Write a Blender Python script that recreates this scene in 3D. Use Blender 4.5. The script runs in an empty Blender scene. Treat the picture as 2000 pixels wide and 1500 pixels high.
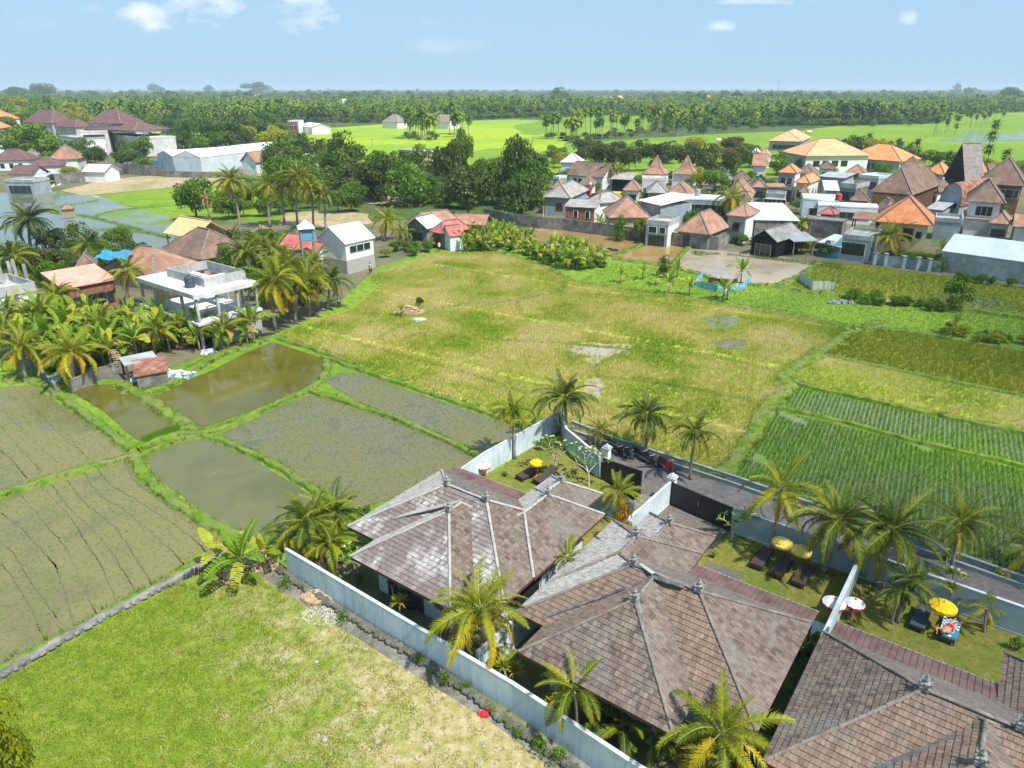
import bpy, math, random
import numpy as np
from mathutils import Vector, Matrix, Euler
random.seed(11)
rng = np.random.default_rng(11)
S = bpy.context.scene
C = S.collection
R = math.radians
PI = math.pi

# ------------------------------------------------------------------ camera
CAM_H = 25.0
PITCH = R(22.6)
FPX = 1387.0
cd = bpy.data.cameras.new('camera')
cam = bpy.data.objects.new('camera', cd)
C.objects.link(cam)
cam.location = (0, 0, CAM_H)
cam.rotation_euler = (R(90) - PITCH, 0, 0)
cd.sensor_width = 36
cd.lens = 36 * FPX / 2000
cd.clip_end = 40000
S.camera = cam

# ------------------------------------------------------------------ light
SUN_AZ = Vector((0.72, -0.69, 0)).normalized()
SUN_EL = R(58)
W = bpy.data.worlds.new('World')
S.world = W
W.use_nodes = True
nt = W.node_tree
nt.nodes.clear()
wo = nt.nodes.new('ShaderNodeOutputWorld')
bg = nt.nodes.new('ShaderNodeBackground')
sky = nt.nodes.new('ShaderNodeTexSky')
sky.sky_type = 'NISHITA'
sky.sun_disc = False
sky.sun_elevation = SUN_EL
sky.sun_rotation = math.atan2(SUN_AZ.x, SUN_AZ.y)
sky.altitude = 0
sky.air_density = 1.0
sky.dust_density = .8
sky.ozone_density = 1.5
bg.inputs['Strength'].default_value = 0.074


def wn(kind, **kw):
    n = nt.nodes.new(kind)
    for k, v in kw.items():
        setattr(n, k, v)
    return n


def px_dir(px, py):
    u = (px - 1000) / FPX
    v = (py - 750) / FPX
    return Vector((u, math.cos(PITCH) - v * math.sin(PITCH), -math.sin(PITCH) - v * math.cos(PITCH)))


def wmath(op, a, b=None):
    n = nt.nodes.new('ShaderNodeMath')
    n.operation = op
    for i, x in enumerate((a, b)):
        if x is None:
            continue
        if isinstance(x, (int, float)):
            n.inputs[i].default_value = x
        else:
            nt.links.new(x, n.inputs[i])
    return n.outputs[0]


geo = wn('ShaderNodeTexCoord')
noi = wn('ShaderNodeTexNoise')
noi.inputs['Scale'].default_value = 16
noi.inputs['Detail'].default_value = 9
noi.inputs['Roughness'].default_value = 0.6
stretch = wn('ShaderNodeMapping')
stretch.inputs['Scale'].default_value = (1, 1, 2.2)
nt.links.new(geo.outputs['Generated'], stretch.inputs['Vector'])
nt.links.new(stretch.outputs[0], noi.inputs['Vector'])
total = None
# puffs of cloud low over the horizon: direction, width, height, density
for (cx, cy, rw, rh, dens) in [(300, 34, 52, 24, 1.2), (385, 14, 75, 30, 1.1), (590, 12, 70, 26, 1.2), (572, 47, 52, 18, 1.2), (650, 34, 18, 9, .7),
                               (1490, 0, 95, 13, 1.3), (1405, 47, 30, 11, .7), (1776, 34, 14, 12, .5), (870, 86, 90, 16, .22), (80, 44, 40, 9, .22),
                               (175, 15, 22, 10, .2), (850, 42, 22, 7, .25), (-500, 20, 160, 40, 1), (2400, -60, 200, 60, 1), (1000, -300, 240, 70, 1)]:
    d = px_dir(cx, cy)
    d.normalize()
    side = Vector((d.y, -d.x, 0)).normalized()
    up = side.cross(d)
    dn = nt.nodes.new('ShaderNodeVectorMath'); dn.operation = 'DOT_PRODUCT'
    nt.links.new(geo.outputs['Generated'], dn.inputs[0]); dn.inputs[1].default_value = side * (FPX / rw)
    un = nt.nodes.new('ShaderNodeVectorMath'); un.operation = 'DOT_PRODUCT'
    nt.links.new(geo.outputs['Generated'], un.inputs[0]); un.inputs[1].default_value = up * (FPX / rh)
    fr = nt.nodes.new('ShaderNodeVectorMath'); fr.operation = 'DOT_PRODUCT'
    nt.links.new(geo.outputs['Generated'], fr.inputs[0]); fr.inputs[1].default_value = d
    r2 = wmath('ADD', wmath('POWER', dn.outputs['Value'], 2), wmath('POWER', un.outputs['Value'], 2))
    m = wmath('SUBTRACT', .72, wmath('MULTIPLY', r2, .95))
    m = wmath('MAXIMUM', m, -3.0)
    m = wmath('ADD', m, wmath('MULTIPLY', wmath('SUBTRACT', noi.outputs['Fac'], .5), 4.6))
    m = wmath('MULTIPLY', wmath('MINIMUM', wmath('MAXIMUM', wmath('MULTIPLY', m, .75), 0.0), 1.0), min(1.0, dens) * .8)
    m = wmath('MULTIPLY', m, wmath('GREATER_THAN', fr.outputs['Value'], 0))
    total = m if total is None else wmath('MAXIMUM', total, m)
mixc = wn('ShaderNodeMix', data_type='RGBA')
nt.links.new(total, mixc.inputs['Factor'])
hz = wn('ShaderNodeMix', data_type='RGBA')
hz.inputs['Factor'].default_value = .78
nt.links.new(sky.outputs[0], hz.inputs['A'])
hz.inputs['B'].default_value = (4.2, 6.9, 9.6, 1)
nt.links.new(hz.outputs['Result'], mixc.inputs['A'])
mixc.inputs['B'].default_value = (11, 11.4, 11.8, 1)
nt.links.new(mixc.outputs['Result'], bg.inputs['Color'])
nt.links.new(bg.outputs[0], wo.inputs['Surface'])

sl = bpy.data.lights.new('sun', 'SUN')
sl.energy = 5.0
sl.angle = R(0.53)
sl.color = (1, .965, .89)
sun = bpy.data.objects.new('sun', sl)
C.objects.link(sun)
sd = Vector((SUN_AZ.x * math.cos(SUN_EL), SUN_AZ.y * math.cos(SUN_EL), math.sin(SUN_EL)))
sun.rotation_euler = sd.to_track_quat('Z', 'Y').to_euler()
S.view_settings.view_transform = 'Standard'
S.view_settings.look = 'None'
S.view_settings.exposure = 0.5
S.view_settings.gamma = 1
S.view_settings.use_curve_mapping = False
S.cycles.use_denoising = True
S.cycles.max_bounces = 6
S.cycles.diffuse_bounces = 3
S.cycles.glossy_bounces = 3
S.cycles.transmission_bounces = 3
S.cycles.volume_bounces = 0
S.cycles.transparent_max_bounces = 32
S.cycles.sample_clamp_indirect = 4


# ------------------------------------------------------------------ helpers
def at(px, py, z=0.0):
    """world point at height z seen at photo pixel px, py (of 2000x1500)"""
    d = px_dir(px, py)
    t = (z - CAM_H) / d.z
    return Vector((d.x * t, d.y * t, z))


def at_y(px, py, y):
    d = px_dir(px, py)
    t = y / d.y
    return Vector((d.x * t, y, CAM_H + d.z * t))


def poly_at(pts, z=0.0):
    return [at(a, b, z) for a, b in pts]


LT = R(-36.4)
LC, LS = math.cos(LT), math.sin(LT)


def lot(u, w, z=0.0):
    """point of the villa plots: u along the front wall, w away from it"""
    return Vector((u * LC - w * LS, u * LS + w * LC, z))


class MB:
    def __init__(s):
        s.v = []; s.f = []; s.m = []; s.r = []

    def add(s, vs, fs, mi=0, rnd=None):
        o = len(s.v)
        s.v.extend([tuple(p) for p in vs])
        r = random.random() if rnd is None else rnd
        for f in fs:
            s.f.append(tuple(i + o for i in f)); s.m.append(mi); s.r.append(r)

    def poly(s, pts, mi=0, rnd=None):
        s.add(pts, [tuple(range(len(pts)))], mi, rnd)

    def hexa(s, b, t, mi=0, rnd=None):
        s.add(list(b) + list(t), [(3, 2, 1, 0), (4, 5, 6, 7), (0, 1, 5, 4), (1, 2, 6, 5), (2, 3, 7, 6), (3, 0, 4, 7)], mi, rnd)

    def box(s, c, d, rz=0, mi=0, rnd=None):
        """c = centre of the base, d = size"""
        x, y, z = c; a, b, h = d[0] / 2, d[1] / 2, d[2]
        cs, sn = math.cos(rz), math.sin(rz)
        q = [(x + i * a * cs - j * b * sn, y + i * a * sn + j * b * cs) for i, j in ((-1, -1), (1, -1), (1, 1), (-1, 1))]
        s.hexa([(p[0], p[1], z) for p in q], [(p[0], p[1], z + h) for p in q], mi, rnd)

    def prism(s, pts, z0, z1, mi=0, rnd=None):
        n = len(pts)
        b = [(p[0], p[1], z0) for p in pts]; t = [(p[0], p[1], z1) for p in pts]
        s.add(b + t, [tuple(range(n - 1, -1, -1)), tuple(range(n, 2 * n))] + [(i, (i + 1) % n, n + (i + 1) % n, n + i) for i in range(n)], mi, rnd)

    def beam(s, p, q, w, h, mi=0, rnd=None, up=Vector((0, 0, 1))):
        p = Vector(p); q = Vector(q); d = (q - p)
        if d.length < 1e-6:
            return
        d.normalize()
        sd_ = d.cross(up)
        if sd_.length < 1e-4:
            sd_ = Vector((1, 0, 0))
        sd_.normalize(); u2 = sd_.cross(d)
        o = [(-1, -1), (1, -1), (1, 1), (-1, 1)]
        s.hexa([p + sd_ * (i * w / 2) + u2 * (j * h / 2) for i, j in o], [q + sd_ * (i * w / 2) + u2 * (j * h / 2) for i, j in o], mi, rnd)

    def tube(s, pts, rad, n=8, mi=0, rnd=None, cap=True):
        pts = [Vector(p) for p in pts]
        if isinstance(rad, (int, float)):
            rad = [rad] * len(pts)
        vs = []; fs = []
        for i, p in enumerate(pts):
            d = (pts[min(i + 1, len(pts) - 1)] - pts[max(i - 1, 0)]).normalized()
            a = d.cross(Vector((0, 1, 0)) if abs(d.y) < .9 else Vector((1, 0, 0))).normalized()
            b = d.cross(a)
            for k in range(n):
                t = 2 * PI * k / n
                vs.append(p + a * (math.cos(t) * rad[i]) + b * (math.sin(t) * rad[i]))
        for i in range(len(pts) - 1):
            for k in range(n):
                k2 = (k + 1) % n
                fs.append((i * n + k, i * n + k2, (i + 1) * n + k2, (i + 1) * n + k))
        if cap:
            fs.append(tuple(range(n - 1, -1, -1)))
            fs.append(tuple(range((len(pts) - 1) * n, len(pts) * n)))
        s.add(vs, fs, mi, rnd)

    def lathe(s, c, prof, n=12, mi=0, rnd=None):
        x, y, z = c
        s.tube([(x, y, z + h) for r, h in prof], [max(r, .001) for r, h in prof], n, mi, rnd)

    def build(s, name, mats, parent=None, smooth=False, link=True):
        me = bpy.data.meshes.new(name)
        me.from_pydata(s.v, [], s.f)
        if not isinstance(mats, (list, tuple)):
            mats = [mats]
        for m in mats:
            me.materials.append(m)
        if len(mats) > 1:
            me.polygons.foreach_set('material_index', s.m)
        at_ = me.attributes.new('rnd', 'FLOAT', 'FACE')
        at_.data.foreach_set('value', s.r)
        if smooth:
            me.polygons.foreach_set('use_smooth', [True] * len(s.f))
        o = bpy.data.objects.new(name, me)
        if link:
            C.objects.link(o)
        if parent is not None:
            o.parent = parent
        return o


def tag(o, label, cat, group=None):
    o['label'] = label; o['category'] = cat
    if group:
        o['group'] = group
    return o


def thing(name, label, cat, loc=(0, 0, 0), rz=0.0, group=None):
    o = bpy.data.objects.new(name, None)
    o.empty_display_size = .2
    C.objects.link(o)
    o.location = loc; o.rotation_euler = (0, 0, rz)
    return tag(o, label, cat, group)


def struct(o):
    o['kind'] = 'structure'
    return o


def stuff(o, label=None, cat=None):
    o['kind'] = 'stuff'
    if label:
        o['label'] = label; o['category'] = cat
    return o


def inst(mesh, name, parent=None, loc=(0, 0, 0), rot=(0, 0, 0), sc=1.0, mats=None, coll=None):
    o = bpy.data.objects.new(name, mesh)
    (coll or C).objects.link(o)
    o.parent = parent
    o.location = loc; o.rotation_euler = rot
    o.scale = (sc, sc, sc) if isinstance(sc, (int, float)) else sc
    if mats:
        for i, m in enumerate(mats):
            o.material_slots[i].link = 'OBJECT'
            o.material_slots[i].material = m
    return o


def in_poly(P, poly):
    x = P[:, 0]; y = P[:, 1]
    ins = np.zeros(len(P), bool)
    n = len(poly); j = n - 1
    for i in range(n):
        xi, yi = poly[i][0], poly[i][1]; xj, yj = poly[j][0], poly[j][1]
        c = ((yi > y) != (yj > y)) & (x < (xj - xi) * (y - yi) / ((yj - yi) if abs(yj - yi) > 1e-9 else 1e-9) + xi)
        ins ^= c
        j = i
    return ins


def fill(poly, step, jit=.5):
    """jittered grid of points inside a ground polygon"""
    xs = [p[0] for p in poly]; ys = [p[1] for p in poly]
    gx, gy = np.meshgrid(np.arange(min(xs), max(xs), step), np.arange(min(ys), max(ys), step))
    P = np.stack([gx.ravel(), gy.ravel()], 1)
    P += rng.uniform(-jit, jit, P.shape) * step
    return P[in_poly(P, poly)]


# ------------------------------------------------------------------ materials
def base_mat(name):
    m = bpy.data.materials.new(name)
    m.use_nodes = True
    t = m.node_tree
    t.nodes.clear()
    out = t.nodes.new('ShaderNodeOutputMaterial')
    return m, t, out


def rampnode(t, cols, lo=.3, hi=.7):
    r = t.nodes.new('ShaderNodeValToRGB')
    el = r.color_ramp.elements
    n = len(cols)
    while len(el) < n:
        el.new(.5)
    for i, c in enumerate(cols):
        el[i].position = lo + (hi - lo) * i / max(1, n - 1)
        el[i].color = (*c, 1)
    return r


def tnoise(t, scale, detail=4, rough=.55, vec=None, dist=0):
    n = t.nodes.new('ShaderNodeTexNoise')
    n.inputs['Scale'].default_value = scale
    n.inputs['Detail'].default_value = detail
    n.inputs['Roughness'].default_value = rough
    n.inputs['Distortion'].default_value = dist
    if vec:
        t.links.new(vec, n.inputs['Vector'])
    return n


def mixn(t, fac, a, b, blend='MIX'):
    n = t.nodes.new('ShaderNodeMix')
    n.data_type = 'RGBA'; n.blend_type = blend
    for sock, x in (('Factor', fac), ('A', a), ('B', b)):
        if isinstance(x, (int, float)):
            n.inputs[sock].default_value = x
        elif isinstance(x, (tuple, list)):
            n.inputs[sock].default_value = (*x, 1)
        else:
            t.links.new(x, n.inputs[sock])
    return n.outputs['Result']


def tmath(t, op, a, b=None, c=None, clamp=False):
    n = t.nodes.new('ShaderNodeMath')
    n.operation = op; n.use_clamp = clamp
    for i, x in enumerate((a, b, c)):
        if x is None:
            continue
        if isinstance(x, (int, float)):
            n.inputs[i].default_value = x
        else:
            t.links.new(x, n.inputs[i])
    return n.outputs[0]


def surf(name, cols, scale=1.0, rough=.8, big=None, bigcol=None, bigfac=.5, bump=.2, bscale=None, rnd=None, spec=.3, metal=0.0,
         lo=.3, hi=.7, streak=None, detail=5, biglo=.45, bighi=.62, tilt=None):
    """solid surface: fine colour noise + large patches of another colour + optional per-piece colours + vertical streaks"""
    m, t, out = base_mat(name)
    g = t.nodes.new('ShaderNodeNewGeometry')
    pos = g.outputs['Position']
    n = tnoise(t, scale, detail, .6, pos)
    r = rampnode(t, cols, lo, hi)
    t.links.new(n.outputs['Fac'], r.inputs['Fac'])
    col = r.outputs['Color']
    if rnd:
        a = t.nodes.new('ShaderNodeAttribute'); a.attribute_name = 'rnd'
        r2 = rampnode(t, rnd, 0, 1)
        t.links.new(a.outputs['Fac'], r2.inputs['Fac'])
        col = mixn(t, .62, col, r2.outputs['Color'])
    if big:
        n2 = tnoise(t, big, 5, .62, pos, .4)
        r3 = rampnode(t, [(0, 0, 0), (1, 1, 1)], biglo, bighi)
        t.links.new(n2.outputs['Fac'], r3.inputs['Fac'])
        f = tmath(t, 'MULTIPLY', r3.outputs['Color'], bigfac)
        col = mixn(t, f, col, bigcol)
    if streak:
        mp = t.nodes.new('ShaderNodeMapping')
        mp.inputs['Scale'].default_value = (2.5, 2.5, .22)
        t.links.new(pos, mp.inputs['Vector'])
        n4 = tnoise(t, 1.6, 6, .7, mp.outputs[0])
        r4 = rampnode(t, [(0, 0, 0), (1, 1, 1)], .5, .75)
        t.links.new(n4.outputs['Fac'], r4.inputs['Fac'])
        col = mixn(t, tmath(t, 'MULTIPLY', r4.outputs['Color'], streak[1]), col, streak[0])
    b = t.nodes.new('ShaderNodeBsdfPrincipled')
    t.links.new(col, b.inputs['Base Color'])
    b.inputs['Roughness'].default_value = rough
    b.inputs['Metallic'].default_value = metal
    b.inputs['Specular IOR Level'].default_value = spec
    if bump:
        nb = tnoise(t, bscale or scale * 4, 4, .6, pos)
        bp = t.nodes.new('ShaderNodeBump')
        bp.inputs['Strength'].default_value = bump
        bp.inputs['Distance'].default_value = .05
        t.links.new(nb.outputs['Fac'], bp.inputs['Height'])
        t.links.new(bp.outputs[0], b.inputs['Normal'])
    t.links.new(b.outputs[0], out.inputs['Surface'])
    return m


def leafy(name, cols, trans=.35, rough=.5, nscale=.8, nw=.3, spec=.3):
    """foliage: colour varies from plant to plant and leaf to leaf, light shines through"""
    m, t, out = base_mat(name)
    oi = t.nodes.new('ShaderNodeObjectInfo')
    a = t.nodes.new('ShaderNodeAttribute'); a.attribute_name = 'rnd'
    g = t.nodes.new('ShaderNodeNewGeometry')
    n = tnoise(t, nscale, 5 if nw > .4 else 2, .62, g.outputs['Position'], .5)
    nf = n.outputs['Fac']
    if nw > .4:
        nf = tmath(t, 'ADD', tmath(t, 'MULTIPLY', tmath(t, 'SUBTRACT', nf, .5), 2.4), .5, clamp=True)
    w_ = (1 - nw) / 2
    f = tmath(t, 'ADD', tmath(t, 'MULTIPLY', oi.outputs['Random'], w_), tmath(t, 'MULTIPLY', a.outputs['Fac'], w_))
    f = tmath(t, 'ADD', f, tmath(t, 'MULTIPLY', nf, nw))
    r = rampnode(t, cols, .15, .85)
    t.links.new(f, r.inputs['Fac'])
    b = t.nodes.new('ShaderNodeBsdfPrincipled')
    t.links.new(r.outputs['Color'], b.inputs['Base Color'])
    b.inputs['Roughness'].default_value = rough
    b.inputs['Specular IOR Level'].default_value = spec
    tr = t.nodes.new('ShaderNodeBsdfTranslucent')
    t.links.new(r.outputs['Color'], tr.inputs['Color'])
    mx = t.nodes.new('ShaderNodeMixShader')
    mx.inputs[0].default_value = trans
    t.links.new(b.outputs[0], mx.inputs[1]); t.links.new(tr.outputs[0], mx.inputs[2])
    t.links.new(mx.outputs[0], out.inputs['Surface'])
    return m


def plain(name, col, rough=.6, spec=.4, metal=0, var=.12, scale=3):
    d = tuple(c * (1 - var) for c in col); e = tuple(min(1, c * (1 + var)) for c in col)
    return surf(name, [d, e], scale, rough, bump=.06, spec=spec, metal=metal)


def wet(name, cols, scale, mudlo=.5, mudhi=.6, mud=(.2, .15, .08), bigs=.12, wrough=.06, murk=None):
    """flooded field: shallow water over earth with mud or algae showing in patches"""
    m, t, out = base_mat(name)
    g = t.nodes.new('ShaderNodeNewGeometry')
    pos = g.outputs['Position']
    n = tnoise(t, scale, 6, .6, pos, .6)
    r = rampnode(t, cols, .3, .7)
    t.links.new(n.outputs['Fac'], r.inputs['Fac'])
    n2 = tnoise(t, bigs, 6, .65, pos, .5)
    r2 = rampnode(t, [(0, 0, 0), (1, 1, 1)], mudlo, mudhi)
    t.links.new(n2.outputs['Fac'], r2.inputs['Fac'])
    n3 = tnoise(t, 9, 4, .7, pos)
    mudc = mixn(t, n3.outputs['Fac'], tuple(c * .75 for c in mud), tuple(c * 1.25 for c in mud))
    col = mixn(t, r2.outputs['Color'], r.outputs['Color'], mudc)
    b = t.nodes.new('ShaderNodeBsdfPrincipled')
    t.links.new(col, b.inputs['Base Color'])
    rr = tmath(t, 'ADD', tmath(t, 'MULTIPLY', r2.outputs['Color'], .6), wrough)
    t.links.new(rr, b.inputs['Roughness'])
    b.inputs['IOR'].default_value = 1.33
    nb = tnoise(t, 5, 3, .6, pos)
    bp = t.nodes.new('ShaderNodeBump')
    bp.inputs['Strength'].default_value = .12
    bp.inputs['Distance'].default_value = .02
    t.links.new(nb.outputs['Fac'], bp.inputs['Height'])
    t.links.new(bp.outputs[0], b.inputs['Normal'])
    t.links.new(b.outputs[0], out.inputs['Surface'])
    return m


M = {}
M['grass'] = surf('meadow_grass', [(.075, .14, .008), (.15, .25, .014), (.24, .30, .03)], 1.3, .9, big=.05, bigcol=(.06, .13, .008), bigfac=.6, bump=.5, bscale=14)
M['lot'] = surf('lot_grass', [(.12, .22, .008), (.20, .31, .012), (.27, .32, .035)], 1.1, .95, big=.16, bigcol=(.10, .22, .006), bigfac=.7, bump=.6, bscale=12)
M['dry'] = surf('dry_lot_earth', [(.22, .17, .055), (.36, .28, .12), (.42, .36, .24)], 1.0, .95, big=.45, bigcol=(.19, .25, .03), bigfac=.85, bump=.6, bscale=12, biglo=.44, bighi=.56)
M['golden'] = surf('ripe_rice', [(0.307, 0.316, 0.042), (0.428, 0.403, 0.084), (0.521, 0.459, 0.158)], 1.6, .95, big=.05, bigcol=(0.242, 0.345, 0.021), bigfac=.85, bump=.8, bscale=10, biglo=.42, bighi=.6)
M['olive'] = surf('half_ripe_rice', [(.14, .17, .012), (.22, .23, .02), (.30, .27, .05)], 1.4, .95, big=.06, bigcol=(.12, .18, .008), bigfac=.6, bump=.8, bscale=10)
M['green'] = surf('green_rice', [(.08, .16, .006), (.13, .23, .01), (.21, .29, .02)], .6, .95, big=.03, bigcol=(.19, .31, .01), bigfac=.6, bump=.5, bscale=6)
M['lime'] = surf('lime_rice', [(.17, .28, .008), (.28, .37, .010), (.36, .42, .02)], .25, .95, big=.012, bigcol=(.15, .28, .008), bigfac=.8, bump=.3, bscale=4)
M['bright'] = surf('bright_green_rice', [(0.077, 0.17, 0.006), (0.132, 0.23, 0.008), (0.198, 0.28, 0.01)], .2, .95, big=.012, bigcol=(0.209, 0.28, 0.01), bigfac=.75, bump=.3, bscale=4)
M['mud'] = wet('seeded_mud', [(0.111, 0.105, 0.045), (0.154, 0.139, 0.065), (0.128, 0.142, 0.03)], .5, .40, .5, (0.171, 0.159, 0.065), .10)
M['mud2'] = wet('grey_mud', [(0.0936, 0.0921, 0.05), (0.146, 0.13, 0.08), (0.12, 0.122, 0.04)], .6, .45, .58, (0.141, 0.134, 0.06), .14)
M['pond'] = wet('pond_water', [(0.075, 0.0675, 0.0096), (0.105, 0.0975, 0.016), (0.128, 0.112, 0.024)], .22, .60, .78, (0.12, 0.12, 0.024), .10)
M['pond2'] = wet('shallow_pond_water', [(0.0975, 0.101, 0.04), (0.128, 0.125, 0.056), (0.112, 0.125, 0.032)], .22, .55, .7, (0.15, 0.156, 0.056), .10)
M['brown'] = wet('brown_flood_water', [(.22, .14, .045), (.28, .18, .06), (.25, .17, .07)], .3, .5, .7, (.31, .21, .08), .1)
M['tan'] = wet('tan_mud', [(.24, .20, .15), (.32, .27, .20), (.36, .31, .23)], .35, .46, .62, (.36, .285, .185), .05, .1, .05)
M['flood'] = wet('mirror_water', [(.10, .12, .10), (.13, .15, .09), (.12, .15, .10)], .1, .58, .66, (.14, .18, .06), .05, .03)
M['rows'] = wet('young_rice_water', [(0.135, 0.158, 0.075), (0.171, 0.189, 0.09), (0.126, 0.189, 0.045)], .5, .48, .6, (0.126, 0.21, 0.03), .1, .1)
M['earth'] = surf('bare_earth', [(.26, .18, .10), (.38, .28, .17), (.45, .35, .24)], .8, .95, big=.1, bigcol=(.14, .2, .03), bigfac=.6, bump=.5)
M['yard'] = surf('village_yard', [(.10, .09, .055), (.17, .14, .09), (.09, .12, .03)], .6, .95, big=.1, bigcol=(.06, .10, .015), bigfac=.8, bump=.4)
M['scrub'] = surf('undergrowth', [(.025, .055, .008), (.05, .1, .012), (.09, .13, .02)], .5, .95, big=.05, bigcol=(.12, .10, .05), bigfac=.4, bump=.6, bscale=3)
M['lawn'] = surf('garden_lawn', [(0.117, 0.133, 0.0133), (0.189, 0.176, 0.0333), (0.261, 0.206, 0.0712)], 1.8, .9, big=.3, bigcol=(0.09, 0.146, 0.0095), bigfac=.7, bump=.4, bscale=20)
M['lane'] = surf('lane_paving', [(0.0936, 0.0828, 0.0803), (0.137, 0.122, 0.113), (0.166, 0.151, 0.139)], 3, .85, big=.6, bigcol=(0.0648, 0.0612, 0.0584), bigfac=.5, bump=.3)
M['paver'] = surf('paver', [(.15, .125, .10), (.22, .19, .155)], 4, .85, rnd=[(.13, .11, .09), (.2, .17, .14), (.27, .23, .19)], bump=.2)
M['concrete'] = surf('concrete', [(.30, .30, .29), (.42, .42, .40), (.52, .52, .50)], .9, .85, big=.3, bigcol=(.24, .25, .25), bigfac=.6, bump=.2, streak=((.16, .16, .16), .5))
M['concrete_pale'] = surf('pale_concrete', [(.48, .47, .45), (.60, .59, .57), (.68, .67, .64)], .7, .85, big=.3, bigcol=(.40, .40, .39), bigfac=.5, bump=.15, streak=((.30, .30, .29), .4))
M['old_wall'] = surf('old_grey_wall', [(.13, .12, .11), (.22, .21, .19), (.30, .29, .26)], 1.2, .95, big=.5, bigcol=(.09, .09, .08), bigfac=.7, bump=.5, streak=((.07, .07, .065), .6))
M['block'] = surf('breeze_block', [(.30, .29, .28), (.40, .38, .36)], 2, .95, rnd=[(.26, .25, .24), (.38, .37, .35), (.45, .43, .40)], bump=.2)
M['bluewall'] = surf('pale_blue_wall_paint', [(.46, .56, .60), (.55, .64, .67), (.62, .69, .71)], .8, .8, big=.35, bigcol=(.42, .50, .52), bigfac=.8, bump=.06, streak=((.22, .26, .26), .6))
M['gardenwall'] = surf('grey_blue_wall_paint', [(0.3, 0.396, 0.421), (0.35, 0.444, 0.468), (0.388, 0.48, 0.503)], .8, .8, big=.35, bigcol=(0.275, 0.348, 0.363), bigfac=.5, bump=.06, streak=((0.237, 0.3, 0.304), .35))
M['coping'] = surf('weathered_coping', [(.40, .43, .44), (.56, .59, .60)], 1.5, .85, big=.6, bigcol=(.26, .28, .28), bigfac=.6, bump=.1)
M['white'] = surf('white_wall_paint', [(.62, .63, .62), (.74, .74, .72), (.80, .79, .77)], .7, .8, big=.3, bigcol=(.55, .55, .53), bigfac=.5, bump=.06, streak=((.38, .38, .36), .45))
M['greywall'] = surf('blue_grey_wall_paint', [(.22, .27, .30), (.30, .35, .38), (.36, .41, .43)], .9, .85, big=.4, bigcol=(.20, .23, .25), bigfac=.6, bump=.1, streak=((.14, .16, .18), .5))
M['creamwall'] = surf('cream_wall_paint', [(.62, .52, .26), (.72, .62, .34)], .8, .85, bump=.06, streak=((.4, .35, .2), .4))
M['pinkwall'] = surf('tan_wall_render', [(.38, .28, .22), (.48, .36, .28)], .8, .85, bump=.1, streak=((.25, .2, .16), .4))
M['brick'] = surf('brick_wall', [(.16, .07, .045), (.24, .11, .07), (.30, .16, .11)], 2.5, .9, bump=.3, streak=((.10, .06, .05), .4))
M['tile'] = surf('clay_tile', [(0.0952, 0.0722, 0.0593), (0.152, 0.113, 0.0907), (0.204, 0.157, 0.127)], 1.4, .8, big=.45, bigcol=(0.19, 0.176, 0.152), bigfac=.6,
                 rnd=[(0.0571, 0.047, 0.0423), (0.114, 0.0848, 0.0677), (0.165, 0.119, 0.0958), (0.204, 0.15, 0.118), (0.242, 0.194, 0.158)], bump=.25, bscale=18, biglo=.5, bighi=.62, streak=((0.0496, 0.0408, 0.0353), .62))
M['tile_pale'] = surf('sky_sheen_tile', [(0.32, 0.298, 0.272), (0.4, 0.38, 0.349), (0.464, 0.442, 0.412)], 2.2, .8, big=.5, bigcol=(0.288, 0.256, 0.243), bigfac=.5,
                      rnd=[(0.24, 0.209, 0.191), (0.336, 0.302, 0.276), (0.416, 0.387, 0.353), (0.48, 0.457, 0.422)], bump=.25, bscale=18, biglo=.5, bighi=.66, streak=((0.0558, 0.0469, 0.0428), .62))  # paled tile for the left slopes, sky sheen put into the colour
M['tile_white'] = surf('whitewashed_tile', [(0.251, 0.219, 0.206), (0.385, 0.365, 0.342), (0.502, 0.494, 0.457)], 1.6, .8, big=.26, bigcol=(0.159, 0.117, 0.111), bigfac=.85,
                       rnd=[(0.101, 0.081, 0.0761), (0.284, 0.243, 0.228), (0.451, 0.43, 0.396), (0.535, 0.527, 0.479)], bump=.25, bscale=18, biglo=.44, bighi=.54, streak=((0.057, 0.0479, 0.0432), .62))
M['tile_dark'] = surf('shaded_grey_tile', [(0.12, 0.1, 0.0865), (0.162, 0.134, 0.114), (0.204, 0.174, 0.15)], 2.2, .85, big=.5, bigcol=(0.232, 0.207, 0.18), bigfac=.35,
                      rnd=[(0.0842, 0.0733, 0.0629), (0.14, 0.117, 0.102), (0.197, 0.16, 0.139)], bump=.25, bscale=18, streak=((0.0496, 0.0408, 0.0353), .62))  # darker tile copy, shade of the back slopes put into the colour
M['tile_rust'] = surf('rust_pink_tile', [(0.165, 0.11, 0.079), (0.222, 0.15, 0.108), (0.254, 0.188, 0.147)], 2.2, .8, big=.6, bigcol=(0.171, 0.138, 0.113), bigfac=.55,
                      rnd=[(0.0952, 0.069, 0.0508), (0.204, 0.138, 0.102), (0.267, 0.188, 0.141)], bump=.25, bscale=18, streak=((0.0496, 0.0408, 0.0353), .62))
M['ridge'] = surf('mortared_ridge', [(0.136, 0.113, 0.0925), (0.208, 0.176, 0.148), (0.288, 0.25, 0.215)], 2.5, .9, big=.8, bigcol=(0.112, 0.101, 0.0888), bigfac=.6, bump=.4)
M['ridge_pale'] = surf('pale_mortared_ridge', [(0.306, 0.286, 0.256), (0.425, 0.403, 0.368)], 2.5, .9, big=.8, bigcol=(0.255, 0.235, 0.208), bigfac=.5, bump=.4)
M['bitumen'] = surf('grey_patching_strip', [(.035, .035, .04), (.10, .10, .11), (.24, .24, .25)], 2, .7, bump=.2)
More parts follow.
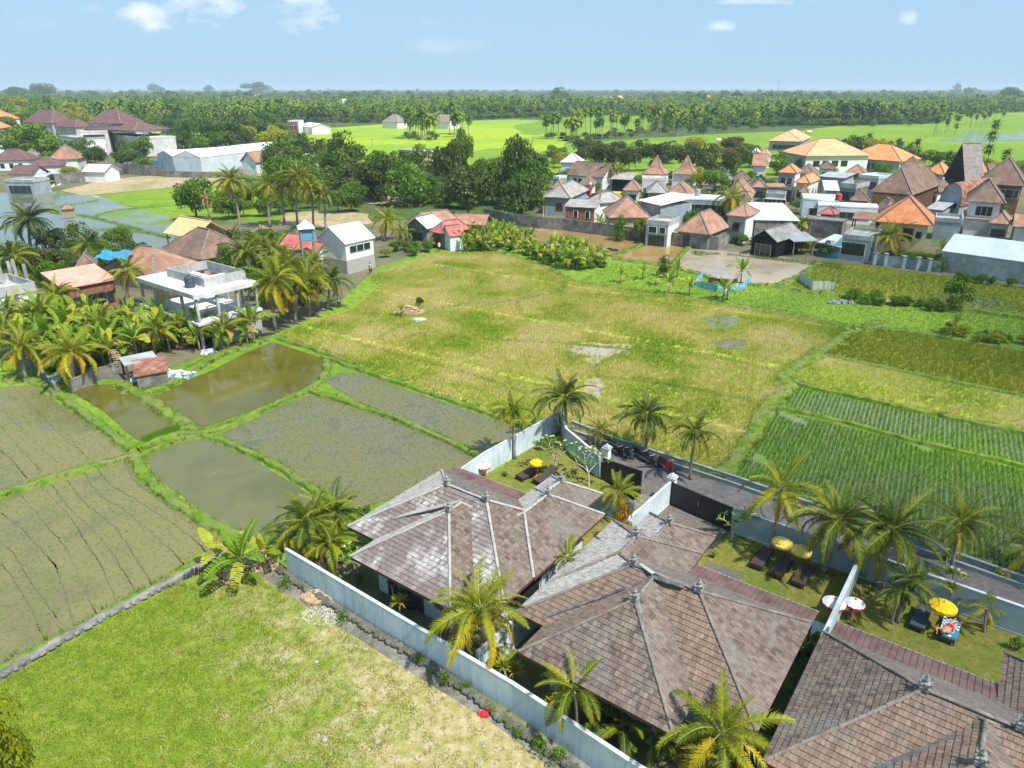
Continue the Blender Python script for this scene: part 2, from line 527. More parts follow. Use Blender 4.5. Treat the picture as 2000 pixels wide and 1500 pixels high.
M['rib'] = surf('brown_ribbed_roofing', [(.085, .05, .045), (.14, .085, .075), (.19, .12, .10)], 1.6, .6, big=.5, bigcol=(.22, .13, .10), bigfac=.4, bump=.08)
M['stone'] = surf('carved_stone', [(0.15, 0.15, 0.135), (0.255, 0.247, 0.225), (0.338, 0.33, 0.307)], 6, .95, bump=.6)
M['orange'] = surf('orange_roof_tile', [(.58, .17, .06), (.70, .24, .09), (.76, .34, .16)], .9, .8, big=.22, bigcol=(.46, .17, .08), bigfac=.4, bump=.3, bscale=3)
M['peach'] = surf('faded_orange_roof_tile', [(0.66, 0.279, 0.143), (0.74, 0.344, 0.184), (0.78, 0.41, 0.245)], .7, .8, big=.3, bigcol=(0.5, 0.23, 0.122), bigfac=.4, bump=.3, bscale=3)
M['terra'] = surf('terracotta_roof_tile', [(.24, .12, .08), (.34, .18, .12), (.42, .25, .17)], .9, .85, big=.2, bigcol=(.17, .10, .075), bigfac=.6, bump=.3, bscale=3)
M['brownroof'] = surf('brown_roof_tile', [(.13, .08, .06), (.20, .125, .09), (.27, .18, .13)], .9, .85, big=.2, bigcol=(.10, .075, .06), bigfac=.6, bump=.3, bscale=3)
M['maroon'] = surf('dark_maroon_roof_tile', [(.09, .05, .055), (.14, .075, .075), (.18, .10, .09)], .9, .85, bump=.3, bscale=3)
M['greyroof'] = surf('grey_roof_tile', [(.22, .20, .19), (.32, .29, .27), (.40, .37, .34)], .9, .85, big=.2, bigcol=(.17, .16, .155), bigfac=.5, bump=.3, bscale=3)
M['zinc'] = surf('zinc_sheet', [(.52, .56, .60), (.60, .64, .68), (.66, .70, .73)], .6, .45, big=.2, bigcol=(.44, .48, .52), bigfac=.5, bump=.05, spec=.5)
M['zinc_white'] = surf('white_sheet_roof', [(.66, .70, .74), (.76, .79, .82), (.82, .84, .86)], .5, .5, big=.25, bigcol=(.55, .59, .63), bigfac=.4, bump=.05)
M['zinc_dark'] = surf('dull_sheet_roof', [(.24, .26, .27), (.34, .36, .37), (.42, .43, .43)], .7, .6, big=.2, bigcol=(.22, .20, .18), bigfac=.5, bump=.05)
M['redroof'] = surf('red_sheet_roof', [(0.336, 0.075, 0.063), (0.416, 0.112, 0.098), (0.48, 0.175, 0.154)], .8, .6, bump=.1)
M['pinkroof'] = surf('faded_red_sheet_roof', [(.60, .24, .15), (.70, .32, .24), (.74, .38, .32)], .8, .6, bump=.1)
M['rust'] = surf('rusted_sheet', [(.12, .05, .03), (.25, .10, .06), (.34, .24, .2)], 1.5, .8, bump=.2)
M['thatch'] = surf('new_thatch', [(.50, .32, .14), (.62, .42, .20), (.70, .50, .26)], 1.6, .95, bump=.6, bscale=6)
M['thatch_grey'] = surf('weathered_thatch', [(.16, .13, .12), (.24, .20, .18), (.30, .26, .24)], 1.2, .95, bump=.6, bscale=6)
M['wood'] = surf('dark_wood', [(.08, .04, .022), (.14, .07, .04)], 3, .7, bump=.2)
M['timber'] = surf('pale_timber', [(.36, .26, .16), (.48, .36, .24)], 3, .8, bump=.2)
M['bamboo'] = surf('bamboo', [(.30, .18, .04), (.42, .27, .07), (.50, .34, .1)], 3, .7, rnd=[(.20, .12, .03), (.40, .25, .07), (.52, .36, .12)], bump=.2)
M['glass'] = plain('dark_glass', (.02, .026, .03), .12, .8)
M['glass_blue'] = plain('bluish_glass', (.06, .12, .15), .15, .8)
M['dark'] = plain('dark_opening', (.015, .014, .014), .9, .1)  # near-black colour standing in for the shade inside open fronts and rooms
M['gate'] = plain('black_gate_metal', (.022, .019, .02), .5, .4)
M['black'] = plain('black_plastic', (.018, .018, .02), .4, .5)
M['tank'] = plain('blue_grey_tank_plastic', (.05, .07, .10), .5, .4)
M['redp'] = plain('red_plastic', (.55, .05, .03), .5)
M['steel'] = plain('dull_steel', (.30, .31, .32), .45, .5, .3)
M['rubber'] = plain('tyre_rubber', (.02, .02, .02), .85, .2)
M['wicker'] = surf('brown_wicker', [(.05, .033, .03), (.085, .055, .05)], 20, .7, bump=.5, bscale=60)
M['cushion'] = plain('slate_cushion', (.055, .075, .095), .9, .2)
M['yellow'] = plain('yellow_cloth', (.78, .50, .015), .8, .2)
M['yellow_pale'] = plain('faded_yellow_cloth', (.62, .48, .10), .8, .2)
M['gold'] = plain('gold_trim', (.70, .38, .02), .6, .3)
M['whitecloth'] = plain('white_cloth', (.72, .68, .66), .85, .2)
M['redcloth'] = plain('crimson_cloth', (.55, .03, .05), .8, .2)
M['bluecloth'] = plain('blue_cloth', (.03, .22, .48), .8, .2)
M['tarp'] = surf('blue_tarpaulin', [(.05, .25, .50), (.16, .42, .66), (.40, .58, .72)], 1.5, .6, bump=.3)
M['net'] = surf('pale_field_net', [(.34, .42, .36), (.50, .56, .52)], 6, .9, bump=.2)
M['skin'] = plain('skin', (.55, .32, .22), .6, .3)
M['hair'] = plain('dark_hair', (.03, .02, .015), .6, .3)
M['teal'] = plain('teal_paint', (.08, .42, .40), .7)
M['cyan'] = plain('sky_blue_paint', (0.1, 0.315, 0.45), .7)
M['plastic'] = surf('plastic_sacks', [(.16, .30, .42), (.50, .55, .58), (.66, .68, .70)], 3, .5, rnd=[(.10, .28, .42), (.6, .62, .64), (.75, .76, .78)], bump=.3)
M['rock'] = surf('limestone_rubble', [(.42, .38, .32), (.58, .54, .48)], 5, .95, bump=.5)
M['twig'] = surf('dry_brown_litter', [(.25, .16, .09), (.40, .28, .17), (.52, .40, .27)], 4, .95, rnd=[(.22, .14, .08), (.4, .28, .17), (.55, .44, .32)], bump=.3)
M['bark'] = surf('grey_palm_bark', [(.17, .14, .11), (.27, .23, .19), (.34, .30, .26)], 4, .95, bump=.6, bscale=14)
M['bark_pale'] = surf('pale_bark', [(.38, .35, .31), (.52, .48, .43)], 4, .9, bump=.4)
M['bark_brown'] = surf('brown_bark', [(.10, .075, .05), (.17, .13, .09)], 3, .95, bump=.6)
M['frond'] = leafy('palm_frond', [(0.0375, 0.066, 0.005), (0.0875, 0.132, 0.007), (0.188, 0.22, 0.01), (0.325, 0.319, 0.014)], .35)
M['frond_yel'] = leafy('yellow_palm_frond', [(.20, .20, .006), (.38, .33, .008), (.50, .36, .01), (.42, .24, .012)], .3)
M['frond_yg'] = leafy('yellow_green_palm_frond', [(.10, .15, .006), (.22, .25, .008), (.40, .36, .012)], .35)
M['frond_dark'] = leafy('dark_palm_frond', [(0.018, 0.0385, 0.006), (0.0336, 0.066, 0.008), (0.072, 0.11, 0.012)], .22)
M['frond_dry'] = leafy('dry_palm_frond', [(.22, .13, .05), (.34, .22, .10), (.45, .30, .14)], .2)
M['rachis'] = plain('frond_midrib', (.26, .26, .03), .6)
M['banana'] = leafy('banana_leaf', [(0.0735, 0.171, 0.01), (0.147, 0.279, 0.012), (0.273, 0.378, 0.02)], .4, .4)
M['banana_yel'] = leafy('yellowing_banana_leaf', [(.22, .30, .02), (.38, .40, .03), (.50, .42, .06)], .35, .4)
M['banana_dry'] = leafy('dead_banana_leaf', [(.26, .17, .09), (.38, .27, .16)], .2, .9)
M['bstem'] = surf('banana_stem', [(.20, .20, .07), (.33, .28, .14)], 3, .8, bump=.2)
M['leaf'] = leafy('broad_leaf', [(0.02, 0.0504, 0.006), (0.0562, 0.118, 0.008), (0.112, 0.196, 0.01), (0.175, 0.269, 0.014)], .3)
M['leaf_bright'] = leafy('bright_leaf', [(0.0552, 0.12, 0.0072), (0.101, 0.202, 0.009), (0.166, 0.276, 0.0135)], .35)
M['leaf_olive'] = leafy('olive_leaf', [(.03, .055, .008), (.07, .10, .012), (.13, .16, .02)], .3)
M['leaf_yel'] = leafy('yellow_green_leaf', [(.16, .20, .01), (.28, .30, .012), (.40, .36, .02)], .35)
M['leaf_rust'] = leafy('rust_leaf', [(.03, .06, .008), (.07, .10, .012), (.10, .11, .015), (.34, .10, .02)], .3)
M['leaf_far'] = leafy('far_leaf', [(0.04, 0.0945, 0.0088), (0.096, 0.176, 0.011), (0.208, 0.284, 0.0132)], .3, .7, .05)
M['frond_far'] = leafy('far_palm_frond', [(0.045, 0.105, 0.0088), (0.12, 0.21, 0.011), (0.27, 0.336, 0.0154), (0.57, 0.476, 0.033)], .3, .6, .05)
M['spiky'] = leafy('yellow_spiky_leaf', [(.16, .24, .012), (.36, .36, .02), (.52, .44, .04)], .3)
M['spiky_green'] = leafy('green_spiky_leaf', [(.05, .11, .008), (.11, .19, .012), (.2, .27, .03)], .3)
M['croton'] = leafy('orange_croton_leaf', [(.12, .09, .01), (.36, .16, .01), (.50, .30, .02)], .3)
M['magenta'] = leafy('magenta_blossom', [(.30, .02, .10), (.5, .04, .2)], .3)
M['flower'] = leafy('pale_blossom', [(.70, .60, .30), (.80, .74, .55)], .3)
M['pinkflower'] = leafy('pink_blossom', [(.60, .42, .36), (.72, .56, .50)], .3)
M['tuft_gold'] = leafy('ripe_rice_blades', [(0.134, 0.276, 0.011), (0.287, 0.374, 0.0275), (0.478, 0.454, 0.0992), (0.631, 0.532, 0.242), (0.574, 0.493, 0.287)], .35, .8, .11, nw=.62)
M['tuft_olive'] = leafy('half_ripe_rice_blades', [(.13, .22, .008), (.24, .28, .014), (.40, .35, .05)], .3, .8, .12, nw=.6)
M['tuft_green'] = leafy('grass_blades', [(0.055, 0.114, 0.004), (0.099, 0.194, 0.006), (0.187, 0.264, 0.01), (0.308, 0.255, 0.05)], .3, .8, .5, nw=.5)
M['tuft_lot'] = leafy('lot_grass_blades', [(0.116, 0.17, 0.006), (0.189, 0.238, 0.009), (0.284, 0.281, 0.0225)], .3, .8)
M['tuft_dry'] = leafy('dry_grass_blades', [(.28, .26, .05), (.42, .34, .14)], .3, .8)
M['tuft_rice'] = leafy('young_rice_blades', [(.07, .17, .006), (.12, .26, .01), (.2, .34, .02)], .3, .8)


def lot_ground():
    """open lot: grass that thins out into dry pebbly earth towards the blue wall"""
    m, t, out = base_mat('open_lot_ground')
    g = t.nodes.new('ShaderNodeNewGeometry'); pos = g.outputs['Position']
    p0 = at(585, 1300); dr = Vector((.86, .5, 0)).normalized()
    dp = t.nodes.new('ShaderNodeVectorMath'); dp.operation = 'DOT_PRODUCT'
    t.links.new(pos, dp.inputs[0]); dp.inputs[1].default_value = dr
    x = tmath(t, 'SUBTRACT', dp.outputs['Value'], p0.dot(dr))
    n1 = tnoise(t, .55, 7, .68, pos, .5); n2 = tnoise(t, 5, 5, .7, pos)
    f = tmath(t, 'ADD', tmath(t, 'MULTIPLY', x, .13), tmath(t, 'MULTIPLY', tmath(t, 'SUBTRACT', n1.outputs['Fac'], .5), 3.4))
    f = tmath(t, 'ADD', f, tmath(t, 'MULTIPLY', tmath(t, 'SUBTRACT', n2.outputs['Fac'], .5), 1.6))
    f = tmath(t, 'ADD', f, .44, clamp=True)
    na = tnoise(t, 1.3, 6, .65, pos); ga = rampnode(t, [(.09, .155, .006), (.15, .215, .010), (.22, .245, .028)], .3, .7); t.links.new(na.outputs['Fac'], ga.inputs['Fac'])
    nb_ = tnoise(t, 2.2, 6, .7, pos); gb = rampnode(t, [(.22, .20, .05), (.34, .28, .12), (.46, .40, .27)], .3, .7); t.links.new(nb_.outputs['Fac'], gb.inputs['Fac'])
    col = mixn(t, f, ga.outputs['Color'], gb.outputs['Color'])
    b = t.nodes.new('ShaderNodeBsdfPrincipled'); t.links.new(col, b.inputs['Base Color']); b.inputs['Roughness'].default_value = .95
    bp = t.nodes.new('ShaderNodeBump'); bp.inputs['Strength'].default_value = .6; bp.inputs['Distance'].default_value = .05
    nc = tnoise(t, 12, 4, .6, pos); t.links.new(nc.outputs['Fac'], bp.inputs['Height']); t.links.new(bp.outputs[0], b.inputs['Normal'])
    t.links.new(b.outputs[0], out.inputs['Surface'])
    return m


M['lotg'] = lot_ground()
M['bank'] = surf('grassy_bank', [(.06, .13, .008), (.11, .20, .010), (.20, .21, .05)], 1.2, .95, big=.7, bigcol=(.20, .16, .09), bigfac=.5, bump=.6, bscale=8)
# ------------------------------------------------------------------ plant prototypes
PROTO = {}


def proto_obj(mb, name, mats, smooth=False):
    return mb.build(name, mats, link=False, smooth=smooth)


def frond_mesh(name, L, e0, bend, n, seed, droop=.5, llen=.215, fold=.35, hi=True, w=.026):
    n = int(n * 1.35)
    """feather leaf lying along +x from the origin; e0 = start angle, bend = how far it arches over"""
    rr = random.Random(seed)
    mb = MB()
    NS = 10 if hi else 5
    pts = [Vector((0, 0, 0))]
    dirs = []
    for i in range(NS):
        s = (i + .5) / NS
        a = e0 - bend * s ** 1.4
        d = Vector((math.cos(a), 0, math.sin(a)))
        pts.append(pts[-1] + d * (L / NS))
        dirs.append(d)
    dirs.append(dirs[-1])
    if hi:
        mb.tube(pts, [.035 * L / 3 * (1 - .85 * i / NS) + .004 for i in range(NS + 1)], 4, 1, .5, cap=False)

    def P(s):
        x = s * NS; i = min(int(x), NS - 1); f = x - i
        return pts[i].lerp(pts[i + 1], f), dirs[i].lerp(dirs[min(i + 1, NS)], f).normalized()
    for side in (-1, 1):
        for k in range(n):
            s = .14 + .86 * (k + rr.random() * .6) / n
            p, d = P(min(s, .999))
            if rr.random() < .06:
                continue
            ll = llen * L * max(.16, math.sin(PI * min(.98, .18 + .78 * s)) ** .7) * rr.uniform(.7, 1.15)
            sidev = Vector((0, side, 0))
            upv = Vector((-d.z, 0, d.x))
            f = .35 + .75 * s + rr.uniform(-.15, .25)
            d1 = (sidev * (1 - .2 * s) + d * f * .9 + upv * fold * rr.uniform(.5, 1.3)).normalized()
            mid = p + d1 * ll * .5
            d2 = (d1 * .75 + Vector((0, 0, -1)) * droop * rr.uniform(.3, 2.0) + d * .2).normalized()
            tip = mid + d2 * ll * .55
            wv = d * (w * (1 if hi else 2.2)) * L / 3
            mb.add([p - wv, p + wv, mid + wv * .9, mid - wv * .9, tip], [(0, 1, 2, 3), (3, 2, 4)], 0, rr.random())
    return mb.build(name, [M['frond'], M['rachis']], link=False).data


FRONDS = [
    frond_mesh('frond', 3.0, R(6), R(30), 38, 1, .25, fold=.5),      # young upright
    frond_mesh('frond', 3.2, R(8), R(66), 42, 2, .6),               # arching
    frond_mesh('frond', 3.2, R(10), R(90), 42, 3, .8),
    frond_mesh('frond', 3.1, R(5), R(105), 40, 4, 1.1, fold=.1),      # hanging
    frond_mesh('frond', 3.0, R(8), R(78), 36, 5, 1.0, fold=.2),
]


def trunk_tube(mb, base, top, r0, r1, n=8, seg=7, bow=.0, mi=0):
    base = Vector(base); top = Vector(top)
    side = Vector((top.x - base.x, top.y - base.y, 0))
    pts = []; rad = []
    for i in range(seg + 1):
        s = i / seg
        p = base.lerp(top, s)
        k = s * s * .6 + s * .4
        p.x = base.x + side.x * k + bow * math.sin(PI * s)
        p.y = base.y + side.y * k
        pts.append(p)
        rad.append(r0 * (1 + .5 * max(0, .12 - s) / .12) * (1 - s) + r1 * s)
    mb.tube(pts, rad, n, mi, .5)


def palm(b, c, L, nf, label, group=None, cat='palm tree', mats=('frond', 'frond', 'frond_yg'), trunk='bark', r=.13, name='coconut_palm', seed=0, old=.25, up=R(82), lo=R(-38), dead=1, z0=0.0, lift=0.0):
    """b = pixel of the foot, c = pixel of the crown's heart, L = frond length in metres"""
    rr = random.Random(seed or int(b[0] * 7 + b[1]))
    base = at(b[0], b[1], z0)
    top = at_y(c[0], c[1], base.y + rr.uniform(-.3, .3))
    if top.z < base.z + .25:
        top.z = base.z + .25
    t = thing(name, label, cat, base, 0, group)
    mb = MB()
    trunk_tube(mb, (0, 0, -.05), top - base, r * 1.2, r * .75, bow=rr.uniform(-.12, .12) * (top.z) * .3)
    mb.build('trunk', M[trunk], t, smooth=True)
    off = top - base
    az = rr.random() * 6.28
    nf = int(nf * 1.5); L *= .93
    for k in range(nf):
        s = k / max(1, nf - 1)
        az += 2.39996 + rr.uniform(-.25, .25)
        el = up + (lo - up) * (s ** .8) + rr.uniform(-.1, .1)
        mi = 0 if s < .18 else (1 if s < .45 else (2 if s < .72 else (4 if rr.random() < .4 else 3)))
        if s > 1 - old:
            m = M[mats[2]]
        elif rr.random() < .3:
            m = M[mats[1]]
        else:
            m = M[mats[0]]
        if s > 1 - .05 * dead and dead > 1:
            m = M['frond_dry']
        q = Euler((rr.uniform(-.55, .55), -el * .8 + rr.uniform(-.15, .15), az + rr.uniform(-.2, .2)), 'XYZ')
        sc = L / 3.1 * (rr.uniform(.62, .85) if s < .12 else rr.uniform(.7, 1.1))
        if s > .9 and rr.random() < .35:
            m = M['frond_dry']; mi = 3
        o = inst(FRONDS[mi], 'frond', t, off + Vector((math.cos(az) * .06, math.sin(az) * .06, .08 * (1 - s))), (0, 0, 0), sc, [m, M['rachis']])
        o.rotation_mode = 'XYZ'
        o.rotation_euler = (q.x, q.y, q.z)
    return t


def banana_leaf_mesh(name, L, e0, bend, seed, w=.3, ragged=.25):
    w *= 1.0
    rr = random.Random(seed)
    mb = MB()
    NS = 9
    pts = [Vector((0, 0, 0))]; dirs = []
    for i in range(NS):
        s = (i + .5) / NS
        a = e0 - bend * s ** 1.5
        d = Vector((math.cos(a), 0, math.sin(a)))
        pts.append(pts[-1] + d * L / NS); dirs.append(d)
    dirs.append(dirs[-1])
    mb.tube(pts, [.03 * (1 - .8 * i / NS) + .004 for i in range(NS + 1)], 4, 1, .5, cap=False)
    for side in (-1, 1):
        for k in range(14):
            s0 = .16 + .84 * k / 14; s1 = .16 + .84 * (k + 1 - (ragged * rr.random())) / 14

            def P(s):
                x = min(s, .999) * NS; i = int(x); f = x - i
                return pts[i].lerp(pts[i + 1], f), dirs[i]
            p0, d0 = P(s0); p1, d1 = P(s1)
            def wd(s):
                t = (s - .16) / .84
                return w * L * .6 * (max(0, math.sin(PI * min(1, t * .93 + .06))) ** .55)
            up0 = Vector((-d0.z, 0, d0.x))
            dz = .35 - rr.random() * .45
            a0 = p0 + Vector((0, side, 0)) * wd(s0) + up0 * dz * wd(s0) + d0 * .04
            a1 = p1 + Vector((0, side, 0)) * wd(s1) + up0 * (dz - rr.random() * .1) * wd(s1) + d1 * .05
            mb.add([p0, p1, a1, a0], [(0, 1, 2, 3)], 0, .5 + .2 * rr.random())
    return mb.build(name, [M['banana'], M['rachis']], link=False).data


BLEAF = [banana_leaf_mesh('leaf', 2.0, R(5), R(35), 1, .26), banana_leaf_mesh('leaf', 2.1, R(10), R(80), 2, .28, .5),
         banana_leaf_mesh('leaf', 1.9, R(5), R(110), 3, .26, .7), banana_leaf_mesh('leaf', 1.6, R(5), R(15), 4, .2, .1)]
sm = MB(); sm.tube([(0, 0, 0), (0, 0, .5), (.02, 0, 1.0)], [.13, .11, .07], 7, 0, .5)
BSTEM = sm.build('stem', M['bstem'], link=False, smooth=True).data


def banana(px, py, h, label, group=None, seed=None, yel=.2, n=8, z0=0.0, ws=1.0):
    n += 3
    rr = random.Random(seed or int(px * 13 + py * 7))
    base = at(px, py, z0)
    t = thing('banana_plant', label, 'banana plant', base, rr.random() * 6.28, group)
    sh = h * .55
    inst(BSTEM, 'stem', t, (0, 0, 0), (0, 0, 0), (ws * .9, ws * .9, sh))
    az = 0
    for k in range(n):
        s = k / (n - 1)
        az += 2.4
        el = R(80) * (1 - s) + R(8) * s
        mesh = BLEAF[3 if s < .15 else (0 if s < .45 else (1 if s < .8 else 2))]
        m = M['banana_yel'] if rr.random() < yel * (.5 + s) else M['banana']
        if s > .8 and rr.random() < .35:
            m = M['banana_dry']
        inst(mesh, 'leaf', t, (0, 0, sh * .97), (rr.uniform(-.3, .3), -el, az + rr.uniform(-.3, .3)), h / 2.9 * ws * rr.uniform(.8, 1.15), [m, M['rachis']])
    return t


def crown_mesh(name, seed, nb=16, nl=170, flat=.75, leaf=.11, low=.62, mat='leaf', bsz=(.28, .46)):
    """foliage crown of unit radius, floating round (0,0,0): leaf cards spread over many irregular clumps"""
    rr = random.Random(seed); nr = np.random.default_rng(seed)
    mb = MB()
    blobs = []
    for i in range(nb):
        a = rr.random() * 6.28; r = rr.random() ** .5 * .72; z = rr.uniform(-low, .62) * (1 - r * .55)
        blobs.append((Vector((r * math.cos(a), r * math.sin(a), z * flat)), rr.uniform(*bsz)))
    for c, s in blobs:
        tone = rr.random() * .5
        for k in range(nl):
            v = Vector(nr.normal(size=3)); v.normalize()
            if v.z < -.55:
                v.z *= -1
            p = c + Vector((v.x, v.y, v.z * .8)) * s * (.55 + .5 * rr.random() ** .5)
            nrm = (v + Vector(nr.normal(size=3)) * .55).normalized()
            a = nrm.orthogonal().normalized(); a.rotate(Matrix.Rotation(rr.random() * 6.28, 3, nrm)); b = nrm.cross(a)
            l = leaf * rr.uniform(.6, 1.3)
            mb.add([p - a * l * .5, p + b * l * .32, p + a * l * .62, p - b * l * .32], [(0, 1, 2, 3)], 0, min(1, tone + rr.random() * .5))
    return mb.build(name, M[mat], link=False).data


CROWNS = [crown_mesh('crown', s, nb, nl, fl, lf) for s, nb, nl, fl, lf in
          ((1, 18, 170, .85, .12), (2, 22, 150, .7, .11), (3, 15, 190, 1.0, .12), (4, 26, 120, .8, .10), (5, 20, 140, 1.2, .11))]
CROWNS_SPARSE = [crown_mesh('crown', s, 16, 60, .8, .09, bsz=(.2, .34)) for s in (11, 12)]


def tree_trunk(mb, h, r, R_, seed, limbs=6, mi=0):
    rr = random.Random(seed)
    mb.tube([(0, 0, -.1), (r * .3, 0, h * .3), (0, r * .3, h * .62)], [r * 1.25, r, r * .8], 7, mi, .5, cap=False)
    for k in range(limbs):
        a = k * 2.4 + rr.random()
        st = Vector((0, 0, h * rr.uniform(.35, .6)))
        en = Vector((math.cos(a) * R_ * rr.uniform(.35, .65), math.sin(a) * R_ * rr.uniform(.35, .65), h * rr.uniform(.75, .95)))
        mid = st.lerp(en, .5) + Vector((0, 0, -h * .04))
        mb.tube([st, mid, en], [r * .55, r * .35, r * .12], 5, mi, .5, cap=False)


def tree(px, py, topy, wpx, label, group=None, mat='leaf', cat='tree', crown=None, name='broadleaf_tree', z0=0.0, seed=None, rh=None, sparse=False, trunkm='bark_brown', lowf=.06, dx=0):
    rr = random.Random(seed or int(px * 3 + py * 11))
    base = at(px, py, z0)
    d = base.y * math.cos(PITCH) + (CAM_H - z0) * math.sin(PITCH)
    top = at_y(px, topy, base.y)
    h = max(top.z - z0, .6)
    rad = wpx / 2 * d / FPX
    t = thing(name, label, cat, base, rr.random() * 6.28, group)
    tk = MB(); tree_trunk(tk, h, max(.06, h * .022), rad, int(px + py))
    tk.build('trunk', M[trunkm], t)
    vis = h * (1 - lowf)                       # height of the crown
    me = (CROWNS_SPARSE if sparse else CROWNS)[rr.randrange(2 if sparse else 5) if crown is None else crown]
    cz = h - vis * .52
    inst(me, 'crown', t, (0, 0, cz), (0, 0, rr.random() * 6.28), (rad * .92, rad * .92, vis * .66), [M[mat]])
    return t


SHRUB = crown_mesh('foliage', 31, 7, 60, .9, .2, .3)
SHRUB2 = crown_mesh('foliage', 32, 9, 45, .7, .16, .3)


def shrub(px, py, w, h, label, group=None, mat='leaf_bright', z0=0.0, cat='shrub', name='shrub'):
    rr = random.Random(int(px * 5 + py * 3))
    b = at(px, py, z0)
    t = thing(name, label, cat, b, rr.random() * 6.28, group)
    sb = MB()
    for k in range(4):
        a = k * 1.57 + rr.random()
        sb.tube([(0, 0, 0), (math.cos(a) * w * .3, math.sin(a) * w * .3, h * .6)], [.03, .012], 4, 0, .5, cap=False)
    sb.build('stem', M['bark_brown'], t)
    inst(rr.choice((SHRUB, SHRUB2)), 'foliage', t, (0, 0, h * .5), (0, 0, 0), (w * .55, w * .55, h * .62), [M[mat]])
    return t


def spiky_mesh(name, n, L, w, seed, droop=.5):
    rr = random.Random(seed); mb = MB()
    for k in range(n):
        a = rr.random() * 6.28; el = R(10 + 75 * rr.random())
        d = Vector((math.cos(a) * math.cos(el), math.sin(a) * math.cos(el), math.sin(el)))
        s = Vector((-math.sin(a), math.cos(a), 0)) * w
        l = L * rr.uniform(.7, 1.1)
        p1 = d * l * .55; p2 = d * l * .95 + Vector((0, 0, -droop * l * .25 * math.cos(el)))
        mb.add([-s * .5, s * .5, p1 + s, p1 - s, p2], [(0, 1, 2, 3), (3, 2, 4)], 0, rr.random())
    return mb.build(name, M['spiky'], link=False).data


SPIKY = [spiky_mesh('rosette', 70, .62, .03, 1), spiky_mesh('rosette', 50, .55, .035, 2)]


def spiky(px, py, size, label, group=None, mat='spiky', z0=0.0, h=.25, heads=1, name='spiky_plant'):
    rr = random.Random(int(px * 5 + py * 3))
    b = at(px, py, z0)
    t = thing(name, label, 'plant', b, rr.random() * 6.28, group)
    for k in range(heads):
        a = k * 2.1; o = 0 if heads == 1 else .28 * size
        hh = h * (1 + .5 * k)
        sb = MB(); sb.tube([(0, 0, 0), (math.cos(a) * o, math.sin(a) * o, hh)], [.05, .04], 5, 0, .5)
        sb.build('stem', M['bark_pale'], t)
        inst(SPIKY[k % 2], 'rosette', t, (math.cos(a) * o, math.sin(a) * o, hh), (0, 0, a), size, [M[mat]])
    return t


def frangipani(px, py, h, label, group=None, z0=0.0, spread=1.0, flowers=10):
    rr = random.Random(int(px + py * 9)); b = at(px, py, z0)
    t = thing('frangipani_tree', label, 'tree', b, rr.random() * 6.28, group)
    mb = MB(); ends = []

    def grow(p, d, l, r, n):
        q = p + d * l
        mb.tube([p, p.lerp(q, .5) + Vector((rr.uniform(-.04, .04), rr.uniform(-.04, .04), 0)), q], [r, r * .85, r * .7], 6, 0, .5, cap=False)
        if n == 0:
            ends.append(q); return
        k = rr.choice((2, 3))
        for i in range(k):
            a = i * 2 * PI / k + rr.random() * 1.5
            nd = (d * .75 + Vector((math.cos(a), math.sin(a), .25)) * .75 * spread).normalized()
            grow(q, nd, l * .78, r * .68, n - 1)
    grow(Vector((0, 0, 0)), Vector((rr.uniform(-.15, .15), 0, 1)).normalized(), h * .34, .075, 3)
    mb.build('trunk', M['bark_pale'], t, smooth=True)
    lf = MB(); fl = MB()
    for e in ends:
        for k in range(9):
            a = rr.random() * 6.28; el = rr.uniform(-.3, .9)
            d = Vector((math.cos(a) * math.cos(el), math.sin(a) * math.cos(el), math.sin(el)))
            s = Vector((-math.sin(a), math.cos(a), 0)) * .055
            l = rr.uniform(.26, .42)
            lf.add([e, e + d * l * .5 + s, e + d * l, e + d * l * .5 - s], [(0, 1, 2, 3)], 0, rr.random())
    for e in ends[:flowers]:
        for k in range(3):
            c = e + Vector((rr.uniform(-.1, .1), rr.uniform(-.1, .1), .14 + rr.random() * .05))
            for j in range(5):
                a = j * 1.2566
                fl.add([c, c + Vector((math.cos(a) * .05, math.sin(a) * .05, .02)), c + Vector((math.cos(a + .5) * .085, math.sin(a + .5) * .085, .03)), c + Vector((math.cos(a + 1) * .05, math.sin(a + 1) * .05, .02))], [(0, 1, 2, 3)], 0, rr.random())
    lf.build('foliage', M['leaf_bright'], t)
    if flowers:
        fl.build('blossom', M['flower'], t)
    return t


# low palms and trees for the distance, one mesh each
def far_palm_mesh(seed, h=11, L=3.4, nf=15):
    L *= 1.35; nf += 5
    rr = random.Random(seed); mb = MB()
    lean = rr.uniform(-1.2, 1.2)
    top = Vector((lean, rr.uniform(-.8, .8), h))
    mb.tube([(0, 0, 0), (lean * .3, 0, h * .5), top], [.24, .17, .14], 5, 1, .5, cap=False)
    az = rr.random() * 6
    for k in range(nf):
        az += 2.4; s = k / (nf - 1)
        el = R(80) + (R(-50) - R(80)) * s
        a = el; p = top.copy(); h2 = Vector((math.cos(az), math.sin(az), 0)); sd_ = Vector((-math.sin(az), math.cos(az), 0))
        l = L * rr.uniform(.8, 1.1)
        prev = None
        tone = rr.random() * .35 + (.55 if (s > .7 and rr.random() < .4) else 0)
        for i in range(4):
            w = (.16, .62, .6, .35, .04)[i] * L / 3.4; w2 = (.16, .62, .6, .35, .04)[i + 1] * L / 3.4
            d = h2 * math.cos(a) + Vector((0, 0, math.sin(a)))
            q = p + d * l / 4
            dr = Vector((0, 0, -.45))
            for sg in (-1, 1):
                mb.add([p, q, q + (sd_ * sg + dr) * w2, p + (sd_ * sg + dr) * w], [(0, 1, 2, 3)], 0, min(1, tone + rr.random() * .15))
            p = q; a -= R(24)
    return mb.build('coconut_palm', [M['frond_far'], M['bark']], link=False)


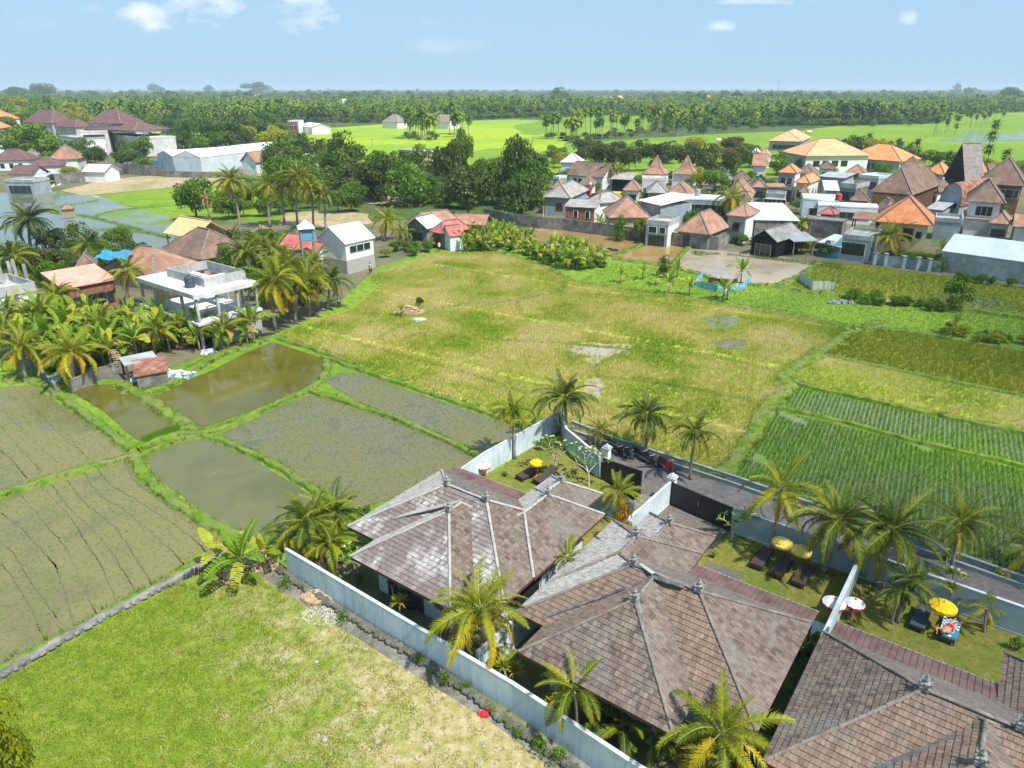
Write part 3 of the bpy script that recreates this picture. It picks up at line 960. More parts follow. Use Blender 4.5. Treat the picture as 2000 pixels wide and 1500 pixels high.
FARPALM = [far_palm_mesh(s, h, L, n) for s, h, L, n in ((1, 11, 3.4, 15), (2, 13, 3.6, 14), (3, 9, 3.2, 16), (4, 12, 3.0, 12), (5, 10, 3.8, 17))]


def far_tree_mesh(seed, nb=9, nl=34, leaf=.34):
    me = crown_mesh('broadleaf_tree', seed, nb, nl, .8, leaf, .3, 'leaf_far', (.3, .5))
    me.transform(Matrix.Translation((0, 0, 1.05)) @ Matrix.Scale(1, 4))
    o = bpy.data.objects.new('broadleaf_tree', me)
    return o


FARTREE = [far_tree_mesh(s) for s in (51, 52, 53, 54)]


def tuft_obj(name, n, h, sp, w, mat, seed, lean=.4):
    rr = random.Random(seed); mb = MB()
    for k in range(n):
        a = rr.random() * 6.28; r = sp * rr.random() ** .5
        p = Vector((math.cos(a) * r, math.sin(a) * r, 0)); b = rr.random() * 6.28
        s = Vector((math.cos(b), math.sin(b), 0)) * w
        tip = p + Vector((math.cos(a) * lean * h * rr.random(), math.sin(a) * lean * h * rr.random(), h * rr.uniform(.6, 1.1)))
        mb.add([p - s, p + s, tip], [(0, 1, 2)], 0, rr.random())
    return mb.build(name, M[mat], link=False)


TUFT = {
    'gold': [tuft_obj('rice', 13, .42, .17, .022, 'tuft_gold', 1, .6), tuft_obj('rice', 13, .36, .17, .022, 'tuft_gold', 2, .8)],
    'olive': [tuft_obj('rice', 13, .4, .17, .02, 'tuft_olive', 3, .5), tuft_obj('rice', 12, .34, .17, .02, 'tuft_olive', 4, .7)],
    'green': [tuft_obj('grass', 11, .26, .15, .018, 'tuft_green', 5, .7), tuft_obj('grass', 11, .2, .15, .02, 'tuft_green', 6, .9)],
    'lot': [tuft_obj('grass', 10, .10, .12, .012, 'tuft_lot', 7, .9), tuft_obj('grass', 10, .07, .12, .012, 'tuft_lot', 8, 1.2)],
    'dry': [tuft_obj('grass', 9, .10, .12, .012, 'tuft_dry', 9, .9)],
    'rice': [tuft_obj('rice', 9, .28, .07, .012, 'tuft_rice', 10, .5), tuft_obj('rice', 9, .24, .07, .012, 'tuft_rice', 12, .5)],
    'seed': [tuft_obj('rice', 6, .12, .05, .010, 'tuft_rice', 13, .6)],
}


def scatter(name, P, sc, protos, label=None, cat=None, z=0.0, Z=None):
    """one object whose points carry instances of the given meshes (grass, rice, far woods)"""
    n = len(P)
    me = bpy.data.meshes.new(name)
    me.vertices.add(n)
    co = np.zeros((n, 3)); co[:, :2] = P[:, :2]; co[:, 2] = z if Z is None else Z
    me.vertices.foreach_set('co', co.ravel())
    a = me.attributes.new('s', 'FLOAT', 'POINT'); a.data.foreach_set('value', np.broadcast_to(sc, n).astype(float).copy())
    a = me.attributes.new('a', 'FLOAT', 'POINT'); a.data.foreach_set('value', rng.uniform(0, 6.28, n))
    a = me.attributes.new('k', 'INT', 'POINT'); a.data.foreach_set('value', rng.integers(0, len(protos), n).astype(np.int32))
    o = bpy.data.objects.new(name, me); C.objects.link(o)
    key = protos[0].name
    if key not in PROTO:
        co_ = bpy.data.collections.new('prototypes_' + key)
        for p in protos:
            co_.objects.link(p)
        g = bpy.data.node_groups.new('scatter_' + key, 'GeometryNodeTree')
        g.interface.new_socket('Geometry', in_out='INPUT', socket_type='NodeSocketGeometry')
        g.interface.new_socket('Geometry', in_out='OUTPUT', socket_type='NodeSocketGeometry')
        gi = g.nodes.new('NodeGroupInput'); go = g.nodes.new('NodeGroupOutput')
        ip = g.nodes.new('GeometryNodeInstanceOnPoints')
        ci = g.nodes.new('GeometryNodeCollectionInfo')
        ci.inputs['Collection'].default_value = co_
        ci.inputs['Separate Children'].default_value = True
        ci.inputs['Reset Children'].default_value = True
        def na(nm, ty):
            q = g.nodes.new('GeometryNodeInputNamedAttribute'); q.data_type = ty; q.inputs['Name'].default_value = nm
            return q.outputs['Attribute']
        cx = g.nodes.new('ShaderNodeCombineXYZ')
        g.links.new(na('a', 'FLOAT'), cx.inputs['Z'])
        g.links.new(gi.outputs[0], ip.inputs['Points'])
        g.links.new(ci.outputs[0], ip.inputs['Instance'])
        ip.inputs['Pick Instance'].default_value = True
        g.links.new(na('k', 'INT'), ip.inputs['Instance Index'])
        g.links.new(cx.outputs[0], ip.inputs['Rotation'])
        g.links.new(na('s', 'FLOAT'), ip.inputs['Scale'])
        g.links.new(ip.outputs[0], go.inputs[0])
        PROTO[key] = g
    md = o.modifiers.new('scatter', 'NODES'); md.node_group = PROTO[key]
    return stuff(o, label, cat)


# ------------------------------------------------------------------ ground
def wob(pts, amp, step=None, closed=True):
    """subdivide and jitter a ground outline so that its edge wanders"""
    out = []
    n = len(pts)
    rr = random.Random(len(pts) * 7 + int(abs(pts[0][0])))
    for i in range(n if closed else n - 1):
        a = Vector(pts[i][:2]); b = Vector(pts[(i + 1) % n][:2])
        k = max(1, int((b - a).length / (step or amp * 6)))
        k = min(k, 40)
        for j in range(k):
            p = a.lerp(b, j / k)
            if j:
                p += Vector((rr.uniform(-amp, amp), rr.uniform(-amp, amp)))
            out.append((p.x, p.y))
    if not closed:
        out.append(tuple(pts[-1][:2]))
    return out


def sheet(name, pts, mat, z, amp=0.0, px=True):
    """a flat ground sheet with an outline given in photo pixels"""
    q = [at(a, b)[:2] for a, b in pts] if px else [tuple(p[:2]) for p in pts]
    if amp:
        q = wob(q, amp)
    mb = MB(); mb.poly([(a, b, z) for a, b in q], 0, .5)
    o = mb.build(name, M[mat])
    if o.data.polygons[0].normal.z < 0:
        o.data.flip_normals()
    struct(o)
    return q


def smooth_line(pts, n=8):
    """Catmull-Rom through ground points"""
    P = [Vector(p[:2]) for p in pts]; out = []
    for i in range(len(P) - 1):
        p0 = P[max(i - 1, 0)]; p1 = P[i]; p2 = P[i + 1]; p3 = P[min(i + 2, len(P) - 1)]
        for j in range(n):
            t = j / n
            out.append(.5 * ((2 * p1) + (p2 - p0) * t + (2 * p0 - 5 * p1 + 4 * p2 - p3) * t * t + (3 * p1 - p0 - 3 * p2 + p3) * t ** 3))
    out.append(P[-1])
    return out


BUND_TUFTS = []


def bund(pts, w, h, mat='bank', dens=11, amp=.14, name='bund', z0=0.0):
    """raised earth bank between two fields, grown over with grass"""
    w *= .78; h *= .85
    L_ = smooth_line([at(a, b) for a, b in pts], 7)
    rr = random.Random(int(pts[0][0] + pts[0][1]))
    vs = []; fs = []
    prof = [(-.5, -.05), (-.33, .8), (0, 1.0), (.33, .8), (.5, -.05)]
    for i, p in enumerate(L_):
        d = (L_[min(i + 1, len(L_) - 1)] - L_[max(i - 1, 0)]).normalized(); s = Vector((d.y, -d.x))
        ww = w * rr.uniform(.7, 1.35); off = s * rr.uniform(-amp, amp) * w
        for a, b in prof:
            q = p + off + s * ww * a
            vs.append((q.x, q.y, z0 + h * b * rr.uniform(.85, 1.15)))
        if i:
            seg = (p - L_[i - 1]).length
            for _ in range(int(seg * w * dens + rr.random())):
                q = L_[i - 1].lerp(p, rr.random()) + s * w * rr.uniform(-.52, .52)
                BUND_TUFTS.append((q.x, q.y, z0 + h * .6))
    k = len(prof)
    for i in range(len(L_) - 1):
        for j in range(k - 1):
            fs.append((i * k + j, i * k + j + 1, (i + 1) * k + j + 1, (i + 1) * k + j))
    mb = MB(); mb.add(vs, fs, 0, .5)
    o = mb.build(name, M[mat]); struct(o)
    return o


gm = MB()
gm.poly([(-9000, -300, -.02), (9000, -300, -.02), (9000, 16000, -.02), (-9000, 16000, -.02)])
struct(gm.build('ground', M['scrub']))
sheet('meadow', [(-900, 2600), (-500, 700), (-260, 420), (260, 345), (420, 350), (700, 480), (1000, 470), (1300, 500), (1650, 560), (2000, 580), (2900, 700), (3500, 2600)], 'grass', -.012)
sheet('village_ground', [(1000, 430), (1040, 330), (1500, 270), (2100, 300), (2400, 600), (1830, 545), (1650, 522), (1350, 482), (1100, 445)], 'yard', 0.0)
sheet('village_ground', [(-200, 640), (-150, 500), (100, 470), (250, 480), (340, 425), (420, 430), (560, 440), (800, 430), (880, 420), (980, 440), (900, 470), (740, 520), (650, 600), (520, 660), (380, 700), (240, 745), (60, 720)], 'yard', 0.0)
sheet('village_ground', [(-300, 400), (-200, 300), (100, 262), (420, 285), (560, 290), (540, 335), (330, 345), (100, 375), (60, 400)], 'yard', 0.0)
# bright fields in the distance
sheet('rice_field', [(560, 300), (590, 262), (640, 250), (760, 242), (870, 238), (1000, 233), (1200, 240), (1140, 272), (1060, 290), (950, 300), (870, 330), (700, 330)], 'lime', .01, 1.5)
sheet('rice_field', [(800, 345), (860, 302), (960, 290), (1130, 278), (1400, 262), (1700, 250), (2050, 232), (2400, 300), (2200, 360), (1500, 345), (1100, 340)], 'bright', .02, 1.5)
sheet('rice_field', [(1000, 246), (1060, 236), (1150, 225), (1290, 223), (1300, 250), (1140, 268), (1020, 262)], 'bright', .03, 2)
sheet('rice_field', [(1500, 262), (1640, 246), (1830, 242), (1860, 224), (2000, 213), (2300, 212), (2400, 240), (2000, 250)], 'bright', .035, 2)
sheet('rice_field', [(1000, 284), (1060, 262), (1120, 270), (1100, 292), (1010, 300)], 'lime', .04, 2)
sheet('rice_field', [(262, 258), (300, 250), (420, 250), (430, 262), (350, 272), (290, 270)], 'lime', .01, 1)
sheet('rice_field', [(520, 228), (590, 219), (600, 228), (560, 236)], 'lime', .01, 1)
sheet('flooded_patch', [(1835, 276), (1900, 262), (2000, 258), (2100, 262), (2050, 276), (1920, 279)], 'rows', .045, 2)
sheet('flooded_patch', [(1870, 258), (1900, 253), (1930, 256), (1900, 261)], 'rows', .045, 2)
sheet('grass_strip', [(240, 400), (250, 376), (330, 368), (560, 366), (560, 400), (400, 420), (330, 412), (290, 405)], 'bright', .02, .6)
sheet('bare_ground', [(120, 372), (200, 352), (300, 343), (420, 345), (480, 352), (430, 362), (330, 366), (230, 376), (160, 382)], 'earth', .03, .8)
sheet('bare_ground', [(540, 440), (560, 415), (640, 412), (720, 418), (730, 436), (640, 446)], 'earth', .03, .6)
sheet('bare_ground', [(680, 388), (760, 382), (830, 395), (820, 404), (720, 398)], 'earth', .03, .6)
# flooded fields, upper left
sheet('flooded_field', [(-300, 470), (-260, 400), (60, 372), (190, 382), (350, 440), (330, 490), (200, 486), (60, 496)], 'flood', .02)
sheet('flooded_algae', [(165, 402), (240, 400), (345, 430), (335, 448), (260, 436), (190, 418)], 'rows', .026, .5)
# flooded fields beside the village
BR1 = sheet('flooded_field', [(985, 452), (1040, 444), (1120, 448), (1240, 466), (1248, 478), (1190, 500), (1060, 478), (1000, 462)], 'brown', .02)
BR2 = sheet('flooded_field', [(1252, 481), (1290, 475), (1335, 484), (1312, 517), (1250, 512), (1196, 503)], 'brown', .02)
TAN = sheet('muddy_field', [(1312, 520), (1345, 486), (1420, 490), (1510, 499), (1600, 513), (1570, 534), (1520, 556), (1420, 550), (1330, 528)], 'tan', .02)
GRL = sheet('grass_field', [(1540, 560), (1600, 518), (1700, 520), (1840, 540), (2010, 566), (2300, 600), (2300, 640), (2000, 612), (1880, 600), (1640, 575)], 'olive', .015)
sheet('flooded_patch', [(1800, 576), (1900, 572), (2020, 600), (2010, 612), (1900, 600), (1830, 592)], 'rows', .02, .5)
# ripe rice
GOLD = sheet('ripe_rice_field', [(548, 655), (620, 628), (690, 606), (745, 560), (720, 540), (860, 497), (960, 494), (1060, 520), (1108, 545), (1200, 562), (1440, 602), (1665, 640), (1530, 735), (1545, 762), (1512, 800), (1440, 905), (1390, 938), (1200, 870), (1120, 848), (1085, 830), (1000, 818), (880, 775), (760, 735), (690, 712), (640, 692)], 'golden', .02, .1)
OL1 = sheet('rice_field', [(1668, 652), (1730, 646), (2000, 692), (2300, 745), (2300, 830), (2000, 772), (1608, 690)], 'olive', .02, .08)
OL2 = sheet('rice_field', [(1548, 728), (1602, 695), (2000, 778), (2300, 840), (2300, 930), (2000, 848), (1565, 752), (1545, 742)], 'golden', .021, .08)
RW1 = sheet('young_rice_field', [(1530, 792), (1562, 758), (2000, 852), (2300, 930), (2300, 1000), (2000, 912)], 'rows', .02)
RW2 = sheet('young_rice_field', [(1455, 905), (1515, 802), (2000, 920), (2300, 1010), (2500, 1320), (2000, 1132), (1900, 1100), (1700, 1030), (1560, 975), (1420, 930)], 'rows', .02)
# muddy seeded fields, left
MF1 = sheet('muddy_field', [(-400, 1060), (0, 975), (265, 895), (290, 935), (340, 980), (425, 1030), (470, 1062), (400, 1110), (0, 1322), (-500, 1620)], 'mud', .02, .05)
MF2 = sheet('muddy_field', [(-420, 790), (0, 756), (62, 752), (100, 778), (180, 830), (256, 884), (0, 962), (-500, 1080)], 'mud', .02, .05)
PO1 = sheet('pond', [(140, 765), (180, 752), (240, 750), (345, 815), (350, 826), (272, 862), (262, 855), (205, 806)], 'pond', .02, .05)
PO2 = sheet('pond', [(290, 770), (330, 755), (400, 730), (475, 692), (532, 668), (632, 700), (628, 738), (606, 757), (480, 806), (394, 835), (345, 800)], 'pond', .02, .05)
PO3 = sheet('pond', [(283, 895), (330, 868), (395, 858), (480, 888), (620, 975), (650, 1030), (540, 1060), (470, 1045), (420, 1018), (340, 958), (300, 925)], 'pond2', .02, .05)
MF3 = sheet('muddy_field', [(432, 840), (520, 803), (605, 772), (660, 785), (790, 828), (915, 880), (930, 905), (850, 950), (700, 992), (655, 985), (600, 952), (445, 862)], 'mud2', .02, .05)
MF4 = sheet('muddy_field', [(636, 745), (660, 728), (700, 728), (780, 756), (880, 790), (1000, 830), (1060, 850), (960, 900), (915, 872), (800, 822), (700, 786)], 'mud2', .02, .05)
sheet('seedling_bed', [(275, 858), (362, 826), (372, 838), (290, 870)], 'bright', .05, .05)
# the open lot, bottom left
sheet('open_lot', [(-600, 1680), (0, 1330), (380, 1115), (440, 1090), (520, 1085), (600, 1135), (1000, 1390), (1250, 1560), (1300, 1900), (-600, 2600)], 'lotg', .01)
sheet('footing_strip', [(520, 1098), (556, 1118), (1240, 1545), (1300, 1620), (1200, 1600), (980, 1425), (560, 1160), (480, 1105)], 'old_wall', .018)
# villa plots
lp = lambda u, w: tuple(lot(u, w)[:2])
LAWN = sheet('garden', [lp(-27.3, 18.7), lp(12, 17.6), lp(12, 37.4), lp(-10.9, 37.4), lp(-15.3, 38), lp(-20.5, 38.2), lp(-24.9, 40.6), lp(-26.9, 43)], 'lawn', .02, px=False)
sheet('driveway', [lp(-20.5, 38.2), lp(-17.4, 38.2), lp(-17.4, 34.5), lp(-15.4, 32), lp(-13.5, 32.6), lp(-11.1, 34.6), lp(-11.1, 37.4), lp(-15.3, 38)], 'lane', .034, px=False)
sheet('lane', [lp(-26.6, 43.4), lp(-24.4, 40.9), lp(-20.5, 38.2), lp(-11, 37.3), lp(20, 36.9), lp(20, 40.9), lp(3.8, 41.5), lp(-13, 42.7), lp(-22.5, 43.1)], 'lane', .024, px=False)
sheet('side_passage', [lp(-15.4, 19), lp(-14.2, 19), lp(-14.2, 32), lp(-15.4, 32)], 'yard', .026, px=False)
for a_, b_ in ((-5.6, -3.9), (-3.6, -2.6), (-17.3, -16.0)):
    sheet('shady_bed', [lp(a_, 19), lp(b_, 19), lp(b_, 30.5), lp(a_, 30.5)], 'yard', .029, px=False)
sheet('wall_side_bed', [lp(-29.2, 18.8), lp(6, 18.1), lp(6, 20.4), lp(-29.2, 21.5)], 'yard', .027, px=False)

# bunds
for pts, w, h in [
    ([(-150, 1010), (0, 970), (130, 928), (265, 893)], 1.05, .38),
    ([(100, 760), (180, 822), (255, 878), (268, 905), (290, 935), (345, 985), (430, 1035), (500, 1066)], 1.15, .38),
    ([(235, 750), (300, 790), (352, 825), (382, 850)], 1.5, .35),
    ([(268, 880), (340, 852), (395, 848), (440, 838), (520, 800), (605, 762), (636, 735), (640, 705)], 1.15, .4),
    ([(268, 900), (300, 880), (345, 862), (395, 850)], .9, .3),
    ([(395, 850), (440, 866), (530, 905), (600, 950), (665, 990), (700, 1000)], .85, .35),
    ([(605, 765), (700, 795), (800, 830), (900, 876), (960, 905)], .75, .35),
    ([(630, 698), (700, 722), (800, 756), (900, 790), (1000, 825), (1040, 845)], .9, .35),
    ([(545, 662), (640, 692), (690, 714)], 1.1, .3),
    ([(520, 665), (440, 690), (380, 722), (330, 752), (280, 768), (235, 752)], 2.2, .3),
    ([(0, 745), (60, 745), (110, 765)], 1.2, .3),
    ([(1108, 545), (1090, 572), (1050, 580), (980, 592), (900, 598), (850, 605)], .9, .25),
    ([(1060, 578), (1015, 590), (1018, 612)], .8, .22),
    ([(850, 605), (790, 635), (735, 665)], .5, .2),
    ([(960, 494), (1040, 512), (1100, 540), (1130, 552), (1300, 576), (1440, 602)], 1.2, .3),
    ([(1440, 600), (1560, 618), (1668, 642), (1720, 630)], 2.4, .25),
    ([(1400, 932), (1440, 895), (1500, 800), (1540, 760), (1535, 735), (1600, 690), (1665, 648)], 2.2, .35),
    ([(1600, 692), (1800, 735), (2010, 778), (2200, 820)], .8, .3),
    ([(1530, 735), (1570, 754), (1800, 805), (2010, 850), (2200, 895)], 1.0, .35),
    ([(1512, 796), (1650, 826), (1800, 866), (2010, 915), (2200, 970)], .7, .3),
    ([(1668, 645), (1760, 648), (2010, 690), (2200, 720)], 1.6, .3),
    ([(1235, 685), (1180, 706), (1165, 728), (1190, 740), (1300, 750), (1500, 790)], .6, .2),
    ([(710, 676), (800, 700), (930, 735), (1000, 760), (1100, 770)], .35, .16),
    ([(800, 655), (930, 662), (1100, 672), (1235, 684), (1400, 700), (1530, 730)], .5, .18),
    ([(1190, 502), (1240, 486), (1252, 478), (1244, 466)], 1.3, .3),
    ([(1312, 520), (1325, 505), (1344, 484)], 1.2, .3),
    ([(1000, 470), (1060, 482), (1190, 504), (1320, 524), (1420, 552), (1520, 560), (1600, 575)], 1.6, .3),
    ([(1520, 558), (1570, 536), (1600, 515)], 1.6, .3),
    ([(1640, 578), (1760, 590), (1880, 606), (2010, 622), (2200, 640)], 2.0, .45),
    ([(0, 448), (80, 412), (190, 392)], .8, .3),
    ([(100, 415), (180, 425), (330, 465)], 1.0, .35),
    ([(180, 425), (230, 412), (345, 402)], .8, .3),
    ([(170, 452), (230, 448), (290, 456)], .8, .3),
    ([(380, 1105), (250, 1180), (0, 1312), (-200, 1420)], 1.1, .3),
]:
    bund(pts, w, h)

# footprints trodden in rows across the soft mud
tr = MB()
for pts in [[(0, 1003), (50, 1045), (95, 1095), (112, 1122), (143, 1228)], [(-40, 1030), (20, 1080), (60, 1140), (110, 1210)],
            [(130, 940), (165, 985), (220, 1030), (262, 1090), (300, 1150)], [(100, 950), (133, 993), (197, 1055), (240, 1120), (270, 1170)],
            [(187, 913), (213, 947), (280, 987), (367, 1047), (400, 1080)], [(160, 920), (190, 965), (250, 1005), (330, 1075), (360, 1110)],
            [(77, 950), (133, 1010), (165, 1060), (197, 1110), (230, 1190)], [(240, 900), (262, 940), (310, 978), (400, 1050)],
            [(40, 970), (90, 1030), (130, 1080), (180, 1190), (200, 1212)], [(0, 1100), (40, 1160), (80, 1240)],
            [(33, 763), (67, 800), (100, 833), (160, 887)], [(57, 763), (110, 830), (170, 897)], [(0, 833), (37, 877), (77, 920)], [(70, 760), (133, 817), (213, 887)],
            [(0, 800), (50, 850), (110, 905)], [(95, 775), (150, 820), (235, 880)], [(0, 880), (30, 910), (50, 935)]]:
    L_ = smooth_line([at(a, b) for a, b in pts], 14)
    for i, p in enumerate(L_[:-1]):
        q = L_[i + 1]; d = (q - p)
        if d.length < .01:
            continue
        d.normalize(); s = Vector((d.y, -d.x))
        k = max(1, int((q - p).length / .42))
        for j in range(k):
            c = p.lerp(q, (j + .5) / k) + s * random.uniform(-.05, .05) + s * (.07 if j % 2 else -.07)
            a = c - d * .19; b = c + d * .19
            tr.poly([(*(a - s * .028), .028), (*(a + s * .028), .028), (*(b + s * .034), .028), (*(b - s * .034), .028)])
M['print'] = plain('wet_footprint', (.12, .112, .055), .6)
stuff(tr.build('footprints', M['print']), 'rows of dark footprints winding across the seeded mud fields', 'footprints')

# grass, rice
def tufts(name, poly, step, kind, sc, label, cat, z=.02, keep=None):
    P = fill(poly, step)
    P = P[(P[:, 1] > 5)]
    if keep is not None:
        P = P[keep(P)]
    return scatter(name, P, rng.uniform(sc[0], sc[1], len(P)), TUFT[kind], label, cat, z)


HOLES = []
for pts, mt in [([(1372, 624), (1395, 616), (1440, 620), (1448, 632), (1420, 644), (1385, 640)], 'flood'), ([(1395, 668), (1430, 660), (1462, 668), (1455, 684), (1400, 684)], 'mud2'),
                ([(1098, 678), (1150, 670), (1235, 674), (1232, 692), (1180, 700), (1120, 692)], 'tan'), ([(1142, 742), (1172, 738), (1182, 752), (1172, 776), (1142, 770)], 'tan'),
                ([(1140, 700), (1172, 700), (1175, 712), (1148, 712)], 'tan'), ([(850, 522), (880, 520), (900, 528), (870, 534)], 'mud2')]:
    HOLES.append(sheet('bare_patch', pts, mt, .03, .12))
def in_rice(P):
    ok = np.ones(len(P), bool)
    for h_ in HOLES:
        ok &= ~(in_poly(P, h_) & (rng.random(len(P)) < .86))
    # plots seen as faint bands: the crop stands thinner along their shared edges
    return ok & ((np.sin(P[:, 0] * .21 + P[:, 1] * .33) < .985) | (rng.random(len(P)) < .4))
tufts('ripe_rice', GOLD, .27, 'gold', (.6, 1.35), 'ripe golden rice standing in the large middle field', 'rice', keep=in_rice)
tufts('rice_crop', OL1, .34, 'olive', (.8, 1.3), 'olive green rice in the upper field on the right', 'rice')
tufts('rice_crop', OL2, .32, 'gold', (.7, 1.2), 'yellowing rice in the second field on the right', 'rice')
tufts('rice_crop', GRL, .42, 'olive', (.7, 1.2), 'grassy rice below the long grey shed', 'rice')


def rows(name, poly, ang, ds, dr, label, holes=0.0, sc=(.8, 1.3)):
    xs = [p[0] for p in poly]; ys = [p[1] for p in poly]
    cx, cy = sum(xs) / len(xs), sum(ys) / len(ys)
    rad = max(max(xs) - min(xs), max(ys) - min(ys))
    gx, gy = np.meshgrid(np.arange(-rad, rad, ds), np.arange(-rad, rad, dr))
    gx = gx.ravel() + rng.uniform(-.05, .05, gx.size); gy = gy.ravel() + rng.uniform(-.04, .04, gx.size)
    P = np.stack([cx + gx * math.cos(ang) - gy * math.sin(ang), cy + gx * math.sin(ang) + gy * math.cos(ang)], 1)
    P = P[in_poly(P, poly)]
    if holes:
        h = np.sin(P[:, 0] * .55 + 1) * np.cos(P[:, 1] * .47) + .6 * np.sin(P[:, 0] * 1.3 + P[:, 1] * .9)
        P = P[h < holes]
    return scatter(name, P, rng.uniform(sc[0], sc[1], len(P)), TUFT['rice'], label, 'rice', .02)


rows('young_rice', RW1, R(60), .20, .34, 'young rice in rows in the narrow flooded field', 0, (.9, 1.5))
rows('young_rice', RW2, R(60), .19, .32, 'young green rice in rows in the flooded field behind the lane', 1.15, (1.0, 1.7))
for nm, pl, lab in (('mud_seedlings', MF1, 'sparse rice seedlings in the lower left mud field'), ('mud_seedlings', MF2, 'sparse rice seedlings in the upper left mud field'),
                    ('mud_seedlings', MF3, 'sparse rice seedlings in the middle grey mud field'), ('mud_seedlings', MF4, 'sparse rice seedlings in the long mud field beside the ripe rice')):
    tufts(nm, pl, .34, 'seed', (.7, 1.4), lab, 'rice')
BP = np.array(BUND_TUFTS)
scatter('bund_grass', BP, rng.uniform(.6, 1.3, len(BP)), TUFT['green'], 'bright grass growing along the banks between the fields', 'grass', Z=BP[:, 2] * .9)
lot_poly = [tuple(at(a, b)[:2]) for a, b in [(-200, 1440), (0, 1335), (380, 1120), (520, 1090), (600, 1150), (1000, 1420), (1200, 1560), (1250, 1750), (-300, 1900)]]
p0_ = at(585, 1300)
dry_f = lambda P: ((P[:, 0] - p0_.x) * .864 + (P[:, 1] - p0_.y) * .503) * .13 + .42 + .3 * np.sin(P[:, 0] * 1.1) * np.cos(P[:, 1] * .9) + .2 * np.sin(P[:, 0] * 2.7 + P[:, 1] * 2.1)
tufts('lot_grass', lot_poly, .16, 'lot', (.6, 1.7), 'short bright grass on the open lot', 'grass', keep=lambda P: rng.random(len(P)) > dry_f(P))
dry_poly = [tuple(at(a, b)[:2]) for a, b in [(560, 1150), (740, 1240), (1000, 1425), (1200, 1600), (700, 1600), (540, 1350)]]
tufts('lot_dry_grass', lot_poly, .26, 'dry', (.6, 1.7), 'dry yellow grass on the bare side of the lot', 'grass', keep=lambda P: rng.random(len(P)) < np.clip(dry_f(P), .06, .6))
pth = [tuple(at(a, b)[:2]) for a, b in [(1130, 548), (1200, 515), (1320, 528), (1420, 552), (1540, 560), (1640, 578), (1880, 606), (2000, 625), (2100, 650), (2050, 690), (1720, 640), (1660, 636), (1440, 598), (1150, 555)]]
tufts('path_grass', pth, .33, 'green', (.3, .75), 'short green grass of the strip below the flooded fields', 'grass', z=0)
edge = [tuple(at(a, b)[:2]) for a, b in [(1355, 500), (1420, 497), (1640, 515), (1650, 530), (1600, 520), (1350, 490)]]
tufts('verge_grass', edge, .4, 'green', (1, 1.8), 'rough grass verge below the village walls', 'grass', z=0)
tufts('seedling_blades', [tuple(at(a, b)[:2]) for a, b in [(275, 858), (362, 826), (372, 838), (290, 870)]], .12, 'rice', (1, 1.4), 'dense bright seedling bed at the corner of the ponds', 'rice', z=.05)
lb = [tuple(lot(u, w)[:2]) for u, w in [(-28, 32), (-9, 31), (8, 30.4), (8, 37), (-10.9, 37.2), (-11.5, 34), (-17, 33), (-20.6, 38), (-25, 40.3), (-27.5, 43)]]
tufts('lawn_grass', lb, .2, 'lot', (.4, .9), 'mown lawn grass of the villa gardens', 'grass', z=.02)
# ------------------------------------------------------------------ villas
rt = MB()
N_ = 7
vs = []
for x_ in (-.19, .19):
    r_ = .085 if x_ < 0 else .072
    for k in range(N_):
        a = PI * k / (N_ - 1)
        vs.append((x_, math.cos(a) * r_, math.sin(a) * r_ * .9))
rt.add(vs, [(k, k + 1, N_ + k + 1, N_ + k) for k in range(N_ - 1)] + [tuple(range(N_ - 1, -1, -1)), tuple(range(N_, 2 * N_))], 0, .5)
RIDGE = rt.build('ridge_tile', M['ridge'], link=False).data


def finial(p, parent, s=1.0):
    """carved stone roof ornament with curling horns on a square foot"""
    mb = MB()
    mb.box((0, 0, -.05), (.34, .34, .16)); mb.box((0, 0, .11), (.26, .26, .10))
    mb.lathe((0, 0, .2), [(.13, 0), (.15, .06), (.07, .14), (.11, .22), (.05, .32), (.015, .42)], 8)
    for a in range(4):
        c, s_ = math.cos(a * PI / 2 + .78), math.sin(a * PI / 2 + .78)
        mb.tube([(c * .1, s_ * .1, .2), (c * .24, s_ * .24, .26), (c * .28, s_ * .28, .4), (c * .22, s_ * .22, .46)], [.05, .045, .03, .01], 5)
    o = mb.build('finial', M['stone'], parent)
    o.location = p; o.scale = (s, s, s)
    return o


class Vol:
    """one hipped volume: eaves rectangle in lot coordinates, ridge from a to b"""
    def __init__(s, u0, u1, w0, w1, a, b, zr, ze=2.4, mats=None):
        s.r = (u0, u1, w0, w1); s.a = a; s.b = b; s.zr = zr; s.ze = ze
        s.mats = mats or {}
        c = [(u0, w0), (u1, w0), (u1, w1), (u0, w1)]
        along_u = abs(a[0] - b[0]) >= abs(a[1] - b[1])
        # faces: (eave p, eave q, ridge q', ridge p')
        if along_u:
            s.faces = {'f': [c[0], c[1], b, a], 'r': [c[1], c[2], b], 'b': [c[2], c[3], a, b], 'l': [c[3], c[0], a]}
        else:
            s.faces = {'f': [c[0], c[1], a], 'r': [c[1], c[2], b, a], 'b': [c[2], c[3], b], 'l': [c[3], c[0], a, b]}
        s.planes = {}
        for k, f in s.faces.items():
            p = Vector((*f[0], s.ze)); q = Vector((*f[1], s.ze)); t = Vector((*f[2], s.zr))
            n = (q - p).cross(t - p).normalized()
            s.planes[k] = (p, n)

    def h(s, u, w):
        u0, u1, w0, w1 = s.r
        if not (u0 <= u <= u1 and w0 <= w <= w1):
            return -9
        return min(p.z - ((u - p.x) * n.x + (w - p.y) * n.y) / n.z for p, n in s.planes.values())


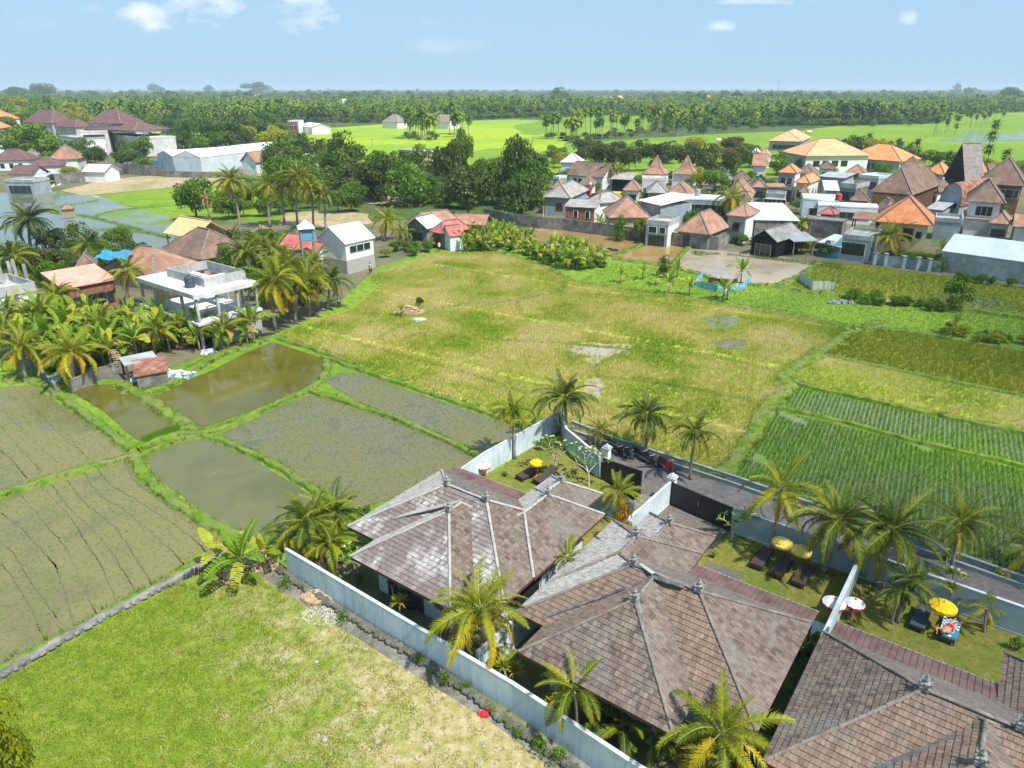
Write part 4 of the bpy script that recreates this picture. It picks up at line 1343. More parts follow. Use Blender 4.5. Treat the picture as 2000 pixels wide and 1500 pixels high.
def villa(label, vols, finials, walls, rib, flashes=(), wall_z=2.35, openings=(), tw=.205, tl=.29, ridge_mat='ridge', skip=(), tin=0):
    tw = .172; tl = .245
    cu = sum(v.r[0] + v.r[1] for v in vols) / 2 / len(vols); cw = sum(v.r[2] + v.r[3] for v in vols) / 2 / len(vols)
    t = thing('villa', label, 'house', lot(cu, cw), LT)
    lo = lambda u, w, z: Vector((u - cu, w - cw, z))
    rr = random.Random(int(cu * 100))
    roof = bpy.data.objects.new('roof', None); C.objects.link(roof); roof.parent = t
    deck = MB(); tiles = {}
    for vi, v in enumerate(vols):
        others = [x for x in vols if x is not v]
        for k, f in v.faces.items():
            pts = [Vector((*f[0], v.ze)), Vector((*f[1], v.ze))] + [Vector((*p, v.zr)) for p in f[2:]]
            deck.poly([lo(p.x, p.y, p.z - .07) for p in pts])
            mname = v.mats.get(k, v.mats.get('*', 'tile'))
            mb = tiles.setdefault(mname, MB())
            p, n = v.planes[k]
            e = (pts[1] - pts[0]).normalized(); up = n.cross(e).normalized()
            if up.z < 0:
                up = -up
            if n.z < 0:
                n = -n
            P2 = [((q - pts[0]).dot(e), (q - pts[0]).dot(up)) for q in pts]
            W_ = P2[1][0]; H_ = max(q[1] for q in P2)
            rows_ = int(H_ / tl) + 1
            for j in range(rows_):
                y = (j + .5) * tl
                # horizontal extent of this course
                xs = []
                m = len(P2)
                for i in range(m):
                    (xa, ya), (xb, yb) = P2[i], P2[(i + 1) % m]
                    if (ya - y) * (yb - y) < 0:
                        xs.append(xa + (xb - xa) * (y - ya) / (yb - ya))
                if len(xs) < 2:
                    continue
                x0, x1 = min(xs), max(xs)
                nn = max(1, int(round((x1 - x0) / tw)))
                ww = (x1 - x0) / nn
                for i in range(nn):
                    xc = x0 + (i + .5) * ww
                    c = pts[0] + e * xc + up * y
                    if any(o.h(c.x, c.y) > c.z + .12 for o in others):
                        continue
                    hw = ww * .475
                    hu = tl * .62
                    lift = .028 + rr.uniform(0, .016)
                    sk = rr.uniform(-.012, .012)
                    A = c - up * (tl * .5 + .03) ; B = c + up * hu
                    b0 = A - e * hw + n * (.006); b1 = A + e * hw + n * .006
                    t0 = A - e * hw + n * (lift + .022 + sk); t1 = A + e * hw + n * (lift + .022 - sk)
                    c0 = B - e * hw + n * .014; c1 = B + e * hw + n * .014
                    q = [lo(*x) for x in (b0, b1, t1, t0, c0, c1)]
                    r_ = min(1, max(0, rr.gauss(.5, .28)))
                    mb.add(q, [(0, 1, 2, 3), (3, 2, 5, 4), (0, 3, 4), (1, 5, 2)], 0, r_)
        # ridge and hip caps
        c = [(v.r[0], v.r[2]), (v.r[1], v.r[2]), (v.r[1], v.r[3]), (v.r[0], v.r[3])]
        along_u = abs(v.a[0] - v.b[0]) >= abs(v.a[1] - v.b[1])
        A = (*v.a, v.zr); B = (*v.b, v.zr)
        segs = [(A, B)] if (Vector(A) - Vector(B)).length > .1 else []
        cz = [(*q, v.ze) for q in c]
        segs += [(cz[0], A), (cz[1], B if along_u else A), (cz[2], B), (cz[3], A if along_u else B)]
        for si, (p, q) in enumerate(segs):
            p = Vector(p); q = Vector(q); d = q - p; l = d.length; d.normalize()
            nn = int(l / .36)
            for i in range(nn):
                m = p + d * ((i + .5) * l / nn)
                if any(o.h(m.x, m.y) > m.z + .02 for o in others):
                    continue
                if (vi, si) in skip:
                    continue
                o = inst(RIDGE, 'ridge_tile', roof, lo(m.x, m.y, m.z + .05 + rr.uniform(-.012, .012)), (0, -math.asin(max(-1, min(1, d.z))), math.atan2(d.y, d.x) + rr.uniform(-.03, .03)), (l / nn / .37, 1, 1), [M[ridge_mat]])
    deck.build('roof_deck', M['dark'], roof)
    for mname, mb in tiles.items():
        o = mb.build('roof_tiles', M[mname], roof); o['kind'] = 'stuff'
    for (u, w, z) in finials:
        finial(lo(u, w, z), roof, 1.0)
    # walls
    wb = MB()
    for (u0, u1, w0, w1) in walls:
        wb.box((*lo((u0 + u1) / 2, (w0 + w1) / 2, .0)[:2], .0), (u1 - u0, w1 - w0, wall_z), 0)
    wb.build('wall', M['bluewall'], t)
    # fascia under the eaves
    fb = MB()
    for v in vols:
        u0, u1, w0, w1 = v.r
        for (a, b) in (((u0, w0), (u1, w0)), ((u1, w0), (u1, w1)), ((u1, w1), (u0, w1)), ((u0, w1), (u0, w0))):
            n = 12
            for i in range(n):
                p = (a[0] + (b[0] - a[0]) * i / n, a[1] + (b[1] - a[1]) * i / n); q = (a[0] + (b[0] - a[0]) * (i + 1) / n, a[1] + (b[1] - a[1]) * (i + 1) / n)
                mx, my = (p[0] + q[0]) / 2, (p[1] + q[1]) / 2
                if any(o.h(mx, my) > v.ze - .2 for o in vols if o is not v):
                    continue
                fb.beam(lo(*p, v.ze - .1), lo(*q, v.ze - .1), .04, .16)
    fb.build('fascia', M['wood'], roof)
    # openings: side, position, width, z0, height
    for (kind, u, w, wd, z0, hh, face) in openings:
        rz = {'f': 0, 'r': PI / 2, 'l': -PI / 2, 'b': PI}[face]
        m = MB(); m.box((0, 0, 0), (wd + .12, .12, hh + .1))
        o = m.build('door' if kind == 'door' else 'window', M['wood'] if kind == 'door' else M['coping'], t)
        o.location = lo(u, w, z0); o.rotation_euler = (0, 0, rz)
        g = MB()
        n = max(1, int(wd / .9))
        for i in range(n):
            g.box((-wd / 2 + (i + .5) * wd / n, 0, .05), (wd / n - .06, .16, hh - .08))
        g.build('pane', M['glass'], o)
    # ribbed strip at the back
    if rib:
        u0, u1, w0, w1, z0, z1 = rib
        n = int((u1 - u0) / .26)
        lt = bpy.data.objects.new('lean_to', None); C.objects.link(lt); lt.parent = t
        pb = MB(); pb.box((0, 0, 0), (.24, 1, .02)); pb.box((-.115, 0, .018), (.03, 1, .035))
        L_ = math.hypot(w1 - w0, z1 - z0)
        pm = pb.build('roof_panel', M['rib'], link=False).data
        for i in range(n):
            uu = u0 + (i + .5) * (u1 - u0) / n
            inst(pm, 'roof_panel', lt, lo(uu, (w0 + w1) / 2, (z0 + z1) / 2), (math.atan2(z1 - z0, w1 - w0), 0, 0), ((u1 - u0) / n / .245, L_, 1))
        bb = MB()
        for i in range(5):
            uu = u0 + .2 + (u1 - u0 - .4) * i / 4
            bb.box((*lo(uu, w1 - .15, 0)[:2], 0), (.1, .1, z1 - .02))
        bb.beam(lo(u0, w1 - .15, z1 - .08), lo(u1, w1 - .15, z1 - .08), .08, .12)
        bb.build('veranda_posts', M['wood'], lt)
        cp = MB(); cp.beam(lo(u0, w1, z1 + .0), lo(u1, w1, z1 + .0), .06, .07)
        cp.build('gutter', M['stone'], lt)
    for (p, q, wd, mt) in flashes:
        fbm = MB(); fbm.beam(lo(*p), lo(*q), wd, .05)
        fbm.build('sealing_strip', M[mt], roof)
    return t


villa('whitish villa roof, furthest left of the three tiled villas, with lichen-bleached front and sky sheen painted on the left slopes',
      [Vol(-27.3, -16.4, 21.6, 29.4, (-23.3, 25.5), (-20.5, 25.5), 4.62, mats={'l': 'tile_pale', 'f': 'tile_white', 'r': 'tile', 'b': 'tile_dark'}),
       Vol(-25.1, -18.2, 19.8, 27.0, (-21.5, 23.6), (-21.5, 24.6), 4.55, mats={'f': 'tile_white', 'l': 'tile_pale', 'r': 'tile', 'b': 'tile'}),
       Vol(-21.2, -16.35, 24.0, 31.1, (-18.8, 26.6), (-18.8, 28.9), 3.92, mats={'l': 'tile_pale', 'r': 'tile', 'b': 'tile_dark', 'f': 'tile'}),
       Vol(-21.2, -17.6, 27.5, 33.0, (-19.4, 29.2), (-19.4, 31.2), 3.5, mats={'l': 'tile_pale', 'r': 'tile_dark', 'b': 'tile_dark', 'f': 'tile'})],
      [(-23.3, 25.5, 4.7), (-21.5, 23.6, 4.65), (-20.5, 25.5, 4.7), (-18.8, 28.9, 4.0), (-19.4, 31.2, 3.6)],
      [(-26.3, -17.3, 22.6, 28.6), (-24.2, -19.1, 20.8, 24), (-20.3, -17.2, 26, 30.2), (-20.4, -18.4, 30.3, 32.2)],
      (-27.0, -21.2, 29.42, 30.65, 2.42, 2.16),
      [((-24.0, 20.95, 2.62), (-22.6, 22.4, 3.5), .25, 'bitumen'), ((-25.05, 22.95, 3.15), (-21.6, 24.6, 4.64), .30, 'ridge_pale'), ((-23.2, 25.75, 4.66), (-21.9, 25.75, 4.66), .24, 'bitumen')],
      openings=[('door', -22.2, 20.8, 2.4, .1, 2.0, 'f'), ('window', -19.7, 20.8, .9, .9, 1.1, 'f'), ('door', -17.3, 24.5, 2.6, .1, 2.0, 'r'), ('door', -23.5, 28.6, 4.0, .1, 2.0, 'b')], ridge_mat='ridge_pale')
villa('pinkish brown villa roof in the middle of the three tiled villas, with dark patched hips',
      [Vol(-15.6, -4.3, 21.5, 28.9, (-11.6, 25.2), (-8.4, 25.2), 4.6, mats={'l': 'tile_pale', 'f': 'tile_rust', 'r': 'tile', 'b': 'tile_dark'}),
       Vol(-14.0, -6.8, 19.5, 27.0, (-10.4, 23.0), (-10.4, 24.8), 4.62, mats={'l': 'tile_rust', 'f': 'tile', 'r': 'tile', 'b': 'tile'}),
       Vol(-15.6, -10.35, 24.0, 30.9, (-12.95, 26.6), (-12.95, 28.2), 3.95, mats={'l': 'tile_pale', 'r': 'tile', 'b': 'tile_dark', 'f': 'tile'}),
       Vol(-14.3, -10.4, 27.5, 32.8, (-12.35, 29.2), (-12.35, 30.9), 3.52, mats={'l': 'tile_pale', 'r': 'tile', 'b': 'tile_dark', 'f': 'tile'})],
      [(-11.6, 25.2, 4.7), (-10.4, 23.0, 4.7), (-8.4, 25.2, 4.7), (-12.95, 28.2, 4.02), (-12.35, 30.9, 3.6)],
      [(-14.6, -5.3, 22.5, 28.1), (-13.0, -7.8, 20.5, 24), (-14.6, -11.4, 26, 30.0), (-13.4, -11.3, 30.1, 32.0)],
      (-10.3, -4.25, 28.92, 30.2, 2.42, 2.16),
      [((-10.35, 24.8, 4.74), (-9.0, 25.0, 4.72), .26, 'bitumen'), ((-10.3, 23.1, 4.7), (-9.55, 22.2, 4.1), .16, 'bitumen'), ((-9.5, 22.25, 4.1), (-8.4, 21.1, 3.42), .12, 'bitumen'), ((-10.4, 24.7, 4.62), (-6.9, 21.35, 2.46), .12, 'bitumen'), ((-11.3, 25.3, 4.73), (-10.5, 25.0, 4.75), .2, 'ridge_pale'), ((-10.5, 24.75, 4.6), (-14.2, 21.75, 2.6), .12, 'bitumen')],
      openings=[('door', -10.4, 20.5, 2.6, .1, 2.0, 'f'), ('window', -7.2, 22.5, 1.0, .9, 1.1, 'f'), ('door', -7.8, 28.1, 4, .1, 2.0, 'b')])
villa('dark grey and brown villa roof cut off by the lower right corner',
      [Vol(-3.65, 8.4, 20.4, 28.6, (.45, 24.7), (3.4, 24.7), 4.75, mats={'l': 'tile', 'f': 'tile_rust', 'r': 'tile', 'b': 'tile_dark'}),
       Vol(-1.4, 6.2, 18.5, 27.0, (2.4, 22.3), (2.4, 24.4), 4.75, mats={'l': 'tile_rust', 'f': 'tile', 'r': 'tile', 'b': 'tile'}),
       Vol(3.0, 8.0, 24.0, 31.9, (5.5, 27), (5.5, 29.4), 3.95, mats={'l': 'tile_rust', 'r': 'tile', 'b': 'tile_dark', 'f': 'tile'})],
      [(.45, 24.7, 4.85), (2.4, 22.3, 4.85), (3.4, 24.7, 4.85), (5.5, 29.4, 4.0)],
      [(-2.6, 7.4, 21.4, 27.7), (-.4, 5.2, 19.5, 23), (3.9, 7.1, 26, 31.0)],
      (-3.4, 2.95, 28.62, 30.0, 2.42, 2.16),
      [((2.4, 24.3, 4.72), (-1.3, 20.75, 2.6), .16, 'bitumen')],
      openings=[('door', 0, 27.7, 4, .1, 2.0, 'b'), ('door', 2.4, 19.5, 2.4, .1, 2.0, 'f')])

# ------------------------------------------------------------------ walls, gates, lane
def wall_line(label, pts, h, th=.16, mat='bluewall', cop='coping', name='boundary_wall', base=None, cap=True, z0=0.0, cat='wall', world=False, joints=None):
    o0 = pts[0] if world else lot(*pts[0])
    t = thing(name, label, cat, (o0[0], o0[1], z0), 0)
    w = MB(); c = MB()
    for a, b in zip(pts, pts[1:]):
        A = Vector((*(a if world else lot(*a))[:2], 0)) - Vector((o0[0], o0[1], 0)); B = Vector((*(b if world else lot(*b))[:2], 0)) - Vector((o0[0], o0[1], 0))
        w.beam(A + Vector((0, 0, h / 2 - .1)), B + Vector((0, 0, h / 2 - .1)), th, h + .2)
        if cap:
            c.beam(A + Vector((0, 0, h + .022)), B + Vector((0, 0, h + .022)), th + .02, .045)
        if base:
            c.beam(A + Vector((0, 0, .06)), B + Vector((0, 0, .06)), th + .05, .14)
    w.build('wall', M[mat], t)
    if c.v:
        c.build('coping', M[cop], t)
    return t


wall_line('long pale blue outer wall in front of the villas, running to the bottom edge', [(-29.4, 18.85), (-13.6, 18.55), (-8, 18.15), (8, 17.5)], 1.6, .17)
wall_line('pale blue side wall at the far left of the villa plots, beside the mud fields', [(-27.0, 23.5), (-27.2, 30), (-27.45, 34), (-26.95, 43.0)], 1.65)
wall_line('slanting grey blue wall behind the two frangipani trees, left of the open black gate', [(-26.9, 43.0), (-24.9, 40.6), (-20.7, 38.25)], 1.65, mat='gardenwall', base=True)
wall_line('short white wall standing between the two black gates', [(-15.35, 38.0), (-15.45, 34.5), (-15.6, 31.5), (-15.85, 24), (-15.95, 19)], 1.65, base=True)
wall_line('dark blue garden wall piece between the first villa and the small palm with orange leaves', [(-19.5, 34.2), (-16.2, 34.6)], 1.5, mat='gardenwall')
wall_line('grey blue back wall of the garden with three brown loungers', [(-10.95, 37.35), (-3.85, 37.35)], 1.65, mat='gardenwall', base=True)
wall_line('grey blue back wall of the garden with two slate loungers', [(-3.65, 37.35), (14, 36.9)], 1.65, mat='gardenwall', base=True)
wall_line('white dividing wall between the middle and right villa gardens', [(-3.75, 18.3), (-3.75, 37.2)], 1.62, .18, mat='bluewall')


def gate_(label, a, b, h=1.72):
    A = lot(*a); B = lot(*b)
    t = thing('metal_gate', label, 'gate', A, 0)
    d = (B - A); L_ = d.length; d.normalize()
    n = int(L_ / .34)
    fm = MB()
    for zz in (.08, h - .05):
        fm.beam(Vector((0, 0, zz)), d * L_ + Vector((0, 0, zz)), .08, .07)
    for x_ in (0, L_ / 2, L_):
        fm.beam(d * x_ + Vector((0, 0, 0)), d * x_ + Vector((0, 0, h)), .08, .08, up=Vector((0, 1, 0)))
    fm.build('frame', M['gate'], t)
    pm = MB(); pm.box((0, 0, .1), (L_ / n - .006, .035, h - .17))
    me = pm.build('panel', M['gate'], link=False).data
    for i in range(n):
        inst(me, 'panel', t, d * ((i + .5) * L_ / n), (0, 0, math.atan2(d.y, d.x)))
    hb = MB(); hb.beam(d * (L_ * .46) + Vector((0, -.07, .85)), d * (L_ * .46) + Vector((0, -.07, 1.1)), .03, .03, up=Vector((0, 1, 0)))
    hb.build('handle', M['steel'], t)
    return t


gate_('left black sheet gate, slid open beside the slanting garden wall', (-20.5, 38.15), (-17.45, 38.1))
gate_('right black sheet gate, closed behind the round-crowned frangipani', (-15.2, 37.95), (-11.05, 37.35))
for (u, w, lab) in ((-20.75, 39.3, 'white capped gate pillar on the lane behind the open gate'), (-15.35, 38.25, 'white capped gate pillar at the head of the short white wall')):
    t = thing('gate_pillar', lab, 'pillar', lot(u, w), LT)
    mb = MB(); mb.box((0, 0, 0), (.44, .44, 1.85)); mb.build('shaft', M['white'], t)
    mb = MB(); mb.box((0, 0, 1.85), (.58, .58, .1)); mb.box((0, 0, 1.95), (.42, .42, .1)); mb.lathe((0, 0, 2.05), [(.16, 0), (.1, .12), (.01, .2)], 8); mb.build('cap', M['coping'], t)
M['kerbcop'] = surf('grey_kerb', [(.22, .24, .26), (.34, .36, .37)], 1.2, .9, big=.5, bigcol=(.14, .15, .15), bigfac=.7, bump=.2)
# lane edge: two low kerb walls with a gutter between
wall_line('low outer kerb wall of the lane, next to the rice', [(-26.6, 44.2), (-22.5, 43.55), (-12.9, 43.35), (3.8, 42.1), (20, 41.4)], .42, .2, mat='greywall', cop='kerbcop', name='kerb_wall')
wall_line('low inner kerb of the lane gutter', [(-26.9, 43.2), (-22.5, 42.9), (-12.9, 42.7), (3.8, 41.5), (20, 40.8)], .26, .16, mat='greywall', cop='kerbcop', name='kerb_wall')
# paving of the driveway, laid stone by stone
pv = MB(); pv.box((0, 0, 0), (.28, .28, .035)); PV = pv.build('paver', M['paver'], link=False).data
dr_t = bpy.data.objects['driveway']
ctr = lot(0, 0)
cnt = 0
pav = MB(); rr_ = random.Random(5)
u = -15.15
while u < -11.2 and cnt < 290:
    w = 33.2
    while w < 37.3 and cnt < 290:
        if w > 33.2 + max(0, (u + 13.4)) * .9:
            o = inst(PV, 'paver', dr_t, lot(u, w, .030 + rr_.uniform(0, .008)), (0, 0, LT + rr_.uniform(-.02, .02)))
            cnt += 1
        w += .30
    u += .30
u = -17.2
while u < -15.6:
    w = 33.4
    while w < 38:
        pav.box(lot(u, w, .030 + rr_.uniform(0, .008)), (.28, .28, .03), LT); w += .30
    u += .30
o = pav.build('paver', M['paver'], dr_t); o['kind'] = 'stuff'
# terraces and stepping slabs
for (u, w, a, b, lab, mt) in [(-9.9, 32.9, 2.0, 1.5, 'grey concrete slab at the corner of the middle villa', 'lane'), (-9.3, 31.7, 1.4, 1.2, 'smaller grey slab beside the lean-to', 'lane'),
                              (-4.35, 31.6, .95, 1.2, 'square paved step by the pink and white parasols', 'concrete'), (-2.6, 31.3, 1.9, .9, 'dark paved strip behind the right villa', 'lane'),
                              (-25.1, 31.6, 1.8, .9, 'earthy slab behind the left villa', 'earth'), (-1.3, 31.2, .3, 1.2, 'narrow kerb slab', 'concrete'), (4.2, 32.2, 2.2, 1.4, 'shaded slab beside the right villa', 'lane')]:
    mb = MB(); mb.box((0, 0, 0), (a, b, .06)); o = mb.build('paving_slab', M[mt]); o.location = lot(u, w, .02); o.rotation_euler = (0, 0, LT); struct(o)
fence_mb = MB()
# low old stone walls round the open lot
def rock_(mb, c, r, hh, rr):
    """one rough stone"""
    n = 6; vs = [(c.x, c.y, c.z + hh)]
    for z_, f in ((.62, .75), (-.15, 1.0)):
        for k in range(n):
            a = 2 * PI * k / n + z_; q = r * f * rr.uniform(.75, 1.2)
            vs.append((c.x + math.cos(a) * q, c.y + math.sin(a) * q, c.z + hh * z_ * rr.uniform(.8, 1.15)))
    fs = [(0, 1 + k, 1 + (k + 1) % n) for k in range(n)] + [(1 + k, 1 + n + k, 1 + n + (k + 1) % n, 1 + (k + 1) % n) for k in range(n)]
    mb.add(vs, fs, 0, rr.random())


M['moss_stone'] = surf('mossy_stone', [(.07, .065, .055), (.13, .12, .10), (.22, .20, .17)], 2, .95, big=.7, bigcol=(.05, .07, .02), bigfac=.6, bump=.5)


def stone_wall(label, pts, w, h, mat='old_wall', zfun=None, seed=1):
    """rubble wall: uneven stones joined along a line"""
    L_ = smooth_line([at(a, b) for a, b in pts], 10)
    t = thing('stone_wall', label, 'wall', (L_[0].x, L_[0].y, 0))
    rr = random.Random(seed); mb = MB(); core = MB()
    o = L_[0]
    for i in range(len(L_) - 1):
        p, q = L_[i], L_[i + 1]; d = q - p; l = d.length
        if l < .01:
            continue
        d.normalize(); s = Vector((d.y, -d.x))
        core.beam((p - o).to_3d() + Vector((0, 0, h * .4)), (q - o).to_3d() + Vector((0, 0, h * .4)), w * .8, h * .9)
        n = max(1, int(l / .3))
        for k in range(n):
            for sd_ in (-1, 0, 1):
                c = p + d * ((k + rr.random()) * l / n) + s * sd_ * w * .34 - o
                rock_(mb, Vector((c.x, c.y, h * .55)), rr.uniform(.12, .2), h * rr.uniform(.3, .5), rr)
    core.build('core', M[mat], t)
    st = mb.build('stones', M[mat], t); st['kind'] = 'stuff'
    return t


stone_wall('low grey rubble wall between the open lot and the lower left mud field', [(-80, 1370), (0, 1326), (130, 1250), (250, 1185), (380, 1118), (440, 1080)], .42, .34, seed=3)
stone_wall('dark rubble footing running along the front of the pale blue wall', [(500, 1078), (560, 1125), (640, 1180), (800, 1280), (900, 1345), (1000, 1420), (1120, 1505), (1250, 1600)], .34, .30, mat='moss_stone', seed=4)

# ------------------------------------------------------------------ garden furniture
def lounger(u, w, a, label, mats='wicker', back=False, group='sun loungers in the villa gardens'):
    t = thing('sun_lounger', label, 'sun lounger', lot(u, w, .02), LT + a, group)
    fr = MB()
    fr.beam((-.32, -.98, .24), (-.32, .98, .24), .05, .1); fr.beam((.32, -.98, .24), (.32, .98, .24), .05, .1)
    fr.beam((-.32, -.98, .24), (.32, -.98, .24), .05, .1); fr.beam((-.32, .98, .24), (.32, .98, .24), .05, .1)
    fr.build('frame', M['wicker'], t)
    for x_ in (-.31, .31):
        for y_ in (-.92, .92):
            lg = MB(); lg.box((x_, y_, 0), (.06, .06, .22)); lg.build('leg', M['wicker'], t)
    st = MB()
    st.box((0, -.35 if back else 0, .29), (.68, 1.3 if back else 2.0, .09))
    st.build('seat', M[mats], t)
    if back:
        bk = MB(); bk.hexa([(-.34, .3, .29), (.34, .3, .29), (.34, .92, .68), (-.34, .92, .68)], [(-.34, .26, .38), (.34, .26, .38), (.34, .88, .77), (-.34, .88, .77)])
        bk.build('backrest', M[mats], t)
    return t


lounger(-8.45, 35.5, -.02, 'brown wicker lounger nearest the palm trunk, leftmost of the row of three')
lounger(-7.3, 35.35, -.04, 'brown wicker lounger in the middle of the row of three, between two parasols')
lounger(-6.1, 35.3, -.05, 'brown wicker lounger at the right end of the row of three')
lounger(-.35, 35.35, -.03, 'empty slate blue lounger left of the bright yellow parasol', 'cushion')
LB = lounger(.95, 35.3, -.03, 'slate blue lounger with a person lying on it, right of the parasol', 'cushion')
lounger(*(lambda p: ((p.x * LC + p.y * LS), (-p.x * LS + p.y * LC)))(at(1033, 930)), -.15, 'brown lounger with raised back left of the small round yellow parasol', 'wicker', True)
lounger(*(lambda p: ((p.x * LC + p.y * LS), (-p.x * LS + p.y * LC)))(at(1066, 938)), -.15, 'brown lounger half hidden by the left villa roof', 'wicker', True)


def parasol(px, py, label, r=.56, h=1.75, cloth='yellow', trim='gold', tilt=(0, 0), z0=.02, deco=True):
    """Balinese garden umbrella: fluted canopy with a fringed valance on a thin pole"""
    b = at(px, py, z0)
    t = thing('parasol', label, 'parasol', b, random.random())
    mb = MB(); mb.tube([(0, 0, 0), (0, 0, h)], .022, 6); mb.build('pole', M['wood' if trim == 'gold' else 'white'], t)
    mb = MB()
    if deco:
        mb.lathe((0, 0, 0), [(.17, 0), (.17, .05), (.10, .08), (.13, .16), (.06, .22), (.03, .34)], 10)
    else:
        mb.box((0, 0, 0), (.3, .3, .08))
    mb.build('base', M[trim], t)
    n = 24
    top = Vector((0, 0, h + .02)); cn = MB(); vl = MB()
    ring1 = []; ring2 = []; ring3 = []
    for i in range(n):
        a = 2 * PI * i / n; f = 1 + (.02 if i % 2 else -.01)
        ring1.append((math.cos(a) * r * .55, math.sin(a) * r * .55, h - .07 + (0 if i % 2 else .015)))
        ring2.append((math.cos(a) * r * f, math.sin(a) * r * f, h - .23 + (0 if i % 2 else .03)))
        ring3.append((math.cos(a) * r * f * 1.01, math.sin(a) * r * f * 1.01, h - .36 + (.04 if i % 2 else 0)))
    cn.add([top] + ring1 + ring2, [(0, 1 + i, 1 + (i + 1) % n) for i in range(n)] + [(1 + i, 1 + n + i, 1 + n + (i + 1) % n, 1 + (i + 1) % n) for i in range(n)])
    vl.add(ring2 + ring3, [(i, n + i, n + (i + 1) % n, (i + 1) % n) for i in range(n)])
    cn.build('canopy', M[cloth], t); vl.build('valance', M[trim], t)
    rb = MB()
    for i in range(12):
        a = 2 * PI * i / 12
        rb.beam((0, 0, h - .03), (math.cos(a) * r * .98, math.sin(a) * r * .98, h - .26), .012, .012)
    rb.build('ribs', M['wood'], t)
    kb = MB(); kb.lathe((0, 0, h), [(.04, 0), (.05, .05), (.015, .1), (.005, .16)], 8); kb.build('finial', M[trim], t)
    return t


parasol(1520, 1108, 'pale yellow parasol between the first and second brown loungers', .56, 1.9, 'yellow_pale')
parasol(1556, 1122, 'pale yellow parasol leaning over the third brown lounger', .56, 1.85, 'yellow_pale')
parasol(1829, 1230, 'bright yellow parasol between the two slate blue loungers', .62, 1.7)
parasol(1047, 936, 'small bright yellow parasol near the left villa loungers', .45, 1.55)
parasol(944, 930, 'white and crimson parasol against the side wall of the left garden', .50, 1.05, 'whitecloth', 'redcloth', deco=False)
parasol(1622, 1212, 'larger white parasol with crimson edge at the end of the dividing wall', .56, 1.35, 'whitecloth', 'redcloth', deco=False)
parasol(1663, 1208, 'smaller white parasol with crimson edge, right of the dividing wall', .48, 1.2, 'whitecloth', 'redcloth', deco=False)


# ------------------------------------------------------------------ people
def skin_figure(name, verts, edges, radii, mat, parent, sub=1, root=0):
    me = bpy.data.meshes.new(name)
    me.from_pydata(verts, edges, [])
    me.materials.append(mat)
    o = bpy.data.objects.new(name, me); C.objects.link(o); o.parent = parent
    md = o.modifiers.new('skin', 'SKIN')
    sv = me.skin_vertices[0].data if me.skin_vertices else None
    if sv is None:
        me.attributes.new
    for i, r_ in enumerate(radii):
        sv[i].radius = (r_, r_) if not isinstance(r_, tuple) else r_
        sv[i].use_root = i == root
    s2 = o.modifiers.new('sub', 'SUBSURF'); s2.levels = sub; s2.render_levels = sub
    return o


def lying_person(loc, rz, label):
    t = thing('person', label, 'person', loc, rz)
    V = [(0, 0, .10), (0, .2, .11), (0, .42, .11), (0, .52, .12), (0, .60, .13), (0, .70, .14), (0, .78, .14),
         (-.16, .44, .11), (-.30, .28, .08), (-.24, .06, .09), (-.20, -.04, .10), (.16, .44, .11), (.34, .58, .08), (.22, .76, .07), (.14, .84, .08),
         (-.09, -.05, .10), (-.11, -.45, .16), (-.12, -.82, .06), (-.12, -.92, .12), (.09, -.05, .10), (.12, -.47, .10), (.16, -.85, .06), (.17, -.95, .12)]
    Ed = [(0, 1), (1, 2), (2, 3), (3, 4), (4, 5), (5, 6), (2, 7), (7, 8), (8, 9), (9, 10), (2, 11), (11, 12), (12, 13), (13, 14), (0, 15), (15, 16), (16, 17), (17, 18), (0, 19), (19, 20), (20, 21), (21, 22)]
    Rr = [.15, .13, .15, .06, .055, .10, .08, .065, .045, .035, .03, .065, .045, .035, .03, .09, .06, .04, .035, .09, .06, .04, .035]
    add_body(t, V, Ed, Rr)
    hb = MB(); hb.lathe((0, .80, .06), [(.02, 0), (.09, .02), (.115, .08), (.10, .15), (.03, .19)], 10); hb.build('hair', M['hair'], t)
    sw = MB()
    sw.lathe((0, .0, 0), [(.12, .0), (.17, .03), (.17, .21), (.13, .24)], 10); sw.build('shorts', M['redcloth'], t)
    hd = MB()
    for sx, hy, fx in ((-.2, -.06, -1), (.14, .87, 1)):
        for k in range(4):
            hd.tube([(sx + (k - 1.5) * .016, hy, .09), (sx + (k - 1.5) * .022, hy + (.06 if fx > 0 else -.06), .085), (sx + (k - 1.5) * .024, hy + (.09 if fx > 0 else -.09) * (1 - .1 * abs(k - 1)), .075)], [.009, .008, .006], 5)
        hd.tube([(sx - fx * .03, hy, .09), (sx - fx * .055, hy + fx * .03, .085)], [.01, .007], 5)
    hd.build('fingers', M['skin'], t)
    return t


def add_body(t, V, Ed, Rr):
    me = bpy.data.meshes.new('body')
    me.from_pydata(V, Ed, [])
    me.materials.append(M['skin'])
    o = bpy.data.objects.new('body', me); C.objects.link(o); o.parent = t
    o.modifiers.new('skin', 'SKIN')
    sv = me.skin_vertices[0].data
    for i, r_ in enumerate(Rr):
        sv[i].radius = (r_, r_); sv[i].use_root = (i == 0)
    s2 = o.modifiers.new('sub', 'SUBSURF'); s2.levels = 1; s2.render_levels = 1
    return o


